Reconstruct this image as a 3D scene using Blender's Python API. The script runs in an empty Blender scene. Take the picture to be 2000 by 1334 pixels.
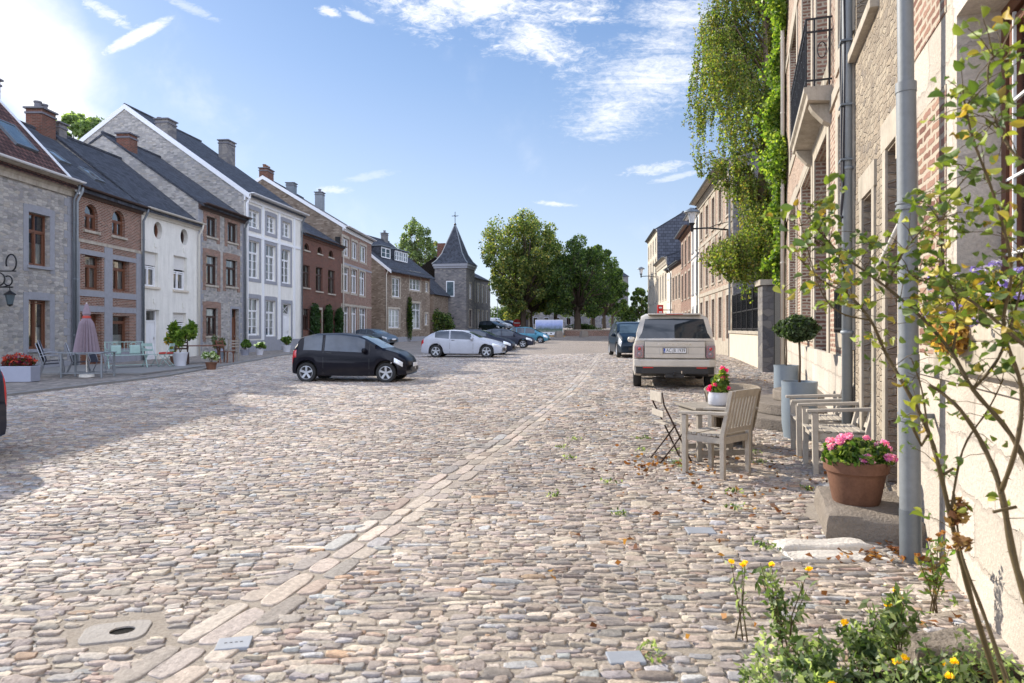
import bpy, math, random
import numpy as np
from mathutils import Vector, Matrix
rng = np.random.default_rng(7)
random.seed(7)
R = math.radians
S = bpy.context.scene
COL = S.collection
FP, HZ, CH = 1333.33, 642.0, 1.46       # focal length in photo pixels, horizon row, eye height

# ---------------------------------------------------------------- camera
cd = bpy.data.cameras.new('camera'); cam = bpy.data.objects.new('camera', cd); COL.objects.link(cam)
cam.location = (0, 0, CH); cam.rotation_euler = (R(90), 0, 0)
cd.sensor_width = 36; cd.lens = 24; cd.shift_y = -(667 - HZ) / 2000
cd.clip_start = 0.05; cd.clip_end = 3000
cd.dof.use_dof = True; cd.dof.focus_distance = 11.0; cd.dof.aperture_fstop = 5.0
S.camera = cam
# ---------------------------------------------------------------- light
SUN_EL, SUN_AZ = 27.8, -47.0            # azimuth measured from +Y, negative = left
sdir = Vector((math.sin(R(SUN_AZ)) * math.cos(R(SUN_EL)), math.cos(R(SUN_AZ)) * math.cos(R(SUN_EL)), math.sin(R(SUN_EL))))
sl = bpy.data.lights.new('sun', 'SUN'); sl.energy = 4.5; sl.angle = R(0.55); sl.color = (1.0, 0.92, 0.80)
so = bpy.data.objects.new('sun', sl); COL.objects.link(so); so.location = (-30, 30, 40)
so.rotation_euler = sdir.to_track_quat('Z', 'Y').to_euler()
S.view_settings.view_transform = 'Standard'; S.view_settings.look = 'None'
S.view_settings.exposure = 0.80; S.view_settings.gamma = 1.0
w = bpy.data.worlds.new('World'); S.world = w; w.use_nodes = True
def world():
    nt = w.node_tree; nt.nodes.clear(); N = nt.nodes.new; Lk = nt.links.new
    out = N('ShaderNodeOutputWorld'); bg = N('ShaderNodeBackground'); bg.inputs[1].default_value = 0.12
    sky = N('ShaderNodeTexSky'); sky.sky_type = 'NISHITA'; sky.sun_disc = False
    sky.sun_elevation = R(SUN_EL); sky.sun_rotation = R(SUN_AZ); sky.air_density = 1.0; sky.dust_density = 0.35; sky.ozone_density = 3.0
    tc = N('ShaderNodeTexCoord'); sep = N('ShaderNodeSeparateXYZ'); Lk(tc.outputs['Generated'], sep.inputs[0])
    def m(op, a, b=None, c=None, clamp=False):
        n = N('ShaderNodeMath'); n.operation = op; n.use_clamp = clamp
        for i, v in enumerate((a, b, c)):
            if v is None: continue
            if isinstance(v, (int, float)): n.inputs[i].default_value = v
            else: Lk(v, n.inputs[i])
        return n.outputs[0]
    x, y, z = sep.outputs
    ys = m('MAXIMUM', y, 0.08)
    u = m('DIVIDE', x, ys); v = m('DIVIDE', z, ys)
    comb = N('ShaderNodeCombineXYZ'); Lk(u, comb.inputs[0]); Lk(v, comb.inputs[1])
    def noise(scale, detail, rough, sx=1, sy=1, rot=0, dist=0):
        mp = N('ShaderNodeMapping'); Lk(comb.outputs[0], mp.inputs[0]); mp.inputs['Scale'].default_value = (sx, sy, 1); mp.inputs['Rotation'].default_value = (0, 0, R(rot))
        n = N('ShaderNodeTexNoise'); n.inputs['Scale'].default_value = scale; n.inputs['Detail'].default_value = detail
        n.inputs['Roughness'].default_value = rough; n.inputs['Distortion'].default_value = dist; Lk(mp.outputs[0], n.inputs['Vector'])
        return n.outputs['Fac']
    def ell(px, py, rx, ry, rot=0, soft=1.0, p=1.0):
        cu, cv = (px - 1000) / FP, (HZ - py) / FP; c, s = math.cos(R(rot)), math.sin(R(rot))
        du = m('SUBTRACT', u, cu); dv = m('SUBTRACT', v, cv)
        a = m('DIVIDE', m('ADD', m('MULTIPLY', du, c), m('MULTIPLY', dv, s)), rx / FP)
        b = m('DIVIDE', m('SUBTRACT', m('MULTIPLY', dv, c), m('MULTIPLY', du, s)), ry / FP)
        d = m('SQRT', m('ADD', m('MULTIPLY', a, a), m('MULTIPLY', b, b)))
        return m('MULTIPLY', m('SUBTRACT', 1.0, d), 1.0 / soft, clamp=True)
    def sstep(val, lo, hi):
        n = N('ShaderNodeMapRange'); n.interpolation_type = 'SMOOTHSTEP'; Lk(val, n.inputs[0]); n.inputs[1].default_value = lo; n.inputs[2].default_value = hi
        return n.outputs[0]
    n_big = noise(5, 6, .6, dist=.3)
    n_mid = noise(11, 8, .62, 1, 1.8, 25, .6)
    n_cirr = noise(52, 6, .72, 1, 2.2, 20, .8)
    n_fine = noise(80, 5, .72, 1, 2.0, -20, .5)
    fib = noise(9, 7, .65, .5, 3.5, -28, .8)
    masks = []
    big = m('ADD', m('MAXIMUM', m('MAXIMUM', ell(30, 90, 250, 150, -32, .6), ell(60, 170, 230, 90, -34, .7)), ell(-220, 120, 380, 300, 0, .7)), m('MULTIPLY', m('SUBTRACT', n_big, .5), 1.7))
    masks.append(m('MULTIPLY', sstep(big, .05, 1.05), .97))
    reg = m('MAXIMUM', m('MAXIMUM', ell(910, -10, 290, 110, -12, .9), ell(1030, 75, 220, 85, -20, 1.0)), m('MAXIMUM', ell(820, 20, 160, 80, -20, 1.0), ell(1110, 10, 150, 90, 0, 1.0)))
    cir = m('ADD', m('MULTIPLY', m('SUBTRACT', n_cirr, .5), 1.5), m('MULTIPLY', m('SUBTRACT', n_mid, .5), 1.9))
    masks.append(m('MULTIPLY', sstep(m('ADD', m('MULTIPLY', reg, 1.05), cir), .30, 1.25), m('MULTIPLY', reg, 4.0, clamp=True)))
    reg2 = m('MAXIMUM', ell(1270, 150, 260, 130, 28, 1.0), m('MAXIMUM', ell(1190, 230, 130, 70, 20, 1.0), ell(1320, 60, 200, 110, 35, 1.0)))
    c2 = m('ADD', m('MULTIPLY', m('SUBTRACT', n_fine, .5), 1.5), m('MULTIPLY', m('SUBTRACT', fib, .5), 2.2))
    masks.append(m('MULTIPLY', sstep(m('ADD', m('MULTIPLY', reg2, 1.1), c2), .15, 1.5), m('MULTIPLY', m('MULTIPLY', reg2, 4.0, clamp=True), .85)))
    tr0 = ell(268, 70, 100, 17, 27, .9); trail = m('MULTIPLY', m('ADD', tr0, m('MULTIPLY', m('SUBTRACT', n_cirr, .5), 1.2)), m('MULTIPLY', tr0, 4.0, clamp=True))
    masks.append(m('MULTIPLY', sstep(trail, .0, .75), .9))
    for (px, py, rx, ry, rt, st) in ((1285, 328, 110, 20, 8, .55), (1085, 398, 65, 8, -5, .6), (1320, 345, 80, 10, 12, .4), (650, 372, 60, 16, 0, .5), (215, 30, 90, 22, -25, .6), (640, 22, 40, 16, -20, .8),
                                 (700, 30, 60, 14, -25, .6), (380, 20, 110, 16, -25, .35), (720, 345, 90, 14, 10, .25)):
        e0 = ell(px, py, rx, ry, rt, .9); t = m('MULTIPLY', m('ADD', e0, m('ADD', m('MULTIPLY', m('SUBTRACT', n_cirr, .5), 1.6), m('MULTIPLY', m('SUBTRACT', fib, .5), 1.2))), m('MULTIPLY', e0, 3.0, clamp=True))
        masks.append(m('MULTIPLY', sstep(t, .3, .95), st))
    far = m('MULTIPLY', sstep(y, .05, .2), 1.0)
    mx = masks[0]
    for k in masks[1:]: mx = m('MAXIMUM', mx, k)
    mx = m('MULTIPLY', mx, far)
    # unseen broken cloud added behind the viewer, opposite the sun, to brighten shaded facades
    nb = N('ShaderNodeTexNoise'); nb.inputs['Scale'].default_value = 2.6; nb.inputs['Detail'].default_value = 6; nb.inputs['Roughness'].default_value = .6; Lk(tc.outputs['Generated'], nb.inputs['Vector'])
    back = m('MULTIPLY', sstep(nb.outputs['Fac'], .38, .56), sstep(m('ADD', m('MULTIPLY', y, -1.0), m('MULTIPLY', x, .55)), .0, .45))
    mix = N('ShaderNodeMix'); mix.data_type = 'RGBA'; Lk(mx, mix.inputs['Factor'])
    # a thin pale veil towards the horizon
    veil = N('ShaderNodeMix'); veil.data_type = 'RGBA'
    hz = N('ShaderNodeMapRange'); Lk(z, hz.inputs[0]); hz.inputs[1].default_value = 0.0; hz.inputs[2].default_value = .42; hz.inputs[3].default_value = .72; hz.inputs[4].default_value = .5
    Lk(hz.outputs[0], veil.inputs['Factor']); dim = N('ShaderNodeMix'); dim.data_type = 'RGBA'; dim.blend_type = 'MULTIPLY'; dim.inputs['Factor'].default_value = 1; Lk(sky.outputs[0], dim.inputs[6]); dim.inputs[7].default_value = (.62, .66, .74, 1); Lk(dim.outputs[2], veil.inputs[6]); zr = N('ShaderNodeValToRGB'); Lk(m('ADD', z, m('MULTIPLY', x, .10)), zr.inputs[0]); e = zr.color_ramp.elements
    e[0].position = 0; e[0].color = (4.2, 4.6, 5.1, 1); e[1].position = .5; e[1].color = (1.05, 1.95, 3.7, 1); k_ = e.new(.2); k_.color = (3.0, 3.65, 4.7, 1); k_ = e.new(.33); k_.color = (2.0, 2.85, 4.3, 1); Lk(zr.outputs[0], veil.inputs[7])
    Lk(veil.outputs[2], mix.inputs[6]); mix.inputs[7].default_value = (5.9, 5.95, 6.1, 1)
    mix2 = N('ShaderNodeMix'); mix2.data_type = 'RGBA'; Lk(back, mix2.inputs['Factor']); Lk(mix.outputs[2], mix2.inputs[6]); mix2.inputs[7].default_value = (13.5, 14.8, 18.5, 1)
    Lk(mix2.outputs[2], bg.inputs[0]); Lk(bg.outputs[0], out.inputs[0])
world()

# ---------------------------------------------------------------- helpers
def P(px, py, Y): return Vector(((px - 1000) / FP * Y, Y, CH + (HZ - py) / FP * Y))
def G(px, py, z=0.0):
    Y = FP * (CH - z) / (py - HZ); return Vector(((px - 1000) / FP * Y, Y, z))
def sm(a, b, x):
    t = np.clip((x - a) / (b - a), 0, 1); return t * t * (3 - 2 * t)
def gz(x, y):
    x = np.asarray(x, float); y = np.asarray(y, float)
    return (1.45 * sm(78, 118, y) + 0.004 * np.clip(y - 118, 0, 400)
            - .14 * np.exp(-((x + 4.5) / 4.5) ** 2 - ((y - 21) / 4.5) ** 2)
            + .17 * np.exp(-((x - 7) / 4.0) ** 2 - ((y - 33) / 7.0) ** 2))
def hexc(h, a=1.0):
    h = h.lstrip('#'); c = [int(h[i:i + 2], 16) / 255 for i in (0, 2, 4)]
    return tuple((x / 12.92 if x <= .04045 else ((x + .055) / 1.055) ** 2.4) for x in c) + (a,)
def lin(r, g, b): return (r, g, b, 1)

class MB:
    def __init__(s): s.v = []; s.f = []; s.m = []; s.uv = []; s.c = []
    def add(s, pts, faces, m=0, uvs=None):
        o = len(s.v); s.v += [tuple(p) for p in pts]
        for i, f in enumerate(faces):
            s.f.append([o + k for k in f]); s.m.append(m); s.uv.append(uvs[i] if uvs else None)
    def quad(s, a, b, c, d, m=0, uv=None): s.add([a, b, c, d], [(0, 1, 2, 3)], m, [uv] if uv else None)
    def box(s, x0, x1, y0, y1, z0, z1, m=0, T=None):
        p = [(x0, y0, z0), (x1, y0, z0), (x1, y1, z0), (x0, y1, z0), (x0, y0, z1), (x1, y0, z1), (x1, y1, z1), (x0, y1, z1)]
        if T is not None: p = [tuple(T @ Vector(q)) for q in p]
        s.add(p, [(0, 3, 2, 1), (4, 5, 6, 7), (0, 1, 5, 4), (1, 2, 6, 5), (2, 3, 7, 6), (3, 0, 4, 7)], m)
    def prism(s, poly, axis, a, b, m=0):
        """poly: 2-D points; axis 'x': points are (y,z) ; 'y': (x,z); 'z': (x,y)"""
        def P3(q, t): return (t, q[0], q[1]) if axis == 'x' else ((q[0], t, q[1]) if axis == 'y' else (q[0], q[1], t))
        n = len(poly); pts = [P3(q, a) for q in poly] + [P3(q, b) for q in poly]
        s.add(pts, [tuple(range(n))[::-1], tuple(range(n, 2 * n))] + [(i, (i + 1) % n, n + (i + 1) % n, n + i) for i in range(n)], m)
    def tube(s, pts, rad, n=8, m=0, caps=True, squash=None):
        pts = [Vector(p) for p in pts]
        if isinstance(rad, (int, float)): rad = [rad] * len(pts)
        o = len(s.v); k = len(pts); up = None
        for i, p in enumerate(pts):
            d = (pts[min(i + 1, k - 1)] - pts[max(i - 1, 0)]).normalized()
            if up is None or abs(up.dot(d)) > .98: up = Vector((0, 0, 1)) if abs(d.z) < .9 else Vector((1, 0, 0))
            a = d.cross(up).normalized(); b = a.cross(d).normalized(); up = b
            for j in range(n):
                t = 2 * math.pi * (j + .5) / n; s.v.append(tuple(p + a * math.cos(t) * rad[i] + b * math.sin(t) * rad[i] * (squash or 1)))
        for i in range(k - 1):
            for j in range(n):
                s.f.append([o + i * n + j, o + i * n + (j + 1) % n, o + (i + 1) * n + (j + 1) % n, o + (i + 1) * n + j]); s.m.append(m); s.uv.append(None)
        if caps:
            s.f.append([o + j for j in range(n)][::-1]); s.m.append(m); s.uv.append(None)
            s.f.append([o + (k - 1) * n + j for j in range(n)]); s.m.append(m); s.uv.append(None)
    def lathe(s, prof, n=24, c=(0, 0, 0), m=0, sx=1, sy=1, T=None):
        o = len(s.v)
        for (r, z) in prof:
            for j in range(n):
                t = 2 * math.pi * j / n; q = Vector((c[0] + r * math.cos(t) * sx, c[1] + r * math.sin(t) * sy, c[2] + z))
                s.v.append(tuple(T @ q) if T is not None else tuple(q))
        for i in range(len(prof) - 1):
            for j in range(n):
                s.f.append([o + i * n + j, o + i * n + (j + 1) % n, o + (i + 1) * n + (j + 1) % n, o + (i + 1) * n + j]); s.m.append(m); s.uv.append(None)
    def build(s, name, mats, parent=None, smooth=False, auto=None, loc=None, bevel=None):
        me = bpy.data.meshes.new(name); me.from_pydata(s.v, [], s.f)
        if not isinstance(mats, (list, tuple)): mats = [mats]
        for m in mats: me.materials.append(m)
        nl = sum(len(f) for f in s.f); V = np.array(s.v, float) if s.v else np.zeros((0, 3)); uv = np.zeros((nl, 2)); k = 0
        for f, u in zip(s.f, s.uv):
            n = len(f)
            if u is not None: uv[k:k + n] = u
            else:
                p = V[f]; nn = np.abs(np.cross(p[1] - p[0], p[2] - p[0]) + (np.cross(p[2] - p[0], p[-1] - p[0]) if n > 3 else 0))
                uv[k:k + n] = p[:, [0, 1]] if nn[2] > nn[0] and nn[2] > nn[1] else (p[:, [0, 2]] if nn[1] >= nn[0] else p[:, [1, 2]])
            k += n
        l = me.uv_layers.new(name='UVMap'); l.data.foreach_set('uv', uv.ravel())
        me.polygons.foreach_set('material_index', s.m)
        if smooth: me.polygons.foreach_set('use_smooth', [True] * len(s.f))
        me.validate(); me.update()
        if auto is not None: me.shade_smooth() if False else None
        o = bpy.data.objects.new(name, me); COL.objects.link(o)
        if parent is not None: o.parent = parent
        if loc is not None: o.location = loc
        if smooth and auto:
            md = o.modifiers.new('split', 'EDGE_SPLIT'); md.split_angle = R(auto)
        if bevel:
            md = o.modifiers.new('bevel', 'BEVEL'); md.width = bevel; md.segments = 2; md.limit_method = 'ANGLE'; md.angle_limit = R(40)
        return o
def npmesh(name, V, F, mat, col=None, parent=None, smooth=False, uv=None):
    """V (n,3), F (m,k) all faces with k corners; col (n,3) per point colour"""
    me = bpy.data.meshes.new(name); V = np.asarray(V, np.float32); F = np.asarray(F, np.int32); m_, k_ = F.shape
    me.vertices.add(len(V)); me.vertices.foreach_set('co', V.ravel())
    me.loops.add(m_ * k_); me.loops.foreach_set('vertex_index', F.ravel())
    me.polygons.add(m_); me.polygons.foreach_set('loop_start', np.arange(m_, dtype=np.int32) * k_)
    if smooth: me.polygons.foreach_set('use_smooth', np.ones(m_, bool))
    if col is not None:
        a = me.color_attributes.new('Col', 'FLOAT_COLOR', 'POINT'); c4 = np.ones((len(V), 4), np.float32); c4[:, :3] = col; a.data.foreach_set('color', c4.ravel())
    me.update(calc_edges=True)
    me.materials.append(mat); o = bpy.data.objects.new(name, me); COL.objects.link(o)
    if parent is not None: o.parent = parent
    return o
def tag(o, label=None, cat=None, group=None, kind=None):
    if label: o['label'] = label
    if cat: o['category'] = cat
    if group: o['group'] = group
    if kind: o['kind'] = kind
    return o
def thing(name, label, cat, loc=(0, 0, 0), rz=0, group=None):
    o = bpy.data.objects.new(name, None); COL.objects.link(o); o.location = loc; o.rotation_euler = (0, 0, rz); o.empty_display_size = .2
    return tag(o, label, cat, group)
def dup(o, loc=None, rz=None, label=None, parent=None, scale=None):
    c = o.copy(); COL.objects.link(c); c.parent = parent
    for ch in list(o.children): dup(ch, parent=c)
    if loc is not None: c.location = loc
    if rz is not None: c.rotation_euler = (0, 0, rz)
    if scale is not None: c.scale = scale
    if label: c['label'] = label
    return c

# ---------------------------------------------------------------- materials
def mk(name, rough=.7, metal=0, spec=.5):
    m = bpy.data.materials.new(name); m.use_nodes = True; nt = m.node_tree; b = nt.nodes['Principled BSDF']
    b.inputs['Roughness'].default_value = rough; b.inputs['Metallic'].default_value = metal; b.inputs['Specular IOR Level'].default_value = spec
    return m, nt, b
def nd(nt, t, **kw):
    n = nt.nodes.new(t)
    for k, v in kw.items():
        if k in n.inputs: 
            if hasattr(v, 'is_linked') or isinstance(v, bpy.types.NodeSocket): nt.links.new(v, n.inputs[k])
            else: n.inputs[k].default_value = v
        else: setattr(n, k, v)
    return n
def mixc(nt, fac, a, b, mode='MIX'):
    n = nt.nodes.new('ShaderNodeMix'); n.data_type = 'RGBA'; n.blend_type = mode
    for i, v in ((0, fac), (6, a), (7, b)):
        if isinstance(v, bpy.types.NodeSocket): nt.links.new(v, n.inputs[i])
        else: n.inputs[i].default_value = v
    return n.outputs[2]
def rampn(nt, fac, stops):
    n = nt.nodes.new('ShaderNodeValToRGB'); nt.links.new(fac, n.inputs[0]); e = n.color_ramp.elements
    while len(e) > 1: e.remove(e[-1])
    e[0].position, e[0].color = stops[0]
    for p, c in stops[1:]:
        k = e.new(p); k.color = c
    return n.outputs[0]
def mapping(nt, coord, scale=(1, 1, 1), rot=0):
    tc = nt.nodes.new('ShaderNodeTexCoord'); mp = nt.nodes.new('ShaderNodeMapping'); nt.links.new(tc.outputs[coord], mp.inputs[0])
    mp.inputs['Scale'].default_value = scale; mp.inputs['Rotation'].default_value = (0, 0, rot); return mp.outputs[0]
def noisen(nt, vec, scale, detail=4, rough=.6, dist=0, out='Fac'):
    n = nt.nodes.new('ShaderNodeTexNoise'); nt.links.new(vec, n.inputs['Vector']); n.inputs['Scale'].default_value = scale; n.inputs['Detail'].default_value = detail
    n.inputs['Roughness'].default_value = rough; n.inputs['Distortion'].default_value = dist; return n.outputs[out]
def bump(nt, b, h, strength=.4, dist=.01):
    n = nt.nodes.new('ShaderNodeBump'); n.inputs['Strength'].default_value = strength; n.inputs['Distance'].default_value = dist
    nt.links.new(h, n.inputs['Height']); nt.links.new(n.outputs[0], b.inputs['Normal'])
def plain(name, c, rough=.6, metal=0, var=.18, scale=6, bmp=.15, spec=.5, coat=0, coord='Object', bd=.004, streak=0):
    """colour broken up by two octaves of noise; wear comes with the surface"""
    m, nt, b = mk(name, rough, metal, spec); v = mapping(nt, coord); n = noisen(nt, v, scale, 6, .65); n2 = noisen(nt, v, scale * 7, 3, .6)
    lo = tuple(max(0, x * (1 - var)) for x in c[:3]) + (1,); hi = tuple(min(1, x * (1 + var)) for x in c[:3]) + (1,)
    base = rampn(nt, n, [(.3, lo), (.7, hi)]); base = mixc(nt, .35, base, rampn(nt, n2, [(.3, lo), (.7, hi)]))
    if streak: base = mixc(nt, 1.0, base, rampn(nt, noisen(nt, mapping(nt, coord, (2.2, 2.2, .28)), 1.6, 6, .75), [(.36, (1 - streak * 1.3, 1 - streak * 1.3, 1 - streak * 1.4, 1)), (.56, (1, 1, 1, 1))]), 'MULTIPLY')
    nt.links.new(base, b.inputs['Base Color'])
    if bmp: bump(nt, b, n2, bmp, bd)
    if coat: b.inputs['Coat Weight'].default_value = coat; b.inputs['Coat Roughness'].default_value = .05
    return m
def brick_mat(name, cols, mortar, bw=.21, bh=.065, ms=.012, warp=.004, bmp=.5, dirt=.25):
    m, nt, b = mk(name, .85, 0, .3); v = mapping(nt, 'UV')
    wv = nd(nt, 'ShaderNodeVectorMath', operation='MULTIPLY_ADD'); nt.links.new(noisen(nt, v, 9, 3, .6, out='Color'), wv.inputs[0]); wv.inputs[1].default_value = (warp * 4, warp * 4, 0); nt.links.new(v, wv.inputs[2])
    br = nd(nt, 'ShaderNodeTexBrick'); nt.links.new(wv.outputs[0], br.inputs['Vector']); br.inputs['Scale'].default_value = 1; br.inputs['Brick Width'].default_value = bw; br.inputs['Row Height'].default_value = bh
    br.inputs['Mortar Size'].default_value = ms; br.inputs['Mortar Smooth'].default_value = .25; br.inputs['Bias'].default_value = 0
    br.inputs['Color1'].default_value = (0, 0, 0, 1); br.inputs['Color2'].default_value = (1, 1, 1, 1); br.inputs['Mortar'].default_value = (.5, .5, .5, 1)
    stops = [(i / (len(cols) - 1), c) for i, c in enumerate(cols)]
    c = rampn(nt, br.outputs['Color'], stops); n2 = noisen(nt, v, 45, 4, .7); c = mixc(nt, .45, c, mixc(nt, 1.0, c, rampn(nt, n2, [(.25, (.45, .45, .45, 1)), (.75, (1.5, 1.45, 1.4, 1))]), 'MULTIPLY'))
    c = mixc(nt, br.outputs['Fac'], c, mortar)
    d = noisen(nt, v, .8, 6, .7); c = mixc(nt, dirt, c, mixc(nt, 1.0, c, rampn(nt, d, [(.3, (.45, .43, .42, 1)), (.65, (1.25, 1.22, 1.2, 1))]), 'MULTIPLY'))
    nt.links.new(c, b.inputs['Base Color']); h = nd(nt, 'ShaderNodeMath', operation='MULTIPLY_ADD'); nt.links.new(br.outputs['Fac'], h.inputs[0]); h.inputs[1].default_value = -1; nt.links.new(n2, h.inputs[2])
    bump(nt, b, h.outputs[0], bmp, .012); return m
def rubble_mat(name, cols, mortar, sx=3.2, sy=7.5, bmp=.7, edge=.06, dirt=.3):
    m, nt, b = mk(name, .9, 0, .25); v = mapping(nt, 'UV', (sx, sy, 1))
    wv = nd(nt, 'ShaderNodeVectorMath', operation='MULTIPLY_ADD'); nt.links.new(noisen(nt, v, 1.3, 4, .6, out='Color'), wv.inputs[0]); wv.inputs[1].default_value = (.5, .35, 0); nt.links.new(v, wv.inputs[2])
    vo = nd(nt, 'ShaderNodeTexVoronoi', voronoi_dimensions='2D'); nt.links.new(wv.outputs[0], vo.inputs['Vector']); vo.inputs['Scale'].default_value = 1; vo.inputs['Randomness'].default_value = .75
    ve = nd(nt, 'ShaderNodeTexVoronoi', voronoi_dimensions='2D', feature='DISTANCE_TO_EDGE'); nt.links.new(wv.outputs[0], ve.inputs['Vector']); ve.inputs['Scale'].default_value = 1; ve.inputs['Randomness'].default_value = .75
    sp = nd(nt, 'ShaderNodeSeparateColor'); nt.links.new(vo.outputs['Color'], sp.inputs[0])
    c = rampn(nt, sp.outputs[0], [(i / (len(cols) - 1), k) for i, k in enumerate(cols)]); uvv = mapping(nt, 'UV'); n2 = noisen(nt, uvv, 38, 4, .7)
    c = mixc(nt, .5, c, mixc(nt, 1.0, c, rampn(nt, n2, [(.25, (.5, .5, .5, 1)), (.75, (1.4, 1.4, 1.4, 1))]), 'MULTIPLY'))
    e = nd(nt, 'ShaderNodeMapRange', interpolation_type='SMOOTHSTEP'); nt.links.new(ve.outputs['Distance'], e.inputs[0]); e.inputs[1].default_value = 0; e.inputs[2].default_value = edge
    c = mixc(nt, e.outputs[0], mortar, c); d = noisen(nt, uvv, .7, 6, .7)
    c = mixc(nt, dirt, c, mixc(nt, 1.0, c, rampn(nt, d, [(.3, (.45, .44, .43, 1)), (.65, (1.3, 1.27, 1.22, 1))]), 'MULTIPLY'))
    nt.links.new(c, b.inputs['Base Color']); h = nd(nt, 'ShaderNodeMath', operation='MULTIPLY_ADD'); nt.links.new(e.outputs[0], h.inputs[0]); h.inputs[1].default_value = 1.3; nt.links.new(n2, h.inputs[2])
    bump(nt, b, h.outputs[0], bmp, .02); return m
def attr_mat(name, rough=.8, trans=0, spec=.3, noise=0, bmp=0, nscale=60):
    m, nt, b = mk(name, rough, 0, spec); a = nd(nt, 'ShaderNodeAttribute', attribute_name='Col'); c = a.outputs['Color']
    if noise:
        v = mapping(nt, 'Object'); n = noisen(nt, v, nscale, 5, .7); c = mixc(nt, 1.0, c, rampn(nt, n, [(.25, (1 - noise,) * 3 + (1,)), (.75, (1 + noise,) * 3 + (1,))]), 'MULTIPLY')
        if bmp: bump(nt, b, n, bmp, .009)
    nt.links.new(c, b.inputs['Base Color'])
    if trans:
        t = nd(nt, 'ShaderNodeBsdfTranslucent'); br = mixc(nt, 1.0, c, (2.3, 2.5, 1.1, 1), 'MULTIPLY'); nt.links.new(br, t.inputs['Color'])
        ms = nd(nt, 'ShaderNodeMixShader'); ms.inputs[0].default_value = trans; nt.links.new(b.outputs[0], ms.inputs[1]); nt.links.new(t.outputs[0], ms.inputs[2])
        nt.links.new(ms.outputs[0], nt.nodes['Material Output'].inputs[0])
    return m
def glass_mat(name, tint, refl=.9, base_mix=.25):
    """thin window glass: transparent with a fresnel reflection"""
    m, nt, b = mk(name); nt.nodes.remove(b); out = nt.nodes['Material Output']
    tr = nd(nt, 'ShaderNodeBsdfTransparent', Color=tint); gl = nd(nt, 'ShaderNodeBsdfGlossy', Color=(refl, refl, refl, 1), Roughness=.02)
    lw = nd(nt, 'ShaderNodeLayerWeight', Blend=.35); mr = nd(nt, 'ShaderNodeMapRange'); nt.links.new(lw.outputs['Fresnel'], mr.inputs[0]); mr.inputs[3].default_value = base_mix; mr.inputs[4].default_value = 1
    v = mapping(nt, 'Object'); bp = nd(nt, 'ShaderNodeBump'); bp.inputs['Strength'].default_value = .06; bp.inputs['Distance'].default_value = .02; nt.links.new(noisen(nt, v, 1.7, 2, .5), bp.inputs['Height']); nt.links.new(bp.outputs[0], gl.inputs['Normal'])
    ms = nd(nt, 'ShaderNodeMixShader'); nt.links.new(mr.outputs[0], ms.inputs[0]); nt.links.new(tr.outputs[0], ms.inputs[1]); nt.links.new(gl.outputs[0], ms.inputs[2]); nt.links.new(ms.outputs[0], out.inputs[0]); return m
def car_glass_mat(name, c=(.012, .016, .02, 1)):
    m, nt, b = mk(name, .04, 0, .5); v = mapping(nt, 'Object'); n = noisen(nt, v, 2, 3, .5)
    nt.links.new(rampn(nt, n, [(.3, c), (.8, tuple(x * 2.2 for x in c[:3]) + (1,))]), b.inputs['Base Color']); return m
def paint_mat(name, c, metal=.0):
    m, nt, b = mk(name, .38, metal, .5); v = mapping(nt, 'Object'); n = noisen(nt, v, 3, 5, .6); n2 = noisen(nt, v, 900, 1, .5)
    lo = tuple(x * .86 for x in c[:3]) + (1,); cc = rampn(nt, n, [(.35, lo), (.65, c)]); cc = mixc(nt, .25, cc, rampn(nt, n2, [(.3, tuple(x * .6 for x in c[:3]) + (1,)), (.7, tuple(min(1, x * 1.5) for x in c[:3]) + (1,))]))
    # road dust towards the sills
    tc = nt.nodes.new('ShaderNodeTexCoord'); sp = nt.nodes.new('ShaderNodeSeparateXYZ'); nt.links.new(tc.outputs['Object'], sp.inputs[0]); mr = nd(nt, 'ShaderNodeMapRange'); nt.links.new(sp.outputs[2], mr.inputs[0])
    mr.inputs[1].default_value = .2; mr.inputs[2].default_value = .65; mr.inputs[3].default_value = .10; mr.inputs[4].default_value = 0; mu = nd(nt, 'ShaderNodeMath', operation='MULTIPLY'); nt.links.new(mr.outputs[0], mu.inputs[0]); nt.links.new(n, mu.inputs[1])
    cc = mixc(nt, mu.outputs[0], cc, (.2, .17, .14, 1)); nt.links.new(cc, b.inputs['Base Color']); b.inputs['Specular IOR Level'].default_value = .08; b.inputs['Coat Weight'].default_value = .25; b.inputs['Coat Roughness'].default_value = .05; return m
M = {}
M['brick'] = brick_mat('red brick', [hexc('56382f'), hexc('7b5042'), hexc('6b4336'), hexc('8f6453'), hexc('5f3d33')], hexc('9c9184'))
M['brick_dark'] = brick_mat('dark red brick', [hexc('4a2a21'), hexc('6d3b2c'), hexc('5b3023'), hexc('7c4636')], hexc('6e6258'))
M['brick_warm'] = brick_mat('old orange red brick', [hexc('7d5a4d'), hexc('a17f70'), hexc('6f4c42'), hexc('92705f'), hexc('a98c7b')], hexc('b3a796'), .215, .068, .017, .011, .9)
M['rubble'] = rubble_mat('grey rubble stone', [hexc('82817f'), hexc('a3a09c'), hexc('b6b1aa'), hexc('908f90'), hexc('aaa398')], hexc('9d9992'), 4.4, 11, .7, .09)
M['rubble_small'] = rubble_mat('small grey rubble', [hexc('66625e'), hexc('8a837b'), hexc('a0968a'), hexc('757170')], hexc('8a8277'), 4, 9)
M['rubble_warm'] = rubble_mat('pale sunlit rubble', [hexc('988b7b'), hexc('b0a491'), hexc('8a7e70'), hexc('a89a87'), hexc('7f766d')], hexc('b7aa98'), 6.5, 15, 1.0, .16)
M['rubble_dark'] = rubble_mat('dark stone', [hexc('5e5d60'), hexc('7b7876'), hexc('6a686a'), hexc('88837d')], hexc('706c68'), 2.6, 5)
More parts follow.
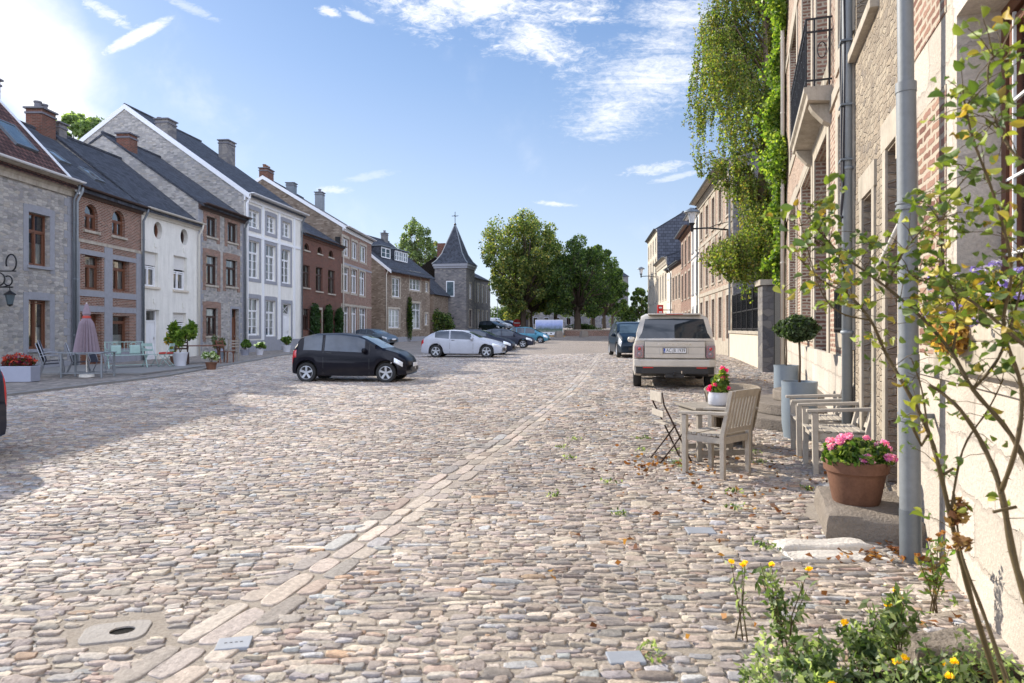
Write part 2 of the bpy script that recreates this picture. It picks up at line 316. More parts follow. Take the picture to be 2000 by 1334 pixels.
M['rubble_brown'] = rubble_mat('brown grey rubble', [hexc('66594d'), hexc('86786a'), hexc('75685c'), hexc('978a7b')], hexc('7c7064'), 3.5, 8)
M['white'] = plain('white painted render', hexc('d9d6cd'), .8, 0, .10, 1.5, .25, .3, streak=.10)
M['white_wall'] = brick_mat('whitewashed stone wall', [hexc('bcb4a9'), hexc('c6beb3'), hexc('b3aba0'), hexc('c1b9ae')], hexc('aca398'), .62, .31, .012, .03, .8, .35)
M['cream'] = plain('cream render', hexc('c3b9a8'), .85, 0, .12, 2, .2, .3)
M['bluestone'] = plain('grey bluestone', hexc('8c8d92'), .8, 0, .16, 5, .35, .3)
M['bluestone_dark'] = plain('dark bluestone', hexc('66656a'), .8, 0, .2, 5, .35, .3)
M['limestone'] = plain('pale limestone', hexc('aba294'), .85, 0, .22, 5, .6, .25, streak=.22)
M['slate'] = brick_mat('slate roof', [hexc('2f3238'), hexc('3f434b'), hexc('4a4e57'), hexc('383b42')], hexc('1f2126'), .25, .17, .008, .002, .6, .35)
M['slate_light'] = brick_mat('pale slate cladding', [hexc('43464e'), hexc('555963'), hexc('4b4f58')], hexc('2c2e34'), .5, .35, .025, .002, .6, .2)
M['tile'] = brick_mat('red brown roof tile', [hexc('43302e'), hexc('5f423c'), hexc('6d4f48'), hexc('4f3935')], hexc('241715'), .22, .24, .03, .003, 1.0, .35)
M['wood_brown'] = plain('varnished brown wood', hexc('6b4430'), .45, 0, .25, 8, .15)
M['wood_dark'] = plain('dark brown wood', hexc('3d2a22'), .55, 0, .25, 8, .15)
M['paint_white'] = plain('white gloss paint', hexc('d8d9da'), .4, 0, .05, 5, .05)
M['paint_cream'] = plain('off white cornice paint', hexc('c4bfb4'), .6, 0, .1, 4, .1)
M['paint_black'] = plain('black iron', (.012, .012, .014, 1), .45, .3, .3, 10, .2)
M['zinc'] = plain('grey painted steel pipe', hexc('777c80'), .6, .1, .16, 4, .2)
M['zinc_dark'] = plain('dull zinc', hexc('6f767c'), .5, .5, .15, 5, .1)
M['pipe_blue'] = plain('pale blue pipe', hexc('8b9297'), .55, .1, .12, 5, .08)
M['pipe_brown'] = plain('brown cast iron', hexc('5a3b36'), .5, .1, .1, 5, .1)
M['curtain'] = plain('white net curtain', hexc('d8d8d6'), .9, 0, .08, 12, .2)
M['curtain_red'] = plain('red cloth', hexc('a8453c'), .9, 0, .2, 9, .2)
M['shutter'] = plain('white roller blind', hexc('d2d0ca'), .6, 0, .05, 9, .1)
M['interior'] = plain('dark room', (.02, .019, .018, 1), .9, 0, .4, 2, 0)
M['glass'] = glass_mat('window glass', (.75, .8, .8, 1), .9, .18)
M['carglass'] = car_glass_mat('car glass')
M['carglass_side'] = car_glass_mat('car side glass', (.035, .045, .06, 1))
M['carglass_lit'] = car_glass_mat('car windscreen', (.05, .07, .08, 1))
M['tyre'] = plain('tyre rubber', (.018, .018, .018, 1), .8, 0, .3, 20, .3)
M['rim'] = plain('silver alloy', hexc('b9bcc0'), .35, .6, .06, 20, .03)
M['blackplastic'] = plain('black plastic', (.02, .02, .021, 1), .5, 0, .2, 20, .1)
M['chrome'] = plain('chrome', (.75, .75, .76, 1), .12, 1, .03, 20, 0)
M['red_lamp'] = plain('red lamp lens', (.45, .015, .02, 1), .15, 0, .15, 30, .05, coat=1)
M['clear_lamp'] = plain('clear lamp lens', (.62, .64, .66, 1), .12, .2, .12, 30, .08, coat=1)
M['amber_lamp'] = plain('pink grey lamp lens', (.30, .17, .18, 1), .15, .1, .15, 30, .05, coat=1)
M['plate_white'] = plain('white number plate', hexc('d9dadc'), .4, 0, .04, 20, .02)
M['plate_blue'] = plain('blue band', hexc('2346a0'), .4, 0, .05, 20, .02)
M['teak'] = plain('weathered teak', hexc('a9a195'), .75, 0, .2, 14, .5, .25, bd=.006)
M['teak_grey'] = plain('grey weathered teak', hexc('8b847a'), .78, 0, .22, 14, .5, .25, bd=.006)
M['rust_iron'] = plain('dark rusty iron', hexc('3a2a22'), .6, .3, .3, 20, .3)
M['terracotta'] = plain('terracotta', hexc('70503f'), .85, 0, .32, 7, .3, .3)
M['grey_pot'] = plain('grey glazed pot', hexc('76828c'), .45, 0, .08, 6, .1)
M['white_pot'] = plain('glossy white pot', hexc('c9cbd2'), .25, 0, .06, 6, .05, coat=.6)
M['planter'] = plain('lilac grey planter', hexc('8e92a0'), .7, 0, .06, 6, .1)
M['soil'] = plain('dark soil', (.035, .024, .016, 1), .95, 0, .5, 30, 1.0, .1, bd=.02)
M['step'] = plain('worn step stone', hexc('80776d'), .88, 0, .28, 7, 1.0, .25, bd=.02)
M['whitestone'] = plain('limewashed stone', hexc('c8c2b9'), .8, 0, .2, 6, .8, .25, bd=.015)
M['kerb_pale'] = plain('pale worn stone', hexc('97918a'), .8, 0, .16, 9, .8, .25, bd=.01)
M['kerb'] = plain('kerb stone', hexc('84827f'), .8, 0, .14, 5, .5, .25)
M['bark'] = plain('bark', hexc('4c4238'), .95, 0, .3, 9, 1.0, .15, bd=.03)
M['bark_pale'] = plain('pale bark', hexc('6d5f50'), .9, 0, .3, 12, .8, .15, bd=.01)
M['stem'] = plain('rose cane', hexc('57492f'), .6, 0, .28, 30, .5, .3, bd=.002)
M['mint'] = plain('mint paint', hexc('93aca6'), .5, 0, .1, 9, .1)
M['parasol'] = plain('mauve parasol cloth', hexc('877982'), .85, 0, .12, 10, .2)
M['lounge'] = plain('charcoal mesh fabric', hexc('2c2f3c'), .8, 0, .15, 60, .3)
M['lounge_frame'] = plain('grey metal frame', hexc('8b8f96'), .45, .4, .1, 10, .05)
M['cable'] = plain('black cable', (.02, .02, .028, 1), .5, 0, .2, 30, .1)
M['cable_white'] = plain('grey cable', hexc('b8b5ae'), .6, 0, .1, 30, .1)
M['cork'] = plain('wicker', hexc('9a8d7c'), .85, 0, .3, 40, 1.0, .2, bd=.01)
M['red_sign'] = plain('red sign', hexc('c02424'), .5, 0, .05, 8, .02)
M['leaf'] = attr_mat('leaves', .5, .42, .35)
M['leaf_dense'] = attr_mat('dense leaves', .5, .25, .35)
M['petal'] = attr_mat('petals', .6, .3, .2)
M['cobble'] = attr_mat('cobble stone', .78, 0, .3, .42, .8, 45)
# ================================================================ ground
def mortar_mat():
    m, nt, b = mk('sandy joints', .95, 0, .15); v = mapping(nt, 'Object'); n = noisen(nt, v, 2.2, 6, .7); n2 = noisen(nt, v, 60, 5, .75)
    c = rampn(nt, n, [(.3, hexc('a0968a')), (.7, hexc('bfb5a8'))]); c = mixc(nt, .5, c, rampn(nt, n2, [(.3, hexc('7d7166')), (.7, hexc('c6bbab'))]))
    nt.links.new(c, b.inputs['Base Color']); bump(nt, b, n2, 1.0, .02); return m
def farcobble_mat():
    m, nt, b = mk('distant cobbles', .8, 0, .3); v = mapping(nt, 'Object', (5.5, 8, 1)); n = noisen(nt, mapping(nt, 'Object'), .35, 5, .6)
    vo = nd(nt, 'ShaderNodeTexVoronoi', voronoi_dimensions='2D'); nt.links.new(v, vo.inputs['Vector']); vo.inputs['Scale'].default_value = 1
    ve = nd(nt, 'ShaderNodeTexVoronoi', voronoi_dimensions='2D', feature='DISTANCE_TO_EDGE'); nt.links.new(v, ve.inputs['Vector']); ve.inputs['Scale'].default_value = 1
    sp = nd(nt, 'ShaderNodeSeparateColor'); nt.links.new(vo.outputs['Color'], sp.inputs[0])
    c = rampn(nt, sp.outputs[0], [(0, hexc('85796f')), (.3, hexc('9a8f84')), (.6, hexc('8b8683')), (1, hexc('a79a8a'))])
    e = nd(nt, 'ShaderNodeMapRange'); nt.links.new(ve.outputs['Distance'], e.inputs[0]); e.inputs[2].default_value = .15
    c = mixc(nt, e.outputs[0], hexc('7c7064'), c); c = mixc(nt, .5, c, mixc(nt, 1, c, rampn(nt, n, [(.3, (.7, .7, .7, 1)), (.7, (1.25, 1.22, 1.18, 1))]), 'MULTIPLY'))
    nt.links.new(c, b.inputs['Base Color']); bump(nt, b, e.outputs[0], .8, .03); return m
YN = 38.0
def sheet(name, xs, ys, mat, dz=0.0):
    X, Y = np.meshgrid(xs, ys); Z = gz(X, Y) + dz; V = np.stack([X.ravel(), Y.ravel(), Z.ravel()], 1); nx, ny = len(xs), len(ys)
    i = np.arange(ny - 1)[:, None] * nx + np.arange(nx - 1)[None]; i = i.ravel()
    return npmesh(name, V, np.stack([i, i + 1, i + nx + 1, i + nx], 1), mat, smooth=True)
gnd = sheet('cobbled_square_bed', np.linspace(-60, 60, 121), np.linspace(-12, YN, 91), mortar_mat(), .004); tag(gnd, kind='structure')
far = sheet('cobbled_square_far', np.concatenate([np.linspace(-700, -60, 12), np.linspace(-55, 55, 60), np.linspace(60, 700, 12)]),
            np.concatenate([np.linspace(YN, 130, 90), np.linspace(135, 1500, 20)]), farcobble_mat()); tag(far, kind='structure')
for nm, x0, x1 in (('side_ground', -700, -60), ('side_ground', 60, 700)):
    o = sheet(nm, np.array([x0, x1]), np.array([-300, YN]), M['step']); tag(o, kind='structure')
# gutter course that runs down the square: (Y, X)
GY = np.array([1.0, 2.98, 4.61, 8.9, 15.7, 30.0, 46, 60]); GX = np.array([-1.98, -1.45, -1.04, -.07, 1.32, 3.7, 6.2, 8.3])
def gutx(y): return np.interp(y, GY, GX)
KY = np.array([5, 14.6, 20.9, 29.5, 40, 50.0]); KX = np.array([-11.4, -11.0, -10.7, -11.6, -12.9, -12.9])   # kerb of the left pavement
def kerbx(y): return np.interp(y, KY, KX)
RWY = np.array([-2, 19.7, 23, 34, 46.7, 52, 60, 70]); RWX = np.array([.53, 7.9, 8.6, 11, 12.8, 13.65, 14.85, 15.9])
def rwx(y): return np.interp(y, RWY, RWX)
PAL = np.array([hexc(h)[:3] for h in ('b3aa9f', 'a69d95', '9d9793', 'b5ab9f', '8f8e91', '9a9ea3', '9e938c', 'bdb4a8', 'a08f85', '88827e', 'ada6a1', '7e7c7b', 'a6abb1', 'ab927a', 'c6beb3')])
PW = np.array([14, 12, 10, 10, 7, 5, 9, 8, 5, 6, 10, 5, 4, 2.2, 5]); PW = PW / PW.sum()
def stones(cx, cy, hw, hd, ang, h, n, rings, top, name, warm=0, q=1.0):
    """rounded stones as one sheet of paving; every stone has its own outline, tilt and colour"""
    k = len(cx); th = (np.arange(n) + .5) / n * 2 * np.pi; ct, st = np.cos(th), np.sin(th); p = .5
    ox = np.sign(ct) * np.abs(ct) ** p; oy = np.sign(st) * np.abs(st) ** p
    jit = 1 + q * rng.uniform(-.22, .10, (k, n)); jit2 = 1 + q * rng.uniform(-.38, .16, (k, n))
    lx = ox[None] * jit * hw[:, None]; ly = oy[None] * jit2 * hd[:, None]
    tx = rng.normal(0, .05 * q * q, k); ty = rng.normal(0, .13 * q, k)
    base = gz(cx, cy); V = []
    ca, sa = np.cos(ang)[:, None], np.sin(ang)[:, None]
    for (sc, zf) in rings:
        x = lx * sc; y = ly * sc; z = np.where(zf < 0, zf * np.ones_like(x) * .02, h[:, None] * zf + (x * tx[:, None] + y * ty[:, None]) * zf)
        if zf >= .99: z = z + rng.normal(0, .0015, z.shape)
        V.append(np.stack([cx[:, None] + x * ca - y * sa, cy[:, None] + x * sa + y * ca, base[:, None] + z], 2))
    nr = len(rings); V = np.stack(V, 1)                    # k, nr, n, 3
    c = V[:, -1].mean(1); c[:, 2] += h * top
    V = np.concatenate([V.reshape(k, nr * n, 3), c[:, None]], 1); npv = nr * n + 1
    fq = []
    for r in range(nr - 1):
        for j in range(n): fq.append((r * n + j, r * n + (j + 1) % n, (r + 1) * n + (j + 1) % n, (r + 1) * n + j))
    o0 = (nr - 1) * n
    for j in range(0, n, 2): fq.append((o0 + j, o0 + (j + 1) % n, o0 + (j + 2) % n, nr * n))
    fq = np.array(fq); F_ = (fq[None] + (np.arange(k) * npv)[:, None, None]).reshape(-1, 4)
    colr = PAL[rng.choice(len(PAL), k, p=PW)] * rng.uniform(.78, 1.16, (k, 1)) * rng.uniform(.97, 1.03, (k, 3))
    colr = (colr * .84 + np.array([.34, .315, .285]) * .16 * rng.uniform(.85, 1.1, (k, 1))) * (1.045, .985, .925)
    if warm: colr = colr * .75 + np.array(hexc('a39a90')[:3]) * .25
    colr = colr * (1 + .13 * np.sin(cx * 1.3 + 2 * np.sin(cy * .7)) * np.sin(cy * 1.1 + 1.5 * np.sin(cx * .6)) + .08 * np.sin(cx * 4.1 + cy * 2.3) * np.sin(cy * 3.7 - cx))[:, None]
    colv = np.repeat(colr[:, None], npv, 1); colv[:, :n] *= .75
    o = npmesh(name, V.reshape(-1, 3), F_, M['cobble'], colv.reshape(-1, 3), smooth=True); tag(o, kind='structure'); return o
def rows(y0, y1, dmin, dmax, wmin, wmax):
    xs, ys, ws, ds = [], [], [], []; y = y0
    while y < y1:
        d = rng.uniform(dmin, dmax); a = -.80 * (y + d) - .9; b = min(.80 * (y + d) + .9, 60); n = int((b - a) / wmin) + 2
        wd = rng.uniform(wmin, wmax, n) * np.where(rng.random(n) < .12, 1.5, 1.0); ed = a + np.cumsum(wd); ok = ed < b
        xs.append((ed - wd / 2)[ok]); ws.append(wd[ok]); ys.append(np.full(ok.sum(), y + d / 2)); ds.append(np.full(ok.sum(), d)); y += d
    return map(np.concatenate, (xs, ys, ws, ds))
def place(y0, y1, dmin, dmax, wmin, wmax, n, rings, top, name):
    cx, cy, cw, cd_ = rows(y0 - 1.6, y1 + 1.6, dmin, dmax, wmin, wmax)
    left = cx < gutx(cy)
    cy2 = cy + .05 * np.sin(cx * 1.1 + cy * .35) + .035 * np.sin(cx * 3.1 + 1.3) + np.where(left, (cx - gutx(cy)) * .10, 0) + rng.normal(0, .012, len(cx))
    ang = np.where(left, .10, 0.0) + .05 * np.cos(cx * 1.1 + cy * .35) + rng.normal(0, .07, len(cx))
    drop = rng.random(len(cx)) < .035
    ok = (cy2 > y0) & (cy2 <= y1) & (cy2 < YN - .1) & (np.abs(cx - gutx(cy2)) > .20) & (cx > kerbx(cy2) + .15) & (cx < rwx(cy2) + .05) & ~drop
    for (gx, gy, ra, rb) in DR: ok &= ((cx - gx) / ra) ** 2 + ((cy2 - gy) / rb) ** 2 > 1
    cx, cy2, cw, cd_, ang = cx[ok], cy2[ok], cw[ok], cd_[ok], ang[ok]
    big = rng.random(len(cx)) < .04
    hw = cw / 2 * rng.uniform(.86, 1.02, len(cx)) * np.where(big, 1.45, 1); hd = cd_ / 2 * rng.uniform(.66, 1.06, len(cx)) * np.where(big, 1.25, 1)
    h = rng.uniform(.008, .017, len(cx))
    stones(cx, cy2, hw, hd, ang, h, n, rings, top, name)
DR = [(-1.9, 3.27, .25, .22), (-.39, 8.46, .2, .17), (2.06, 4.42, .36, .18), (2.75, 5.2, .5, .6), (1.95, 2.2, .75, .72)]
place(2.0, 12, .043, .082, .065, .155, 12, [(1.0, -1), (1.0, .62), (.965, .9), (.86, 1.0)], .0, 'cobblestones')
place(12, YN, .064, .10, .09, .19, 8, [(1.0, -1), (.98, .85), (.84, 1.0)], .0, 'cobblestones')
# chips and small stones bedded between the big ones
_n = 16000; _y = 2.0 + 8.5 * rng.random(_n) ** .75; _x = rng.uniform(-1, 1, _n) * (.8 * _y + .8); _ok = (_x < rwx(_y)) & (np.abs(_x - gutx(_y)) > .2)
for (gx, gy, ra, rb) in DR: _ok &= ((_x - gx) / ra) ** 2 + ((_y - gy) / rb) ** 2 > 1
_x, _y = _x[_ok], _y[_ok]
stones(_x, _y, rng.uniform(.012, .03, len(_x)), rng.uniform(.008, .018, len(_x)), rng.normal(0, .5, len(_x)), rng.uniform(.007, .013, len(_x)), 6, [(1.0, -1), (.95, .8), (.7, 1.0)], .0, 'small_stones')
# gutter course stones
def gutter():
    L = [[], [], [], [], []]
    for k, off in enumerate((-.135, .0, .133)):
        y = 1.6
        while y < 56:
            ln = random.uniform(.18, .5); yy = y + ln / 2; sl = float(gutx(yy + .2) - gutx(yy - .2)) / .4; x = float(gutx(yy)) + off
            L[0].append(x + random.gauss(0, .006)); L[1].append(yy); L[2].append(ln / 2 * .96); L[3].append((.068, .066, .064)[k] * random.uniform(.9, 1)); L[4].append(math.atan2(1, sl) + random.gauss(0, .02)); y += ln * 1.01
    a = [np.array(q) for q in L]; h = rng.uniform(.009, .014, len(a[0]))
    near = a[1] < YN
    a = [q[near] for q in a]; h = h[near]
    stones(a[0], a[1], a[2], a[3], a[4], h, 12, [(1.0, -1), (1.0, .75), (.96, .97), (.85, 1.0)], .0, 'gutter_stones', 1, .3)
gutter()
def slab_with_hole(name, loc, rz, a, b, ha, hb, h, label, mat, group=None, hx=0):
    t = thing(name, label, 'drain', loc, rz, group); n = 24; mb = MB(); o = []
    for r, z in ((1.0, -.01), (1.0, h * .8), (.97, h), ('i', h), ('i', -.04)):
        for j in range(n):
            th = 2 * math.pi * (j + .5) / n; c, s = math.cos(th), math.sin(th)
            if r == 'i': mb.v.append((ha * c + hx, hb * s, z))
            else:
                q = .45; mb.v.append((a * r * math.copysign(abs(c) ** q, c) * (1 + .03 * math.sin(3 * th + a)), b * r * math.copysign(abs(s) ** q, s) * (1 + .03 * math.cos(2 * th)), z))
    for r in range(4):
        for j in range(n): mb.f.append([r * n + j, r * n + (j + 1) % n, (r + 1) * n + (j + 1) % n, (r + 1) * n + j]); mb.m.append(0); mb.uv.append(None)
    mb.build('drain_stone', mat, t)
    d = MB(); d.prism([(hx + ha * 1.02 * math.cos(2 * math.pi * j / n), hb * 1.02 * math.sin(2 * math.pi * j / n)) for j in range(n)], 'z', .001, .004); d.build('drain_mouth', M['interior'], t)
slab_with_hole('drain_stone_slab', (-1.9, 3.27, 0), R(16), .145, .115, .056, .046, .012, 'pale stone slab with an oval drain hole beside the gutter course', M['kerb_pale'], hx=.03)
slab_with_hole('drain_stone_slab', (-.39, 8.46, 0), 0, .14, .12, .06, .05, .018, 'square pale drain stone with a dark round hole out in the square', M['kerb_pale'])
M['plate_stone'] = plain('blue grey slate slab', hexc('8b9098'), .7, 0, .12, 20, .3)
def cover_plate(x, y, a, b, rz, label, letters=False):
    t = thing('cover_plate', label, 'metal cover', (x, y, 0), rz); mb = MB(); mb.box(-a, a, -b, b, 0, .018); mb.build('lid', M['plate_stone'], t, bevel=.004)
    if not letters: return
    mb = MB()
    for k in range(4): mb.box(-a * .55 + k * a * .3, -a * .55 + k * a * .3 + a * .16, -.003, .003, .018, .0192)
    mb.build('lettering_bar', M['blackplastic'], t)
cover_plate(*G(457, 1262)[:2], .075, .06, R(12), 'small blue grey utility cover set in the cobbles near the gutter course', True)
cover_plate(*G(1222, 1290)[:2], .08, .055, R(4), 'small slate coloured cover plate in the cobbles by the lower edge')
cover_plate(*G(1368, 1040)[:2], .10, .075, R(-3), 'grey rectangular cover in the cobbles left of the doorstep')
# left pavement and its kerb
def pavement():
    mb = MB(); ys = list(np.arange(2, 70, 2.0)); ln = lambda y: float(kerbx(y))
    for y in ys:
        a, b = ln(y), ln(y + 2); z0, z1 = float(gz(a, y)), float(gz(b, y + 2)); mb.quad((-20, y, .05), (a, y, .05 + z0), (b, y + 2, .05 + z1), (-20, y + 2, .05))
    m, nt, b = mk('pavement setts', .85, 0, .3); v = mapping(nt, 'Object', (8, 8, 1)); vo = nd(nt, 'ShaderNodeTexVoronoi', voronoi_dimensions='2D'); nt.links.new(v, vo.inputs['Vector']); vo.inputs['Scale'].default_value = 1
    sp = nd(nt, 'ShaderNodeSeparateColor'); nt.links.new(vo.outputs['Color'], sp.inputs[0]); c = rampn(nt, sp.outputs[0], [(0, hexc('6a645f')), (.5, hexc('857d75')), (1, hexc('978e84'))]); nt.links.new(c, b.inputs['Base Color']); bump(nt, b, vo.outputs['Distance'], -.8, .02)
    tag(mb.build('pavement', m), kind='structure')
    V, Fq, k = [], [], 0; y = 3.0; mb = MB()
    while y < 55:
        l = random.uniform(.6, 1.1); a, b_ = ln(y), ln(y + l - .02); z0 = float(gz(a, y)); h = .062 + random.uniform(-.004, .004)
        p = [(a - .02, y), (a + .16, y), (b_ + .16, y + l - .02), (b_ - .02, y + l - .02)]
        mb.add([(q[0], q[1], z0 - .05) for q in p] + [(q[0], q[1], z0 + h) for q in p], [(4, 5, 6, 7), (0, 1, 5, 4), (1, 2, 6, 5), (2, 3, 7, 6), (3, 0, 4, 7)]); y += l
    tag(mb.build('kerb', M['kerb']), kind='structure')
    mb = MB(); mb.box(-17, -11.4, 21.0, 26.0, .045, .09); o = mb.build('paved_terrace', M['kerb']); tag(o, kind='structure')
pavement()
# ================================================================ houses
class Row:
    """a facade line seen from outside: A is its left end, B its right end (x, y)"""
    def __init__(s, A, B):
        s.A, s.B = A, B; s.dx, s.dy = B[0] - A[0], B[1] - A[1]; s.L = math.hypot(s.dx, s.dy); s.rz = math.atan2(s.dy, s.dx)
    def x(s, px):
        r = (px - 1000) / FP; t = (r * s.A[1] - s.A[0]) / (s.dx - r * s.dy); return t * s.L
    def Y(s, x): return s.A[1] + s.dy * x / s.L
    def z(s, x, py): return CH + (HZ - py) / FP * s.Y(x)
    def rect(s, x0, y0, x1, y1):
        a, b = s.x(x0), s.x(x1); c = (a + b) / 2; return a, b, s.z(c, y1), s.z(c, y0)
def wallmesh(L, H, ops, d=.18, z0=0.0):
    """front wall with real openings, reveals and dark rooms behind them"""
    mb = MB(); xs = sorted({0, L} | {min(max(v, 0), L) for o in ops for v in o['r'][:2]}); zs = sorted({z0, H} | {min(max(v, z0), H) for o in ops for v in o['r'][2:]})
    for i in range(len(xs) - 1):
        for j in range(len(zs) - 1):
            cx, cz = (xs[i] + xs[i + 1]) / 2, (zs[j] + zs[j + 1]) / 2
            if any(o['r'][0] < cx < o['r'][1] and o['r'][2] < cz < o['r'][3] for o in ops): continue
            mb.quad((xs[i], 0, zs[j]), (xs[i + 1], 0, zs[j]), (xs[i + 1], 0, zs[j + 1]), (xs[i], 0, zs[j + 1]))
    for o in ops:
        a, b, c, e = o['r']; k = o.get('k', 'w'); dd = o.get('d', d); pts = outline(o); n = len(pts)
        if k in 'ao':
            cor = {0: (b, e), 1: (a, e), 2: (a, c), 3: (b, c)}; xc, zc, rx, rz_ = arcp(o)
            for q in range(4 if k == 'o' else 2):
                for s_ in range(6):
                    t0, t1 = math.pi / 2 * (q + s_ / 6), math.pi / 2 * (q + (s_ + 1) / 6)
                    mb.add([(cor[q][0], 0, cor[q][1]), (xc + rx * math.cos(t1), 0, zc + rz_ * math.sin(t1)), (xc + rx * math.cos(t0), 0, zc + rz_ * math.sin(t0))], [(0, 1, 2)])
        for i in range(n):
            p, q = pts[i], pts[(i + 1) % n]; mb.quad((p[0], 0, p[1]), (p[0], dd, p[1]), (q[0], dd, q[1]), (q[0], 0, q[1]), o.get('rm', 0))
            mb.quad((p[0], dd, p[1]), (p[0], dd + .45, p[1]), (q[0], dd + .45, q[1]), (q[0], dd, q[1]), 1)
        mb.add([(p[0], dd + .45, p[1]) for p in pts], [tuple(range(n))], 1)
    return mb
def arcp(o):
    a, b, c, e = o['r']; xc, rx = (a + b) / 2, (b - a) / 2
    if o.get('k') == 'o': return xc, (c + e) / 2, rx, (e - c) / 2
    return xc, e - rx, rx, rx
def outline(o, inset=0):
    a, b, c, e = o['r']; k = o.get('k', 'w')
    if k not in 'ao': return [(a + inset, c + inset), (b - inset, c + inset), (b - inset, e - inset), (a + inset, e - inset)]
    xc, zc, rx, rz_ = arcp(o); rx -= inset; rz_ -= inset
    if k == 'o': return [(xc + rx * math.cos(t), zc + rz_ * math.sin(t)) for t in np.linspace(0, 2 * math.pi, 24, endpoint=False)]
    return [(a + inset, c + inset), (b - inset, c + inset)] + [(xc + rx * math.cos(t), zc + rz_ * math.sin(t)) for t in np.linspace(0, math.pi, 13)]
def frame_mesh(o, y, ft=.06, nx=2, nz=1, tr=None, bars=0, bt=.035, bot=None):
    mb = MB(); pts = outline(o); ins = outline(o, ft); n = len(pts)
    for i in range(n):
        p, q, r, s_ = pts[i], pts[(i + 1) % n], ins[(i + 1) % n], ins[i]
        mb.quad((p[0], y - .05, p[1]), (q[0], y - .05, q[1]), (r[0], y - .05, r[1]), (s_[0], y - .05, s_[1]))
        mb.quad((s_[0], y - .05, s_[1]), (r[0], y - .05, r[1]), (r[0], y + .01, r[1]), (s_[0], y + .01, s_[1]))
    a, b, c, e = o['r']; a += ft; b -= ft; c += ft; e -= ft
    if o.get('k') == 'a': zt = arcp(o)[1]
    else: zt = e if tr is None else c + (e - c) * tr
    if tr is not None or o.get('k') == 'a': mb.box(a - .01, b + .01, y - .055, y + .01, zt - .035, zt + .035)
    for i in range(1, nx):
        x = a + (b - a) * i / nx; mb.box(x - .032, x + .032, y - .06, y + .01, c - .01, zt)
    if tr is not None and o.get('tm', 1):
        for i in range(1, nx): x = a + (b - a) * i / nx; mb.box(x - .02, x + .02, y - .045, y + .005, zt, e + .01)
    for i in range(nx):                    # casement frames
        x0, x1 = a + (b - a) * i / nx + .028, a + (b - a) * (i + 1) / nx - .028
        for (p, q, r, s_) in ((x0, x0 + .04, c, zt - .03), (x1 - .04, x1, c, zt - .03), (x0 + .04, x1 - .04, c, c + .05), (x0 + .04, x1 - .04, zt - .08, zt - .03)): mb.box(p, q, y - .042, y + .008, r, s_)
        for k in range(1, nz): z = c + (zt - c) * k / nz; mb.box(x0 + .038, x1 - .038, y - .03, y + .004, z - bt / 2, z + bt / 2)
        for k in range(bars): xx = x0 + (x1 - x0) * (k + 1) / (bars + 1); mb.box(xx - .012, xx + .012, y - .028, y + .003, c + .05, zt - .05)
    return mb
def window(parent, o, d=.18, mat=None, sill=None, surround=None, sw=.16, curtain=None):
    d = o.get('d', d); y = d - .03; mat = o.get('m', mat or M['paint_white']); a, b, c, e = o['r']
    if o.get('blind'):                     # roller blind box in the head
        e2 = e - (e - c) * o['blind']; bl = MB()
        for k in range(int((e - e2) / .05)): bl.box(a + .01, b - .01, y - .075 + .004 * (k % 2), y - .03, e - .05 * (k + 1), e - .05 * k - .004)
        o = dict(o); o['r'] = (a, b, c, e2 - .03)
    f = frame_mesh(o, y, o.get('ft', .055), o.get('nx', 2), o.get('nz', 1), o.get('tr'), o.get('bars', 0)).build('window', mat, parent)
    if o.get('k') == 'o' or o.get('blind'): pass
    if (a, b, c, e) != o['r']: bl.build('roller_blind', M['shutter'], f)
    g = MB(); pts = outline(o, .03); g.add([(p[0], y, p[1]) for p in pts], [tuple(range(len(pts)))]); g.build('pane', M['glass'], f)
    cu = o.get('cur', curtain)
    if cu:
        a2, b2, c2, e2 = o['r']; mb = MB(); n = 28
        segs = {'half': [(a2, b2, c2, c2 + (e2 - c2) * .45)], 'full': [(a2, b2, c2, e2)], 'sides': [(a2, a2 + (b2 - a2) * .27, c2, e2), (b2 - (b2 - a2) * .27, b2, c2, e2)], 'top': [(a2, b2, e2 - (e2 - c2) * .3, e2)]}[cu]
        for (p, q, r, s_) in segs:
            for i in range(n):
                x0, x1 = p + (q - p) * i / n, p + (q - p) * (i + 1) / n; w0, w1 = .02 * math.sin(i * 1.9), .02 * math.sin((i + 1) * 1.9)
                mb.quad((x0, y + .09 + w0, r), (x1, y + .09 + w1, r), (x1, y + .09 + w1, s_), (x0, y + .09 + w0, s_))
        mb.build('curtain', o.get('cm', M['curtain']), f)
    a, b, c, e = o['r'][0], o['r'][1], c, e
    if o.get('sill', sill): mb = MB(); mb.box(a - .09, b + .09, -.075, d - .03, c - .10, c + .004); mb.build('sill', o.get('sill', sill), f, bevel=.008)
    if o.get('sur', surround):
        sm_ = o.get('sur', surround); mb = MB(); q = o.get('sw', sw)
        mb.box(a - q, a - .001, -.022, .02, c - q * .9, e + q); mb.box(b + .001, b + q, -.022, .02, c - q * .9, e + q); mb.box(a - .001, b + .001, -.023, .02, e + .001, e + q * 1.1)
        if not o.get('sill', sill): mb.box(a - .001, b + .001, -.024, .02, c - q * .9, c - .001)
        mb.build('surround', sm_, f)
    return f
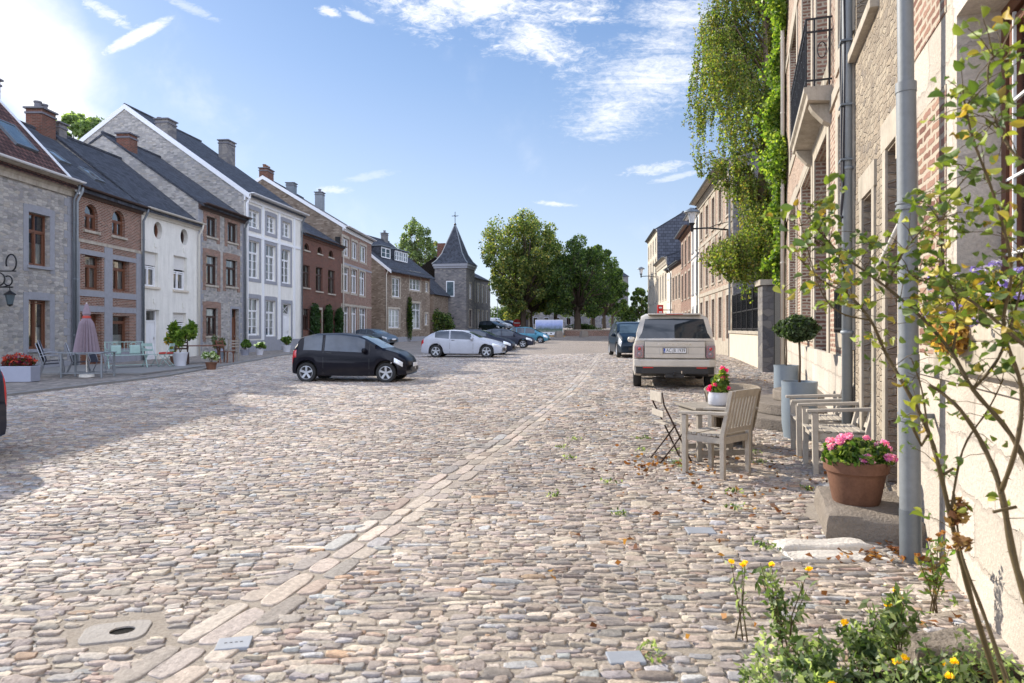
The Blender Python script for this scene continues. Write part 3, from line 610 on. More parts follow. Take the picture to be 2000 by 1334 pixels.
def door(parent, o, d=.18, mat=None, tr=None, surround=None, sw=.16, glazed=False):
    d = o.get('d', d); mat = o.get('m', mat or M['wood_brown']); a, b, c, e = o['r']; y = d - .02; mb = MB(); top = e
    if tr: top = c + (e - c) * tr
    ft = .06
    mb.box(a, a + ft, y - .06, y + .03, c, e); mb.box(b - ft, b, y - .06, y + .03, c, e); mb.box(a + ft, b - ft, y - .06, y + .03, e - ft, e)
    if tr: mb.box(a + ft, b - ft, y - .055, y + .03, top - .03, top + .03)
    x0, x1, z1 = a + ft, b - ft, (top - .03 if tr else e - ft)
    mb.box(x0, x1, y - .01, y + .03, c, z1)
    n = 2 if x1 - x0 > .75 else 1
    for i in range(n):
        p, q = x0 + (x1 - x0) * i / n + .07, x0 + (x1 - x0) * (i + 1) / n - .07
        for (r, s_) in ((.08, .38), (.45, .93)):
            za, zb = c + (z1 - c) * r, c + (z1 - c) * s_; mb.box(p, q, y - .022, y, za, zb); mb.box(p + .05, q - .05, y - .034, y - .02, za + .05, zb - .05)
    dr = mb.build('door', mat, parent)
    h = MB(); zc = c + 1.02; h.box(x1 - .10, x1 - .07, y - .08, y - .01, zc - .07, zc + .07); h.box(x1 - .2, x1 - .07, y - .09, y - .07, zc - .012, zc + .012); h.build('handle', M['chrome'], dr)
    if tr: g = MB(); g.quad((x0, y, top), (x1, y, top), (x1, y, e - ft), (x0, y, e - ft)); g.build('fanlight', M['glass'], dr)
    sm_ = o.get('sur', surround)
    if sm_:
        q = o.get('sw', sw); s2 = MB(); s2.box(a - q, a - .001, -.022, .02, c, e + q); s2.box(b + .001, b + q, -.022, .02, c, e + q); s2.box(a - .001, b + .001, -.023, .02, e + .001, e + q); s2.build('surround', sm_, dr)
    return dr
def chimney(roof, x, y, z0, z1, wx, wy, mat, pots=0, cap=True, potm=None):
    mb = MB(); mb.box(x - wx / 2, x + wx / 2, y - wy / 2, y + wy / 2, z0, z1); c = mb.build('chimney', mat, roof)
    if cap: k = MB(); k.box(x - wx / 2 - .08, x + wx / 2 + .08, y - wy / 2 - .08, y + wy / 2 + .08, z1, z1 + .07); k.box(x - wx / 2 - .04, x + wx / 2 + .04, y - wy / 2 - .04, y + wy / 2 + .04, z1 - .22, z1 - .14); k.build('chimney_cap', M['bluestone_dark'], c)
    for i in range(pots):
        xx = x + (i - (pots - 1) / 2) * wx / max(pots, 1) * .9; q = MB(); q.lathe([(.14, z1 + .06), (.13, z1 + .3), (.16, z1 + .32), (.16, z1 + .38), (.1, z1 + .38), (.1, z1 + .2)], 12, (xx, y, 0)); q.build('chimney_pot', potm or M['bluestone_dark'], c)
def house(name, label, row, H, Hr, D, wall, ops, roofm=None, gable=None, ridge=None, base=0.0, ov=.28, verge=None, cornice=None, cdepth=.3, cornice_h=.32, group=None, gutter=None, reveal=.18, sill=None, surround=None, fm=None, sw=.16, back=None, hip=0, rt=.12, dtr=None, rwm=None):
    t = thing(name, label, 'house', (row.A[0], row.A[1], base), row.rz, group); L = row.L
    wallmesh(L, H, ops, reveal).build('wall', [wall, M['interior']], t)
    yr = ridge or D / 2; gm = gable or wall; mb = MB()
    for x in (.012, L - .012):
        pts = [(x, 0, 0), (x, 0, H), (x, yr, Hr), (x, D, back or H), (x, D, 0)]; mb.add(pts, [(0, 1, 2, 3, 4)] if x < 1 else [(4, 3, 2, 1, 0)])
    mb.quad((L, D, 0), (0, D, 0), (0, D, back or H), (L, D, back or H)); mb.build('gable_wall', gm, t)
    # roof
    rm = roofm or M['slate']; r = MB(); hb = back or H; k = (Hr - H) / yr; s1 = math.hypot(yr + ov, (yr + ov) * k); kb = (Hr - hb) / (D - yr)
    for (xa, xb) in ((-.03, L + .03),):
        ze = H - ov * k; e0, e1 = (xa, -ov, ze), (xb, -ov, ze); r0, r1 = (xa + hip, yr, Hr), (xb - hip, yr, Hr); b0, b1 = (xa, D + .2, hb - .2 * kb), (xb, D + .2, hb - .2 * kb)
        up = lambda p: (p[0], p[1], p[2] + rt)
        r.quad(up(e0), up(e1), up(r1), up(r0), 0, [(xa, 0), (xb, 0), (xb, s1), (xa, s1)]); r.quad(up(b1), up(b0), up(r0), up(r1), 0, [(xb, 0), (xa, 0), (xa, s1), (xb, s1)])
        r.quad(e0, r0, r1, e1, 0); r.quad(e0, e1, up(e1), up(e0), 0); r.quad(b0, b1, up(b1), up(b0), 0); r.quad(b0, b1, r1, r0)
        for (e, q, bb) in ((e0, r0, b0), (e1, r1, b1)): r.quad(e, q, up(q), up(e)); r.quad(q, bb, up(bb), up(q))
        if hip: r.add([up(e0), up(r0), up(b0)], [(0, 1, 2)]); r.add([up(e1), up(b1), up(r1)], [(0, 1, 2)])
    ro = r.build('roof', rm, t); rc = MB(); rc.tube([(-.03 + hip, yr, Hr + rt + .02), (L + .03 - hip, yr, Hr + rt + .02)], .09, 6); rc.build('ridge_tiles', rm, ro)
    if verge:
        for x in ((-.05, .10) if verge in (1, 3) else None, (L - .10, L + .05) if verge in (2, 3) else None):
            if x is None: continue
            v = MB()
            for (pa, pb) in (((-ov, H - ov * k), (yr, Hr)), ((D + .2, hb - .2 * kb), (yr, Hr))):
                v.add([(x[0], pa[0], pa[1] - .14), (x[1], pa[0], pa[1] - .14), (x[1], pb[0], pb[1] - .14), (x[0], pb[0], pb[1] - .14), (x[0], pa[0], pa[1] + rt + .05), (x[1], pa[0], pa[1] + rt + .05), (x[1], pb[0], pb[1] + rt + .05), (x[0], pb[0], pb[1] + rt + .05)], [(0, 3, 2, 1), (4, 5, 6, 7), (0, 1, 5, 4), (1, 2, 6, 5), (2, 3, 7, 6), (3, 0, 4, 7)])
            v.build('bargeboard', M['paint_white'], ro)
    cm = cornice or M['paint_cream']; c = MB(); ch = cornice_h
    c.prism([(0.0, H - ch), (-.07, H - ch), (-.09, H - ch * .7), (-.16, H - ch * .55), (-.18, H - ch * .3), (-cdepth, H - ch * .12), (-cdepth, H - .02), (0.0, H - .02)], 'x', -.02, L + .02); c.build('cornice', cm, t)
    g = MB(); gy = -cdepth - .05; g.prism([(gy + .07 * math.cos(a), H - .0 + .07 * math.sin(a)) for a in np.linspace(math.pi, 2 * math.pi, 9)], 'x', -.02, L + .02); g.build('gutter', gutter or M['zinc_dark'], t)
    for o in ops:
        if o.get('k') == 'd': door(t, o, reveal, o.get('m'), o.get('tr'), o.get('sur', surround), sw)
        elif o.get('k') != 'n': window(t, o, reveal, fm, o.get('sill', sill), o.get('sur', surround), sw)
    return t, ro
def downpipe(t, x, H, mat, y=-.12, r=.05, z0=0.05, name='downpipe', jog=True):
    mb = MB(); mb.tube(([(x, -.33, H - .05), (x, -.3, H - .25), (x, y, H - .6)] if jog else [(x, y, H)]) + [(x, y, z0)], r, 10)
    o = mb.build(name, mat, t, smooth=True)
    c = MB(); z = 1.2
    while z < H - .8: c.lathe([(r * 1.02, 0), (r * 1.22, .004), (r * 1.22, .036), (r * 1.02, .04)], 12, (x, y, z)); z += 2.1
    c.build('pipe_clip', mat, o); return o
def strip(t, name, x0, x1, z0, z1, mat, y=-.03, th=.05): mb = MB(); mb.box(x0, x1, y, y + th, z0, z1); return mb.build(name, mat, t)
def quoins(t, x, H, mat, side=1, z0=.0, w=(.28, .46), h=.30, name='quoins'):
    mb = MB(); z = z0; i = 0
    while z < H - .1: ww = w[i % 2]; mb.box(min(x, x + side * ww), max(x, x + side * ww), -.014, .02, z + .006, min(z + h, H) - .006); z += h; i += 1
    return mb.build(name, mat, t)
def skylight(ro, x, y, H, yr, Hr, w_, l_, rt=.12):
    k = (Hr - H) / yr; z = H + y * k + rt; a = math.atan(k); T = Matrix.Translation((x, y, z)) @ Matrix.Rotation(a, 4, 'X')
    mb = MB()
    for b in ((-w_ / 2, w_ / 2, 0, .07), (-w_ / 2, w_ / 2, l_ - .07, l_)): mb.box(b[0], b[1], b[2], b[3], .0, .09, T=T)
    for b in (-w_ / 2, w_ / 2 - .07): mb.box(b, b + .07, .07, l_ - .07, .0, .09, T=T)
    f = mb.build('skylight', M['zinc_dark'], ro); g = MB(); g.box(-w_ / 2 + .07, w_ / 2 - .07, .07, l_ - .07, .02, .07, T=T); g.build('skylight_pane', M['carglass_lit'], f)

# ---------------- left row
LP = {'a': (-16.5, 17.0), 'b': (-16.5, 25.6), 'c': (-16.5, 30.4), 'd': (-16.25, 35.4), 'e': (-15.9, 40.5), 'f': (-15.0, 48.6), 'g': (-14.2, 57.2), 'h': (-13.8, 67.0)}
def W(row, rects, **kw):
    out = []
    for r in rects:
        o = dict(r=row.rect(*r[:4])); o.update(kw)
        if len(r) > 4: o.update(r[4])
        out.append(o)
    return out
r1 = Row(LP['a'], LP['b'])
ops = W(r1, [(55, 418, 97, 520, dict(cur='half')), (55, 586, 97, 682, dict(cur='half', tr=None))], m=M['wood_brown'], tr=.68, sur=M['bluestone'], sill=M['bluestone'], sw=.24) + [dict(r=(1.2, 2.3, 3.6, 5.45), m=M['wood_brown'], tr=.68, sur=M['bluestone'], sill=M['bluestone'], sw=.24, cur='half'), dict(r=(1.2, 2.3, .0, 2.45), k='d', m=M['wood_dark'], sur=M['bluestone'], sw=.24)]
h1, ro1 = house('stone_house', 'grey rubble stone house with red brown tiled roof, brown framed windows and hanging iron sign', r1, 6.95, 10.2, 6.2, M['rubble'], ops, M['tile'], ridge=3.0, cornice_h=.55, cdepth=.42, cornice=M['limestone'], gutter=M['paint_white'], verge=2, reveal=.25)
quoins(h1, r1.L, 6.4, M['bluestone'], -1, .3)
strip(h1, 'plinth', 0, r1.L, 0, .28, M['bluestone']); downpipe(h1, r1.L - .06, 6.9, M['zinc_dark'])
skylight(ro1, 7.2, .7, 6.95, 3.0, 10.2, 1.1, 1.3); skylight(ro1, 1.2, .7, 6.95, 3.0, 10.2, 1.0, 1.2)

r2 = Row(LP['b'], LP['c'])
ops = W(r2, [(165, 399, 191, 451, dict(k='a')), (219, 411, 244, 462, dict(k='a'))], m=M['wood_brown'], nx=2, sill=M['limestone']) + \
      W(r2, [(166, 499, 199, 566), (221, 507, 253, 569)], m=M['wood_brown'], tr=.72, d=.28, tm=0, cur='sides') + [dict(r=r2.rect(220, 617, 253, 684), m=M['wood_brown'], nx=1, tr=.85, d=.28, cur='half')] + [dict(r=(.55, 1.85, .0, r2.z(1, 613)), k='d', m=M['wood_brown'], d=.32)]
h2, ro2 = house('brick_house', 'narrow brick house with two round arched attic windows above grey stone framing', r2, 6.85, 10.0, 8.4, M['brick'], ops, M['slate'], ridge=4.2, cornice=M['wood_dark'], cornice_h=.3, gutter=M['wood_dark'], verge=None)
L = r2.L; b_ = M['bluestone']
strip(h2, 'stone_band', .0, L, 4.78, 4.9, M['limestone']); strip(h2, 'stone_lintel', .05, L - .05, 4.33, 4.52, b_, -.028); strip(h2, 'stone_band', .05, L - .05, 2.72, 2.96, b_, -.026); strip(h2, 'stone_lintel', .05, L - .05, 2.12, 2.36, b_, -.024)
for (a, b) in ((0, .42), (2.02, 2.55), (4.35, 4.8)): strip(h2, 'stone_pier', a, b, .0, 4.77, b_, -.034)
strip(h2, 'stone_sill', 2.56, 4.34, .0, .62, b_, -.02); downpipe(h2, .12, 6.85, M['pipe_blue']); downpipe(h2, L - .05, 6.85, M['zinc_dark'])
chimney(ro2, .5, 3.9, 8.4, 10.9, 1.0, .8, M['brick_dark'], 0); chimney(ro2, 1.25, 4.2, 9.0, 11.3, .6, .7, M['rubble_dark'], 0); chimney(ro2, 4.4, 4.2, 9.0, 11.0, .9, .7, M['brick_dark'], 2)
skylight(ro2, 1.9, 1.5, 6.85, 4.2, 10.0, .7, .9); skylight(ro2, 3.2, .9, 6.85, 4.2, 10.0, .7, .9)

r3 = Row(LP['c'], LP['d'])
ops = [dict(r=(.95, 1.65, 5.62, 6.42), k='o', m=M['wood_brown'], nx=1, d=.3), dict(r=(3.25, 3.95, 5.62, 6.42), k='o', m=M['wood_dark'], nx=1, d=.3)] + \
      [dict(r=r3.rect(280, 492, 309, 560)), dict(r=r3.rect(339, 501, 365, 567)), dict(r=r3.rect(338, 611, 364, 655))]
for o in ops[2:]: o.update(blind=.42, m=M['paint_white'], sill=M['cream'], d=.24, nx=2)
ops[2]['blind'] = .38
ops += [dict(r=(.35, 1.4, 0, r3.z(1, 605)), k='d', m=M['paint_white'], tr=.78, d=.24)]
h3, ro3 = house('white_house', 'low white rendered house with two round attic windows and roller blinds', r3, 6.9, 10.2, 8.4, M['white'], ops, M['slate'], ridge=4.2, gutter=M['paint_cream'], gable=M['rubble'], cornice_h=.35)
downpipe(h3, r3.L - .15, 6.9, M['paint_cream']); chimney(ro3, .6, 4.3, 9.0, 10.8, .5, .5, M['rubble_dark'], 0)
for (x, z) in ((1.1, 5.2), (3.6, 5.25), (1.0, 2.62), (3.5, 2.5)):
    mb = MB(); mb.prism([(x - .09, z), (x + .09, z), (x + .12, z + .22), (x - .12, z + .22)], 'y', -.03, .01); mb.build('keystone', M['white'], h3)

r4 = Row(LP['d'], LP['e'])
ops = W(r4, [(403, 424, 423, 463, dict(nx=2)), (444, 436, 463, 474, dict(nx=2))], m=M['wood_dark'], sill=M['limestone'], cur='sides') + W(r4, [(402, 500, 424, 557), (441, 508, 463, 560)], m=M['wood_dark'], tr=.72, sill=M['limestone'], cur='sides', tm=0) + \
      W(r4, [(402, 602, 425, 656)], m=M['wood_dark'], tr=.72, sill=M['limestone'], tm=0, cur='top') + [dict(r=(3.55, 4.45, .0, 2.6), k='d', m=M['wood_brown'], tr=.8, d=.28, sur=M['bluestone'], sw=.14)]
for o in ops[:5]: o.update(sur=M['brick'], sw=.33)
h4, ro4 = house('stone_house', 'grey stone house with brick window surrounds and a brown door behind outdoor tables', r4, 8.0, 11.6, 10.4, M['rubble'], ops, M['slate'], ridge=5.2, cornice=M['wood_dark'], gutter=M['wood_dark'], cdepth=.4)
quoins(h4, 0, 7.7, M['bluestone'], 1, .3); quoins(h4, r4.L, 7.7, M['bluestone'], -1, .3); downpipe(h4, r4.L - .1, 8.0, M['zinc_dark'])
chimney(ro4, .5, 4.2, 9.4, 11.7, .7, .7, M['brick_dark'], 0)

r5 = Row(LP['e'], LP['f'])
ops = W(r5, [(486, 411, 506, 446), (521, 423, 538, 456), (551, 434, 567, 464)], nz=3, cur='full') + W(r5, [(486, 471, 506, 544), (519, 479, 538, 549), (550, 488, 567, 554)], tr=.7, nz=3, cur='sides') + W(r5, [(485, 583, 506, 655), (519, 587, 538, 657)], tr=.68, nz=3, cur='sides')
for o in ops: o.update(sur=M['bluestone'], sw=.24, m=M['paint_white'], d=.2)
a5 = r5.x(552), r5.x(568)
ops += [dict(r=(a5[0], a5[1], .25, 3.15), k='d', m=M['paint_white'], tr=.76, sur=M['bluestone'], sw=.24, d=.22)]
h5, ro5 = house('white_house', 'tall three storey white house with grey stone window surrounds and white barred windows', r5, 9.55, 14.9, 15.2, M['white'], ops, M['slate'], ridge=7.6, gable=M['rubble'], verge=1, cornice=M['paint_white'], gutter=M['paint_white'], cornice_h=.45, cdepth=.5, ov=.35)
strip(h5, 'plinth', 0, r5.L, 0, .75, M['bluestone']); strip(h5, 'stone_band', 0, r5.L, 7.05, 7.2, M['paint_white'], -.05, .06)
for px in (482, 513, 545, 574): x = min(max(r5.x(px), .3), r5.L - .3); strip(h5, 'pilaster', x - .14, x + .14, .76, 9.1, M['paint_white'], -.045, .06)
downpipe(h5, .12, 9.5, M['paint_white'], r=.06); downpipe(h5, r5.L - .15, 9.5, M['zinc_dark'])
mb = MB()
for (p, q) in (((a5[0] + .1, 2.5), (a5[1] - .1, 3.05)), ((a5[1] - .1, 2.5), (a5[0] + .1, 3.05))): mb.tube([(p[0], .17, p[1]), (q[0], .17, q[1])], .02, 4)
mb.build('fanlight_lattice', M['paint_white'], h5)
st = MB(); st.box(a5[0] - .2, a5[1] + .2, -.35, .2, .01, .24); st.build('doorstep', M['bluestone'], h5)
chimney(ro5, .55, 5.3, 12.3, 14.1, .9, .8, M['rubble_dark'], 0); chimney(ro5, r5.L - .7, 5.2, 12.4, 14.7, 1.0, .7, M['rubble_dark'], 0); chimney(ro5, 4.0, 7.8, 14.2, 15.0, 1.5, .6, M['brick_dark'], 2)

r6 = Row(LP['f'], LP['g'])
ops = W(r6, [(594, 475, 604, 489, dict(k='a')), (620, 482, 629, 496, dict(k='a')), (642, 489, 651, 503, dict(k='a'))], m=M['wood_dark'], nx=1, sill=M['limestone']) + W(r6, [(592, 518, 605, 562), (617, 522, 630, 569), (641, 528, 654, 574)], m=M['wood_dark'], tr=.7, sill=M['limestone'], cur='sides') + \
      W(r6, [(592, 603, 604, 645), (641, 605, 653, 645)], m=M['wood_dark'], tr=.7, cur='top') 
ad = r6.x(615), r6.x(628)
ops += [dict(r=(ad[0], ad[1], .1, 2.9), k='d', m=M['wood_brown'], tr=.78, sur=M['limestone'], sw=.18)]
h6, ro6 = house('brick_house', 'dark red brick house with three tiny arched attic windows and shrubs by its door', r6, 8.3, 12.2, 12.4, M['brick_dark'], ops, M['slate'], ridge=6.2, cornice=M['brick_dark'], gutter=M['wood_dark'])
downpipe(h6, r6.L - .1, 8.3, M['paint_cream'])
r7 = Row(LP['g'], LP['h'])
ops = W(r7, [(669, 465, 681, 500), (687, 473, 698, 506), (703, 480, 715, 512)], cur='full', nx=2) + W(r7, [(668, 522, 681, 569), (686, 526, 697, 573), (702, 531, 713, 577)], tr=.75, cur='sides') + W(r7, [(668, 598, 681, 660), (686, 600, 697, 660), (702, 602, 715, 660)], tr=.8, cur='full', nx=2)
for o in ops: o.update(sur=M['limestone'], sw=.2, m=M['paint_white'])
h7, ro7 = house('brick_house', 'red brick house with nine white framed windows in pale stone surrounds and white cornice', r7, 10.1, 14.2, 13.6, M['brick'], ops, M['slate'], ridge=6.8, gable=M['rubble_brown'], verge=1, cornice=M['paint_white'], gutter=M['paint_white'], cdepth=.45, cornice_h=.4)
strip(h7, 'stone_band', 0, r7.L, 6.9, 7.05, M['bluestone']); strip(h7, 'stone_band', 0, r7.L, 3.4, 3.55, M['limestone'])
chimney(ro7, .8, 6.8, 13.4, 15.0, 1.4, .7, M['brick_dark'], 3, potm=M['terracotta']); chimney(ro7, 4.5, 6.0, 13.2, 14.6, .8, .7, M['zinc_dark'], 0); chimney(ro7, 8.8, 4.8, 12.4, 14.6, .8, .7, M['zinc'], 1)

r8 = Row((-13.4, 72.0), (-10.1, 84.0))
ops = W(r8, [(766, 543, 781, 580), (800, 534, 821, 567, dict(nx=3)), (759, 604, 780, 640, dict(nx=3)), (800, 592, 821, 642, dict(nx=3, tr=.75)), (831, 552, 836, 570, dict(nx=1)), (830, 613, 835, 634, dict(nx=1))], nz=3, cur='full')
for o in ops: o.update(sur=M['limestone'], sw=.2, m=M['paint_white'])
h8, ro8 = house('stone_house', 'long brown grey stone house with barred white windows and two roof dormers', r8, 8.0, 12.2, 11, M['rubble_brown'], ops, M['slate'], ridge=5.5, verge=1, cornice=M['limestone'], cornice_h=.15, ov=.7, cdepth=.15)
strip(h8, 'plinth', 0, r8.L, 0, .55, M['bluestone']); strip(h8, 'brick_band', 0, r8.L, 7.2, 7.8, M['brick'], -.02)
downpipe(h8, .1, 7.8, M['paint_cream']); chimney(ro8, 11.2, 5.5, 11.4, 13.2, .8, .6, M['rubble_dark'], 1)
def dormer(ro, x, y0, z0, w_, h_, n, k):
    d_ = h_ / k + .1; mb = MB(); mb.box(x, x + w_, y0, y0 + d_, z0 - .3, z0 + h_); dm = mb.build('dormer', M['slate'], ro)
    mb = MB(); mb.box(x - .15, x + w_ + .15, y0 - .2, y0 + d_ + .3, z0 + h_, z0 + h_ + .12); mb.build('dormer_roof', M['zinc_dark'], dm)
    for i in range(n):
        a, b = x + .08 + (w_ - .1) * i / n, x + (w_ - .05) * (i + 1) / n; o = dict(r=(a, b, z0 + .12, z0 + h_ - .1)); f = frame_mesh(o, y0 - .01, .05, 2, 2).build('dormer_window', M['paint_white'], dm)
        g = MB(); g.box(a + .02, b - .02, y0 - .012, y0 + .02, z0 + .14, z0 + h_ - .12); g.build('pane', M['carglass_lit'], f)
dormer(ro8, 1.6, 1.3, 9.1, 2.4, 1.35, 1, .76); dormer(ro8, 5.0, 1.3, 9.1, 3.6, 1.35, 3, .76)
# ================================================================ tower house and other far buildings
def tower_house():
    t = thing('tower_house', 'dark stone corner house with a pyramid slate spire topped by an iron cross', 'house', (-6.4, 95.3, .55), R(78)); L = 4.6
    def win(x0, x1, z0, z1, y=0): return dict(r=(x0, x1, z0, z1))
    o = [dict(r=(1.6, 2.8, 5.2, 7.4), m=M['paint_white'], sur=M['limestone']), dict(r=(1.6, 2.8, 1.2, 3.6), m=M['wood_dark'], sur=M['limestone'])]
    # tower: local x along the street face, y inward; near side face looks at the viewer
    H = 9.7
    wallmesh(L, H, o, .2).build('tower_wall', [M['rubble_dark'], M['interior']], t)
    mb = MB(); mb.quad((0, L, 0), (0, 0, 0), (0, 0, H), (0, L, H)); mb.quad((L, 0, 0), (L, L, 0), (L, L, H), (L, 0, H)); mb.quad((L, L, 0), (0, L, 0), (0, L, H), (L, L, H)); mb.build('tower_side_wall', M['rubble_dark'], t)
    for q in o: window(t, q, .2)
    mb = MB()                      # a tall window in the near side face
    fw = MB(); fw.box(-.06, .02, 1.7, 2.9, 5.4, 7.6); fw.build('window', M['paint_white'], t); g = MB(); g.box(-.08, -.05, 1.82, 2.78, 5.52, 7.48); g.build('pane', M['carglass_lit'], t)
    c = L / 2; mb = MB(); mb.box(-.25, L + .25, -.25, L + .25, H, H + .35); mb.box(-.12, L + .12, -.12, L + .12, H - .3, H); mb.build('cornice', M['bluestone'], t)
    r = MB()
    def ring(hw, z): return [(c - hw, c - hw, z), (c + hw, c - hw, z), (c + hw, c + hw, z), (c - hw, c + hw, z)]
    lv = [ring(2.62, H + .35), ring(2.1, H + .9), ring(1.5, H + 1.9), ring(.06, H + 6.1)]
    for a, b in zip(lv, lv[1:]):
        for i in range(4):
            j = (i + 1) % 4; wd = abs(a[0][0] - a[1][0]); h_ = b[0][2] - a[0][2]; r.quad(a[i], a[j], b[j], b[i], 0, [(0, 0), (wd, 0), (wd * .8, h_), (wd * .2, h_)])
    ro = r.build('spire_roof', M['slate'], t); hp = MB()
    for i in range(4): hp.tube([lv[k][i] for k in range(4)], .07, 5)
    hp.build('hip_flashing', M['zinc'], ro)
    k = MB(); k.tube([(c, c, H + 6), (c, c, H + 8)], .045, 6); k.tube([(c - .5, c, H + 7.4), (c + .5, c, H + 7.4)], .04, 6); k.tube([(c, c - .5, H + 7.4), (c, c + .5, H + 7.4)], .04, 6)
    k.lathe([(.0, 0), (.18, .1), (.2, .2), (.1, .35), (.0, .4)], 10, (c, c, H + 6)); k.build('iron_cross', M['paint_black'], ro)
    # long wing behind
    ops = []
    for i in range(4):
        for (z0, z1) in ((1.0, 3.6), (5.0, 7.6)): ops.append(dict(r=(.9 + i * 2.6, 1.9 + i * 2.6, z0, z1)))
    wg = wallmesh(11.5, 8.6, ops, .2); wg.v = [(x + L, y + .5, z) for x, y, z in wg.v]; wg.build('wing_wall', [M['rubble_dark'], M['interior']], t)
    for q in ops:
        a, b, z0, z1 = q['r']; qq = dict(r=(a + L, b + L, z0, z1)); f = frame_mesh(qq, .65, .06, 2, 3); f.build('window', M['paint_white'], t)
        s_ = MB(); s_.box(a + L - .25, a + L, .47, .52, z0 - .2, z1 + .25); s_.box(b + L, b + L + .25, .47, .52, z0 - .2, z1 + .25); s_.box(a + L, b + L, .47, .52, z1, z1 + .25); s_.build('surround', M['limestone'], t)
    e = MB(); x0, x1 = L, L + 11.5; e.add([(x1, .5, 0), (x1, .5, 8.6), (x1, 6.0, 11.2), (x1, 10.6, 8.6), (x1, 10.6, 0)], [(0, 4, 3, 2, 1)]); e.build('gable_wall', M['rubble_dark'], t)
    q = MB(); q.quad((x0 - 1.5, 0.2, 8.5), (x1 + .3, 0.2, 8.5), (x1 - 2.5, 6, 11.6), (x0 - 1.5, 6, 11.6)); q.quad((x1 + .3, 10.9, 8.5), (x0, 10.9, 8.5), (x0, 6, 11.6), (x1 - 2.5, 6, 11.6)); q.add([(x1 + .3, 0.2, 8.5), (x1 + .3, 10.9, 8.5), (x1 - 2.5, 6, 11.6)], [(0, 1, 2)]); q.build('wing_roof', M['slate'], t)
    w2 = MB(); w2.box(-6.4, -.02, 2.6, 9, 0, 5.6); w2.build('annex_wall', M['rubble_brown'], t); w3 = MB(); w3.prism([(2.2, 5.4), (9.4, 5.4), (5.8, 8.8)], 'x', -6.6, -.03); a_ = w3.build('annex_roof', M['slate'], t)
    ch = MB(); ch.box(5.0, 6.2, 4.7, 5.9, 8, 13.6); ch.build('stack_chimney', M['brick_dark'], t)
tower_house()
def far_house(name, label, x, y, w_, d_, H, Hr, wall, roofm, rz=0, cols=3, floors=2, fz=2.8, base=None, fm=None):
    b = float(gz(x, y)) - .05 if base is None else base; row = Row((x, y), (x + w_ * math.cos(rz), y + w_ * math.sin(rz))); ops = []
    for i in range(cols):
        for f in range(floors):
            cx = w_ * (i + .5) / cols; ops.append(dict(r=(cx - .5, cx + .5, .9 + f * fz, 2.5 + f * fz), m=fm or M['wood_dark'], sur=M['bluestone'], sw=.12))
    return house(name, label, row, H, Hr, d_, wall, ops, roofm, base=b)
far_house('stone_house', 'dark grey house glimpsed between the tree trunks left of the avenue', -1.0, 165, 16, 10, 6.5, 10, M['rubble_dark'], M['slate'], 0, 6, 2)
far_house('stone_house', 'dark stone house behind the trees near the end of the square', 15.5, 172, 12, 10, 7.2, 11, M['rubble_dark'], M['slate'], 0, 4, 2)
def church():
    x, y = 26.3, 185; t = thing('church', 'grey stone church tower showing behind the far edge of the tree row', 'church', (x, y, 1.6)); mb = MB()
    H = 14; wall = wallmesh(5.2, H, [dict(r=(1.9, 3.3, 9.5, 12.5), k='a'), dict(r=(1.8, 3.4, 0, 3.4), k='a')], .5); wall.build('tower_wall', [M['rubble_dark'], M['interior']], t)
    mb.quad((0, 5.2, 0), (0, 0, 0), (0, 0, H), (0, 5.2, H)); mb.quad((5.2, 0, 0), (5.2, 5.2, 0), (5.2, 5.2, H), (5.2, 0, H)); mb.build('tower_side_wall', M['rubble_dark'], t)
    r = MB(); r.add([(-.3, -.3, H), (5.5, -.3, H), (5.5, 5.5, H), (-.3, 5.5, H), (2.6, 2.6, H + 2.5)], [(0, 1, 4), (1, 2, 4), (2, 3, 4), (3, 0, 4)]); r.build('tower_roof', M['slate'], t)
    n = MB(); n.box(-16, -.05, 1, 11, 0, 8.5); n.build('nave_wall', M['rubble_dark'], t); q = MB(); q.prism([(.6, 8.3), (11.4, 8.3), (6, 13)], 'x', -16.2, -.06); q.build('nave_roof', M['slate'], t)
    for i in range(5): a = MB(); a.box(-14.5 + i * 3, -13.3 + i * 3, .9, 1.02, 2.6, 6.8); a.build('nave_window', M['carglass_lit'], t)
church()
# ---------------- right row, far part
def grid_ops(L, cols, w_, floors, **kw):
    return [dict(r=(L * (i + .5) / cols - w_ / 2, L * (i + .5) / cols + w_ / 2, z0, z1), **kw) for i in range(cols) for (z0, z1) in floors]
rD = Row((12.8, 46.7), (11.0, 34.0))
ops = grid_ops(rD.L, 5, 1.05, [(4.15, 6.55), (7.35, 9.2)], m=M['paint_white'], sur=M['limestone'], sw=.28, sill=M['limestone'], d=.26, nz=2) + grid_ops(rD.L, 5, 1.1, [(.95, 3.2)], m=M['paint_white'], sur=M['limestone'], sw=.28, d=.26)
hD, roD = house('long_house', 'long sunlit pink brick house with tall pale stone window surrounds behind the street lamp', rD, 10.0, 13.4, 11, M['brick_warm'], ops, M['slate'], gable=M['rubble_dark'], cornice=M['limestone'], cdepth=.55, cornice_h=.5, ridge=5.5)
strip(hD, 'plinth', 0, rD.L, 0, .8, M['limestone']); strip(hD, 'stone_band', 0, rD.L, 3.55, 3.75, M['limestone'], -.05, .07); strip(hD, 'stone_band', 0, rD.L, 6.85, 7.05, M['limestone'], -.05, .07)
quoins(hD, rD.L, 9.5, M['limestone'], -1, .8); downpipe(hD, rD.L - .25, 9.9, M['pipe_blue'])
rE = Row((13.65, 52.0), (12.8, 46.7))
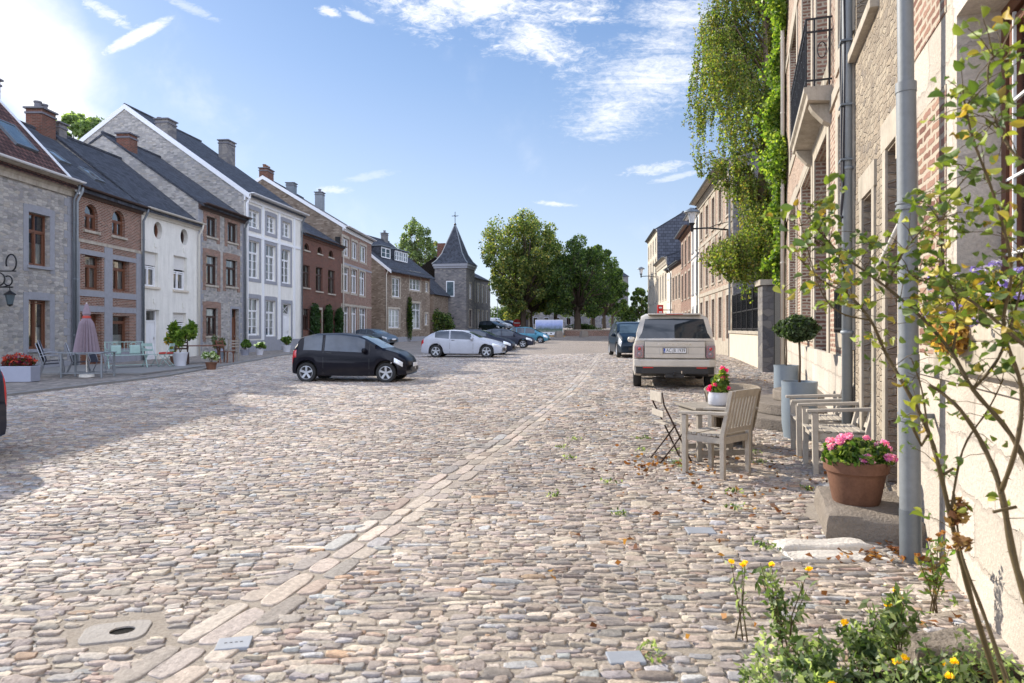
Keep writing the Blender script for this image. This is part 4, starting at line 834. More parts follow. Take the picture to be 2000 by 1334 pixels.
hE, roE = house('white_house', 'narrow white house with three storeys of grey framed windows between two brick houses', rE, 9.75, 12.4, 10, M['white'], grid_ops(rE.L, 2, .95, [(.9, 2.9), (4.0, 6.2), (7.1, 9.0)], m=M['paint_white'], sur=M['bluestone'], sw=.2, sill=M['bluestone']), M['slate'], cornice=M['paint_white'], cdepth=.5, gutter=M['zinc_dark'])
strip(hE, 'stone_band', 0, rE.L, 6.6, 6.72, M['bluestone'], -.05, .06); downpipe(hE, rE.L - .1, 9.7, M['zinc_dark'])
rF = Row((14.85, 60.0), (13.65, 52.0))
hF, roF = house('brick_house', 'pink brick house with dark red window frames and brown gutter', rF, 9.4, 12.2, 10, M['brick'], grid_ops(rF.L, 3, 1.0, [(.9, 2.8), (3.9, 6.0), (6.7, 8.7)], m=M['wood_brown'], sur=M['limestone'], sw=.12, sill=M['limestone']), M['slate'], gable=M['brick_dark'], cornice=M['wood_brown'], cdepth=.5)
rG = Row((15.9, 70.0), (14.85, 60.0))
hG, roG = house('low_house', 'low two storey house half white and half pink brick beside a taller slate sided one', rG, 7.5, 10.3, 9, M['brick_warm'], grid_ops(rG.L, 5, .9, [(.9, 2.7), (4.2, 6.3)], m=M['wood_dark'], sur=M['limestone'], sw=.15), M['slate'], gable=M['brick_dark'], cornice=M['wood_dark'])
strip(hG, 'white_render', 0, rG.L * .36, 0, 7.1, M['white'], -.012, .03); downpipe(hG, rG.L * .37, 7.4, M['zinc_dark'])
rJ = Row((17.0, 80.0), (15.9, 70.0)); b7 = float(gz(0, 75))
hJ, roJ = house('stone_house', 'pale stone fronted house with a heavy cornice next to the red sign', rJ, 8.9, 10.5, 9, M['cream'], grid_ops(rJ.L, 4, 1.0, [(1.0, 2.9), (4.6, 7.2)], m=M['paint_white'], sur=M['limestone'], sw=.25), M['slate'], gable=M['slate_light'], cornice=M['limestone'], cornice_h=.8, cdepth=.4)
rI = Row((18.3, 92.0), (17.0, 80.0))
hI, roI = house('tall_house', 'tallest house at the far end of the sunlit row, slate hung on its side', rI, 13.2, 15.0, 9, M['cream'], grid_ops(rI.L, 4, 1.0, [(1.2, 3.2), (4.6, 6.8), (7.8, 9.8), (10.6, 12.2)], m=M['paint_white'], sur=M['limestone'], sw=.2), M['slate'], gable=M['slate_light'], cornice=M['limestone'], cdepth=.3, base=0, ridge=3)
def red_sign():
    t = thing('shop_sign', 'small upright red sign fixed to the pale stone fronted house on the right', 'sign', tuple(Vector(G(1290, 700)) * 0 + P(1289.5, 617, 62))[:3]); T = Matrix.Rotation(R(10), 4, 'Z')
    mb = MB(); mb.box(-.27, .27, -.06, .06, -1.0, 1.0, T=T); mb.build('sign_board', M['red_sign'], t); mb = MB(); mb.box(.27, 1.2, -.03, .03, .5, .58, T=T); mb.box(.27, 1.2, -.03, .03, -.58, -.5, T=T); mb.build('bracket', M['paint_black'], t)
    mb = MB()
    for i, z in enumerate((.75, .35, -.05, -.45)): mb.box(-.15, .15, -.075, -.055, z - .07, z + .07, T=T)
    mb.build('sign_marks', M['plate_white'], t)
red_sign()
# ---------------- garden wall, gate and fence between the long house and the balcony house
def garden():
    A, B = (10.7, 33.6), (8.62, 23.4); rw = Row(A, B); L = rw.L
    t = thing('garden_wall', 'low rendered garden wall with dark iron panels between the two houses', 'wall', (A[0], A[1], .1), rw.rz)
    mb = MB(); mb.box(0, L, 0, .35, -.1, 1.15); mb.build('wall_base', M['cream'], t); mb = MB(); mb.box(-.02, L + .02, -.06, .41, 1.15, 1.27); mb.build('coping', M['limestone'], t)
    for i in range(7):
        x = .1 + i * (L - .2) / 6; mb = MB(); mb.box(x - .04, x + .04, .12, .2, 1.27, 3.0); mb.build('fence_post', M['paint_black'], t)
    mb = MB()
    for z in (1.33, 2.1, 2.95): mb.box(.1, L - .1, .14, .17, z, z + .05)
    for i in range(60): x = .15 + i * (L - .3) / 59; mb.tube([(x, .155, 1.3), (x, .155, 3.0)], .012, 4)
    mb.build('railing', M['paint_black'], t)
    mb = MB(); mb.box(.12, L - .12, .19, .2, 1.3, 2.6); mb.build('dark_panel', M['carglass'], t)
    t = thing('gate_pillar', 'tall dark stone gate pillar at the near end of the garden wall', 'pillar', (8.72, 22.85, 0), R(-100)); mb = MB(); mb.box(-.42, .42, -.4, .4, 0, 2.9); mb.build('pillar_shaft', M['rubble_dark'], t, bevel=.02); mb = MB(); mb.box(-.5, .5, -.48, .48, 2.9, 3.08); mb.build('pillar_cap', M['limestone'], t); mb = MB(); mb.box(-.46, -.43, -.3, .3, 0, 2.9); mb.build('pillar_face', M['limestone'], t)
    t = thing('garden_gate', 'dark boarded garden gate beside the stone pillar', 'gate', (8.35, 21.9, 0), R(-104)); mb = MB(); mb.box(0, 1.9, .1, .16, .05, 2.7)
    for i in range(10): mb.box(.02 + i * .19, .18 + i * .19, .07, .1, .08, 2.68)
    mb.build('gate_leaf', M['blackplastic'], t); mb = MB(); mb.box(-.06, .0, .05, .2, 0, 2.85); mb.box(1.9, 1.96, .05, .2, 0, 2.85); mb.box(0, 1.9, .05, .2, 2.72, 2.85); mb.build('gate_frame', M['paint_black'], t)
garden()
def wall_lamp(loc, rz, label, s=1.0, arm=1.9):
    t = thing('street_lamp', label, 'street lamp', loc, rz, 'street lamps bracketed off the facades'); mb = MB(); mb.box(-.06, .06, -.05, .0, -.55, .55); mb.build('wall_plate', M['paint_black'], t)
    mb = MB(); mb.tube([(0, -.03, -.25), (0, -arm * .6, -.12), (0, -arm, -.15)], .045, 8); mb.tube([(0, -.03, .2), (0, -arm * .35, .05), (0, -arm * .55, -.1)], .02, 6); mb.build('arm', M['paint_black'], t, smooth=True)
    y = -arm; mb = MB(); mb.lathe([(.05, -.3), (.08, -.22), (.07, .0), (.16, .12), (.16, .16), (.05, .17)], 14, (0, y, 0)); mb.build('lamp_holder', M['paint_black'], t, smooth=True, auto=40)
    mb = MB(); mb.lathe([(.13, .16), (.22, .62), (.30, .72)], 18, (0, y, 0)); mb.build('lamp_glass', M['clear_lamp'], t, smooth=True)
    mb = MB(); mb.lathe([(.42, .70), (.44, .73), (.40, .80), (.2, .92), (.06, .98), (.0, .99)], 20, (0, y, 0)); mb.lathe([(.42, .70), (.0, .72)], 20, (0, y, 0)); mb.build('lamp_cap', M['zinc_dark'], t, smooth=True, auto=40)
    t.scale = (s, s, s); return t
xl = rD.L - .7; p = Matrix.Rotation(rD.rz, 3, 'Z') @ Vector((xl, 0, 0)) + Vector((rD.A[0], rD.A[1], 0))
wall_lamp((p.x, p.y, rD.z(xl, 440)), rD.rz, 'large black bracket street lamp on the near end of the long pink brick house', .95, 2.0)
p = Matrix.Rotation(rI.rz, 3, 'Z') @ Vector((11.5, 0, 0)) + Vector((rI.A[0], rI.A[1], 0))
wall_lamp((p.x, p.y, 7.8), rI.rz, 'distant bracket street lamp on the tallest house at the far end', 1.0, 1.8)

# ================================================================ near right houses
def nw(Z): return (1.208 + .34 * Z, Z)
def ang_w(a=.34): return math.atan2(-1, -a)
rC = Row(nw(19.7), nw(7.62)); rB = Row(nw(7.62), nw(5.28)); rA = Row(nw(5.28), nw(-1.6))
# C: balcony house
def Cr(x0, y0, x1, y1, **k): d = dict(r=rC.rect(x0, y0, x1, y1)); d.update(k); return d
opsC = [Cr(1640, 208, 1662, 640, nx=2, tr=.78), Cr(1640, -330, 1662, 70, nx=2, tr=.8),
        Cr(1593, 290, 1617, 728, k='d', tr=.72), Cr(1596, -300, 1619, 163, nx=2, tr=.8),
        Cr(1567, 345, 1586, 640, nx=2, tr=.75), Cr(1568, -60, 1586, 215, nx=2, tr=.75), Cr(1543, 405, 1556, 640, nx=2, tr=.75), Cr(1544, 45, 1557, 300, nx=2, tr=.75)]
for o in opsC:
    o.update(sur=M['limestone'], sw=.27, d=.30, m=M['wood_dark'] if o.get('k') == 'd' else M['paint_white'])
    if o.get('k') != 'd': o['cur'] = 'sides'
hC, roC = house('balcony_house', 'tall sunlit brick house with pale stone surrounds and a small iron balcony', rC, 12.6, 17, 12, M['brick_warm'], opsC, M['slate'], gable=M['brick_warm'], cornice=M['limestone'], reveal=.3)
strip(hC, 'plinth', 0, rC.L, 0, 1.12, M['white_wall'], -.03, .06); strip(hC, 'stone_band', 0, rC.L, 4.45, 4.62, M['limestone'], -.03, .05); strip(hC, 'stone_band', 0, rC.L, 8.7, 8.9, M['limestone'], -.03, .05)
quoins(hC, 0, 12, M['limestone'], 1, 1.15); quoins(hC, rC.L, 12, M['limestone'], -1, 1.15, (.2, .34)); downpipe(hC, .25, 12.4, M['pipe_brown'], r=.05); downpipe(hC, .6, 12.4, M['paint_cream'], r=.05)
def railing_panel(mb, x0, x1, z0, z1, y, n):
    for z in (z0, z1 - .02, z1 - .18): mb.box(x0, x1, y - .012, y + .012, z, z + .022)
    for i in range(n + 1): x = x0 + (x1 - x0) * i / n; mb.box(x - .009, x + .009, y - .009, y + .009, z0 - .04, z1)
    for i in range(0, n, 2):
        cx = x0 + (x1 - x0) * (i + .5) / n; r_ = min(.075, (x1 - x0) / n * .42); pts = [(cx + r_ * math.cos(a), y, (z0 + z1) / 2 + r_ * 1.6 * math.sin(a)) for a in np.linspace(0, 2 * math.pi, 15)]; mb.tube(pts, .008, 4, caps=False)
def balcony():
    x1 = rC.x(1626) ; x0 = rC.x(1584.5); pr = .36; zt = 4.80
    t = thing('balcony', 'narrow stone balcony with black wrought iron railing over the front door', 'balcony', (rC.A[0], rC.A[1], 0), rC.rz)
    mb = MB(); mb.prism([(0, zt - .1), (0, zt), (-pr, zt), (-pr, zt - .07), (-pr + .04, zt - .1), (-pr + .05, zt - .18), (0, zt - .22)], 'x', x0, x1); mb.build('balcony_slab', M['limestone'], t)
    for xx in (x0 + .15, x1 - .35): mb = MB(); mb.prism([(0, zt - .22), (-pr + .08, zt - .2), (-pr + .12, zt - .28), (-.10, zt - .44), (0, zt - .50)], 'x', xx, xx + .2); mb.build('corbel', M['limestone'], t)
    mb = MB(); railing_panel(mb, x0 + .03, x1 - .03, zt + .08, zt + .95, -pr + .03, 14); mb.build('front_railing', M['paint_black'], t)
    for xx in (x0 + .03, x1 - .03):
        mb = MB()
        for z in (zt + .08, zt + .93, zt + .75): mb.box(xx - .012, xx + .012, -pr + .03, 0, z, z + .022)
        for y in (-pr + .03, -pr * .62, -pr * .1): mb.box(xx - .011, xx + .011, y - .011, y + .011, zt, zt + .95)
        pts = [(xx, -pr * .36 + .055 * math.cos(a), zt + .5 + .11 * math.sin(a)) for a in np.linspace(0, 2 * math.pi, 15)]; mb.tube(pts, .008, 4, caps=False); mb.build('side_railing', M['paint_black'], t)
balcony()
def window_grille():
    t = thing('window_grille', 'black wrought iron grille across the foot of the window right of the front door', 'grille', (rC.A[0], rC.A[1], 0), rC.rz); a, b = rC.x(1639), rC.x(1661); mb = MB(); railing_panel(mb, a, b, 1.45, 1.95, -.05, 6); mb.build('grille_bars', M['paint_black'], t)
window_grille()
# B: rubble house
def Br(x0, y0, x1, y1, **k): d = dict(r=rB.rect(x0, y0, x1, y1)); d.update(k); return d
opsB = [Br(1687, 365, 1706, 850, k='d', m=M['wood_dark']), Br(1734, 285, 1758, 870, k='d', m=M['wood_brown']), dict(r=(.3, 1.5, 4.45, 6.6), m=M['wood_dark'], sill=M['limestone'], nx=2, tr=.75)]
for o in opsB: o['d'] = .32
opsB[0]['r'] = (opsB[0]['r'][0], opsB[0]['r'][1], 0, 2.75); opsB[1]['r'] = (opsB[1]['r'][0], opsB[1]['r'][1], .17, 2.95)
hB, roB = house('rubble_house', 'pale sunlit rubble stone house with two doorways behind the drainpipe', rB, 12.8, 17, 12, M['rubble_warm'], opsB, M['slate'], cornice=M['limestone'], reveal=.32)
for o in opsB[:2]:
    a, b, z0, z1 = o['r']; mb = MB(); mb.box(a - .14, a - .004, -.02, .01, z0, z1 + .02); mb.box(b + .004, b + .13, -.02, .01, z0, z1 + .02); mb.box(a - .2, b + .16, -.022, .01, z1 + .02, z1 + .26); mb.build('door_surround', M['limestone'], hB)
# A: nearest house, whitewashed with a brick field
a0, a1 = rA.x(1877), rA.x(1877) + 1.35
opA = dict(r=(a0, a1, 1.42, 3.2), m=M['wood_brown'], nx=2, d=.27, tr=None, ft=.07); opA2 = dict(r=(a0, a1, 4.6, 6.6), m=M['wood_brown'], nx=2, d=.34, ft=.07)
opA3 = dict(r=(a1 + 1.3, a1 + 2.6, 1.42, 3.2), m=M['wood_brown'], nx=2, d=.34, ft=.07)
hA, roA = house('whitewashed_house', 'nearest house of whitewashed stone with old brick infill and a brown leaded window', rA, 13, 17, 12, M['white_wall'], [opA, opA2, opA3], M['slate'], cornice=M['limestone'], reveal=.34)
bq = rA.x(1786), rA.x(1849)
for (z0, z1) in ((1.30, 2.92), (3.35, 5.6), (6.6, 9)): strip(hA, 'brick_panel', bq[0], bq[1], z0, z1, M['brick_warm'], -.006, .03)
for (a, b) in ((bq[0] + .0, bq[0] + .13), ):
    for z in (1.62, 2.38): strip(hA, 'stone_block', bq[0] - .01, bq[0] + .14, z, z + .24, M['white_wall'], -.013, .02)
strip(hA, 'window_surround', a0 - .13, a0 - .002, 1.3, 3.45, M['white_wall'], -.02, .04); strip(hA, 'window_lintel', a0 - .002, a1 + .2, 3.202, 3.5, M['white_wall'], -.021, .04)
mb = MB(); mb.box(a0 - .16, a1 + .16, -.10, .23, 1.24, 1.40); mb.build('window_sill', M['limestone'], hA, bevel=.012); strip(hA, 'plinth_moulding', .0, rA.L, 1.16, 1.235, M['white_wall'], -.028, .04)
mb = MB()
for fx in (.25, .5, .75):
    for s_ in (0, 1):
        xm = a0 + (a1 - a0) * (s_ + fx) / 2; mb.box(xm - .007, xm + .007, .19, .205, 1.5, 3.12)
for z in (1.85, 2.25, 2.65): mb.box(a0 + .07, a1 - .07, .19, .205, z, z + .014)
mb.build('leaded_bars', M['paint_white'], hA)
# drainpipe, cables and boxes on the near walls
def big_pipe():
    p0, p1 = Vector((2.50, 4.28, 0)), Vector((2.43, 4.28, 7)); t = thing('drainpipe', 'thick grey drainpipe standing in front of the brick infill', 'drainpipe', tuple(p0))
    mb = MB(); f = lambda z: (-.01 * z, 0, z)
    mb.tube([f(0), f(1.30)], .060, 20); mb.tube([f(1.3), f(2.98)], .056, 20); mb.build('lower_pipe', M['zinc'], t, smooth=True, auto=40)
    mb = MB(); mb.tube([f(2.98), f(7.5)], .046, 20); mb.build('upper_pipe', M['zinc'], t, smooth=True, auto=40)
    mb = MB(); mb.tube([f(0.0), f(.33)], .0625, 20); mb.build('pipe_shoe', M['zinc_dark'], t, smooth=True, auto=40)
    for z in (.88, 2.2):
        mb = MB(); mb.lathe([(.056, 0), (.067, .003), (.067, .02), (.060, .025), (.060, .035), (.067, .04), (.067, .055), (.056, .058)], 20, f(z)); mb.box(-.01, .2, .05, .07, z + .01, z + .04); mb.build('pipe_bracket', M['zinc'], t, smooth=True, auto=40)
    mb = MB(); mb.lathe([(.046, 0), (.060, .0), (.060, -.06), (.056, -.06)], 20, f(3.0)); mb.build('pipe_socket', M['zinc'], t, smooth=True, auto=40)
big_pipe()
def on_wall(row, x, z, off=.06): return Matrix.Rotation(row.rz, 3, 'Z') @ Vector((x, -off, 0)) + Vector((row.A[0], row.A[1], z))
t = thing('drainpipe', 'pale blue grey downpipe where the rubble house meets the balcony house', 'drainpipe', tuple(on_wall(rC, rC.L + .14, 0, .07)), rC.rz); mb = MB(); mb.tube([(0, 0, .05), (0, 0, 12)], .055, 14); mb.build('pipe', M['pipe_blue'], t, smooth=True)
for z in (1.4, 3.2, 5.2): mb = MB(); mb.lathe([(.056, 0), (.068, .004), (.068, .036), (.056, .04)], 14, (0, 0, z)); mb.build('pipe_clip', M['pipe_blue'], t, smooth=True)
def cables():
    t = thing('cable_bundle', 'bundle of black cables running down the wall from the roof', 'cables', tuple(on_wall(rC, rC.x(1668), 0)), rC.rz)
    for k in range(5):
        mb = MB(); pts = [(.035 * k - .07 + .012 * math.sin(z * 1.7 + k), -.05 - .012 * (k % 2) + .01 * math.sin(z * 2.3 + k), z) for z in np.linspace(9.5, 3.1, 18)]
        pts += [(.035 * k - .07, -.06, 2.95), (.0, -.07, 2.72 - .02 * k), (.05 - .02 * k, -.06, 2.68)]; mb.tube(pts, .013, 6); mb.build('cable', M['cable'], t, smooth=True)
    mb = MB(); pts = [(.03 + .16 * math.cos(a) * (1 - .03 * i), -.08, 5.75 + .2 * math.sin(a)) for i, a in enumerate(np.linspace(0, 4 * math.pi, 36))]; mb.tube(pts, .01, 5); mb.build('cable_loop', M['cable'], t, smooth=True)
    for z in (3.3, 3.9, 4.6, 5.4): mb = MB(); mb.box(-.1, .1, -.085, .03, z, z + .02); mb.build('cable_clamp', M['zinc_dark'], t)
    x = rA.x(1783); t = thing('junction_box', 'small beige electrical box on the brick infill right of the drainpipe', 'electrical box', tuple(on_wall(rA, x, 2.78, .0)), rA.rz); mb = MB(); mb.box(-.05, .05, -.09, -.01, -.08, .08); mb.build('box_body', M['cream'], t, bevel=.006); mb = MB(); mb.box(-.054, .054, -.1, -.09, -.084, .084); mb.build('box_lid', M['cream'], t)
    t = thing('conduit', 'pale electrical conduit dropping from the beige box', 'cable', tuple(on_wall(rA, x, 0, .0)), rA.rz); mb = MB(); mb.tube([(0, -.03, 2.7), (0, -.03, 2.3), (-.01, -.03, 1.2), (.02, -.03, .05)], .011, 6); mb.build('conduit_run', M['cable'], t, smooth=True)
    mb = MB(); mb.tube([(0, -.03, 8), (0, -.03, 2.86)], .016, 6); mb.build('conduit_riser', M['cable_white'], t, smooth=True)
    mb = MB(); mb.tube([(.02, -.05, 2.3), (-.12, -.1, 2.15), (-.34, -.2, 1.86), (-.42, -.15, 1.80), (-.5, -.05, 1.7)], .017, 7); mb.build('loose_cable', M['cable_white'], t, smooth=True)
cables()
# doorstep and odd stones
def rough_block(name, label, cat, loc, rz, sx, sy, sz, mat, seed=0, amp=.02, res=10, taper=0.05, single=None):
    rg = random.Random(seed); mb = MB(); n = res; grid = {}
    def pt(i, j, k):
        key = (i, j, k)
        if key not in grid:
            u, v, w_ = i / n - .5, j / n - .5, k / 4; e = max(abs(u), abs(v)) * 2; s_ = 1 - taper * w_ - (.035 if w_ > .9 else 0)
            grid[key] = len(mb.v); a = amp * (math.sin(7 * u + seed) + math.cos(9 * v + 2 * seed) * .7 + rg.uniform(-.4, .4)) * .5
            mb.v.append((u * sx * s_ + a * .6, v * sy * s_ + a * .5, w_ * sz - (.010 if e > .95 and w_ > .9 else 0) + (a * .35 if w_ > .9 else 0)))
        return grid[key]
    def q(a, b, c, d): mb.f.append([a, b, c, d]); mb.m.append(0); mb.uv.append(None)
    for i in range(n):
        for j in range(n): q(pt(i, j, 4), pt(i + 1, j, 4), pt(i + 1, j + 1, 4), pt(i, j + 1, 4))
    for k in range(4):
        for i in range(n): q(pt(i, 0, k), pt(i + 1, 0, k), pt(i + 1, 0, k + 1), pt(i, 0, k + 1)); q(pt(i + 1, n, k), pt(i, n, k), pt(i, n, k + 1), pt(i + 1, n, k + 1)); q(pt(0, i + 1, k), pt(0, i, k), pt(0, i, k + 1), pt(0, i + 1, k + 1)); q(pt(n, i, k), pt(n, i + 1, k), pt(n, i + 1, k + 1), pt(n, i, k + 1))
    o = mb.build(name, mat, None, smooth=True, auto=50, loc=loc); o.rotation_euler = (0, 0, rz); return tag(o, label, cat)
WR = math.atan2(.94, .32)        # direction of the near wall, pointing away from the camera
def step():
    d = Vector((.34, .94, 0)).normalized(); n_ = Vector((d.y, -d.x, 0)); c = Vector((2.16, 4.72, 0)) + d * .52 + n_ * .32
    rough_block('doorstep', 'worn grey stone doorstep under the terracotta pot', 'step', (c.x, c.y, 0), math.atan2(d.y, d.x) - math.pi / 2, .62, 1.04, .172, M['step'], 3, .02)
step()
rough_block('kerb_stone', 'long limewashed stone lying in front of the doorstep, hollowed by a footscraper', 'stone', (2.05, 4.52, 0), R(3), .62, .16, .05, M['whitestone'], 5, .02)
rough_block('kerb_stone', 'flat pale stone with dry leaves, nearest the foot of the drainpipe', 'stone', (2.06, 4.33, 0), R(-2), .62, .17, .03, M['whitestone'], 8, .02)
rough_block('kerb_stone', 'rough brown edging stone of the flower bed beside the rose canes', 'stone', (1.92, 3.06, 0), R(8), .40, .20, .07, M['step'], 11, .03)
# semicircular steps at the balcony house door
def round_steps():
    x = rC.x(1604); p = on_wall(rC, x, 0, 0); t = thing('round_steps', 'semicircular grey stone steps in front of the balcony house door', 'steps', tuple(p), rC.rz)
    for k, (r_, z0, z1) in enumerate(((1.5, 0, .17), (1.12, .17, .34), (.75, .34, .5))):
        mb = MB(); mb.prism([(r_ * math.cos(a), r_ * math.sin(a) * .95) for a in np.linspace(math.pi, 2 * math.pi, 28)], 'z', z0 + .001, z1); mb.build('step', M['step'], t, bevel=.02)
round_steps()
# ================================================================ cars
def car(name, label, loc, heading, paint, L, Wd, top, belt, wheels, r, side, ws, rw, group=None, tumble=.30, base=.2, lights=None, plate=None, spokes=5, rails=False, plategap=True, nose=.16, tail=.10, roofm=None, rearbox=False, seams=(), handle=(), mirror=None, lampz=None, taillamp=True, dark_lower=False, hubm=None, headz=None):
    t_ = thing(name, label, 'car', loc, heading, group)
    tp = np.array(top); bt = np.array(belt); Ra = r * 1.14
    ts = set(np.round(np.linspace(0, L, 58), 4)) | {round(a, 4) for a in (tp[:, 0])}
    for w0 in wheels: ts |= {round(float(w0 + Ra * math.cos(a)), 4) for a in np.linspace(0, math.pi, 17)}
    for a in list(side) + [ws, rw]: ts |= {round(a[0], 4), round(a[1], 4)}
    ts = np.array(sorted(v for v in ts if 0 <= v <= L)); keep = [0]
    for i in range(1, len(ts)):
        if ts[i] - ts[keep[-1]] > .004: keep.append(i)
    ts = ts[keep]
    def topf(t):
        return (np.interp(t - .03, tp[:, 0], tp[:, 1]) + 2 * np.interp(t, tp[:, 0], tp[:, 1]) + np.interp(t + .03, tp[:, 0], tp[:, 1])) / 4
    def half(t):
        f = 1.0 - nose * np.clip((t - L * .72) / (L * .28), 0, 1) ** 2.6 - tail * np.clip((L * .22 - t) / (L * .22), 0, 1) ** 2.6
        return Wd / 2 * f
    def zb(t):
        z = base + .05 * np.clip((t - (L - .5)) / .5, 0, 1) + .07 * np.clip((.4 - t) / .4, 0, 1)
        for w0 in wheels:
            d = Ra ** 2 - (t - w0) ** 2
            if d > 0: z = max(z, r + math.sqrt(d))
        return z
    def sec(t):
        h = half(t); T = topf(t); B = min(np.interp(t, bt[:, 0], bt[:, 1]), T - .035); b = zb(t); b = min(b, B - .12); g = max(T - B, 0.03); q = min(1, g / .25)
        tw = tumble * max(g - .04, 0); edge = max(h * .975 - tw, h * .5)
        b0 = base
        s = [(0, b), (h * .82, b), (h * .965, b + .02), (h * .995, max(b0 + .16, b + .035)), (h, max(b0 + .5 * (B - b0), b + .05)), (h * .992, max(B - .09, b + .07)), (h * .962, B),
             (h * .955 - tw * .5 * q, B + g * .46 * q + .004), (edge + .0, B + g * (.90 if q >= 1 else .5)), (edge - .09 * q - .03, B + g * .985), (edge * .55, T), (0, T + .005)]
        return s
    secs = [sec(t) for t in ts]; NJ = 12
    fix = lambda t: t - L / 2
    V = []; 
    for t, s in zip(ts, secs):
        # plan-view rounding of nose and tail: pull the flanks back along the length
        for (y, z) in s:
            u = y / (Wd / 2); off = 0
            if t > L - .35: off = -.16 * u ** 3 * ((t - (L - .35)) / .35) ** 2
            if t < .3: off = .10 * u ** 3 * ((.3 - t) / .3) ** 2
            V.append((fix(t) + off, y, z))
    n0 = len(V); V += [(x, -y, z) for x, y, z in V]
    body, glass, under = MB(), MB(), MB(); body.v = list(V)
    gl = {'side': [], 'ws': [], 'rw': []}; fb, fu = [], []
    for i in range(len(ts) - 1):
        tm = (ts[i] + ts[i + 1]) / 2; gap = topf(tm) - np.interp(tm, bt[:, 0], bt[:, 1])
        for j in range(NJ - 1):
            a, b, c, d = i * NJ + j, (i + 1) * NJ + j, (i + 1) * NJ + j + 1, i * NJ + j + 1
            for sgn in (0, 1):
                f = [a, b, c, d] if sgn == 0 else [n0 + d, n0 + c, n0 + b, n0 + a]
                if j in (6, 7) and any(p < tm < q for p, q in side) and gap > .12: gl['side'].append(f)
                elif j in (9, 10) and ws[0] < tm < ws[1]: gl['ws'].append(f)
                elif j in (9, 10) and rw[0] < tm < rw[1]: gl['rw'].append(f)
                elif j == 0: fu.append(f)
                else: fb.append((f, 1 if (dark_lower and j in (1, 2)) else (2 if (roofm and j >= 8 and rw[1] < tm < ws[0]) else 0)))
    e0 = [j for j in range(NJ)] + [n0 + j for j in range(NJ - 1, -1, -1)]; o = (len(ts) - 1) * NJ; e1 = [o + j for j in range(NJ)] + [n0 + o + j for j in range(NJ - 1, -1, -1)]
    for f, m in fb: body.f.append(f); body.m.append(m); body.uv.append(None)
    for k in range(NJ - 1):
        body.f.append([k, k + 1, n0 + k + 1, n0 + k]); body.m.append(0); body.uv.append(None); body.f.append([o + k + 1, o + k, n0 + o + k, n0 + o + k + 1]); body.m.append(0); body.uv.append(None)
    bo = body.build('body', [paint, M['blackplastic'], roofm or paint], t_, smooth=True, auto=38)
    def sub(faces, nm, mat, par=t_):
        if not faces: return
        mb = MB(); idx = {}; 
        for f in faces:
            for k in f:
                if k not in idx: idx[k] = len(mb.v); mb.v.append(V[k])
            mb.f.append([idx[k] for k in f]); mb.m.append(0); mb.uv.append(None)
        return mb.build(nm, mat, par, smooth=True)
    sub([f for f in gl['side'] if V[f[0]][1] > 0], 'side_window', M['carglass_side']); sub([f for f in gl['side'] if V[f[0]][1] < 0], 'side_window', M['carglass_side'])
    sub(gl['ws'], 'windscreen', M['carglass_lit']); sub(gl['rw'], 'rear_window', M['carglass']); sub(fu, 'underbody', M['blackplastic'])
    # surface patches for lamps, seams, handles
    def S_(t, v, sg=1, off=.006):
        s = sec(t); k = int(min(max(v, 0), NJ - 1.001)); q = v - k; y = s[k][0] * (1 - q) + s[k + 1][0] * q; z = s[k][1] * (1 - q) + s[k + 1][1] * q; u = y / (Wd / 2); o_ = 0
        if t > L - .35: o_ = -.16 * u ** 3 * ((t - (L - .35)) / .35) ** 2
        if t < .3: o_ = .10 * u ** 3 * ((.3 - t) / .3) ** 2
        fx = 1 if t > L - .4 else (-1 if t < .35 else 0)
        return (fix(t) + o_ + fx * off, sg * (y + off), z + (off if v > 5.5 else 0))
    def patch(nm, mat, t0, t1, v0, v1, nt_=6, nv=4, off=.008, both=True, par=None):
        for sg in ((1, -1) if both else (1,)):
            mb = MB(); g = [[len(mb.v) + 0 for _ in range(nv + 1)] for _ in range(nt_ + 1)]
            for i in range(nt_ + 1):
                for j in range(nv + 1): g[i][j] = len(mb.v); mb.v.append(S_(t0 + (t1 - t0) * i / nt_, v0 + (v1 - v0) * j / nv, sg, off * (1 if 0 < i < nt_ and 0 < j < nv else .2)))
            for i in range(nt_):
                for j in range(nv):
                    f = [g[i][j], g[i + 1][j], g[i + 1][j + 1], g[i][j + 1]]; mb.f.append(f if sg > 0 else f[::-1]); mb.m.append(0); mb.uv.append(None)
            mb.build(nm, mat, par or t_, smooth=True)
    for tt in seams: patch('door_seam', M['blackplastic'], tt, tt + .012, 2.2, 8.2, 1, 10, .003, par=bo)
    for tt in handle: patch('door_handle', M['blackplastic'] if not roofm else M['blackplastic'], tt, tt + .17, 5.15, 5.5, 4, 2, .022, par=bo)
    if lights: patch('headlight', M['clear_lamp'], *lights, off=.012)
    if taillamp and not rearbox: patch('tail_light', M['red_lamp'], 0.005, .20, 4.6, 6.2, off=.012)
    # front: grille, bumper intake, plate
    hN = half(L); zg = float(np.interp(L, tp[:, 0], tp[:, 1])); mb = MB(); zn = base + .1
    mb.box(L / 2 - .02, L / 2 + .012, -hN * .62, hN * .62, base + .14, base + .27); mb.build('lower_grille', M['blackplastic'], t_)
    mb = MB(); mb.box(L / 2 - .02, L / 2 + .010, -hN * .45, hN * .45, zg - .10, zg - .03); gr = mb.build('grille', M['blackplastic'], t_)
    mb = MB(); mb.lathe([(.0, .0), (.045, .0), (.045, .012), (.0, .014)], 12, (0, 0, 0), T=Matrix.Translation((L / 2 + .008, 0, zg - .05)) @ Matrix.Rotation(R(90), 4, 'Y')); mb.build('badge', M['chrome'], gr)
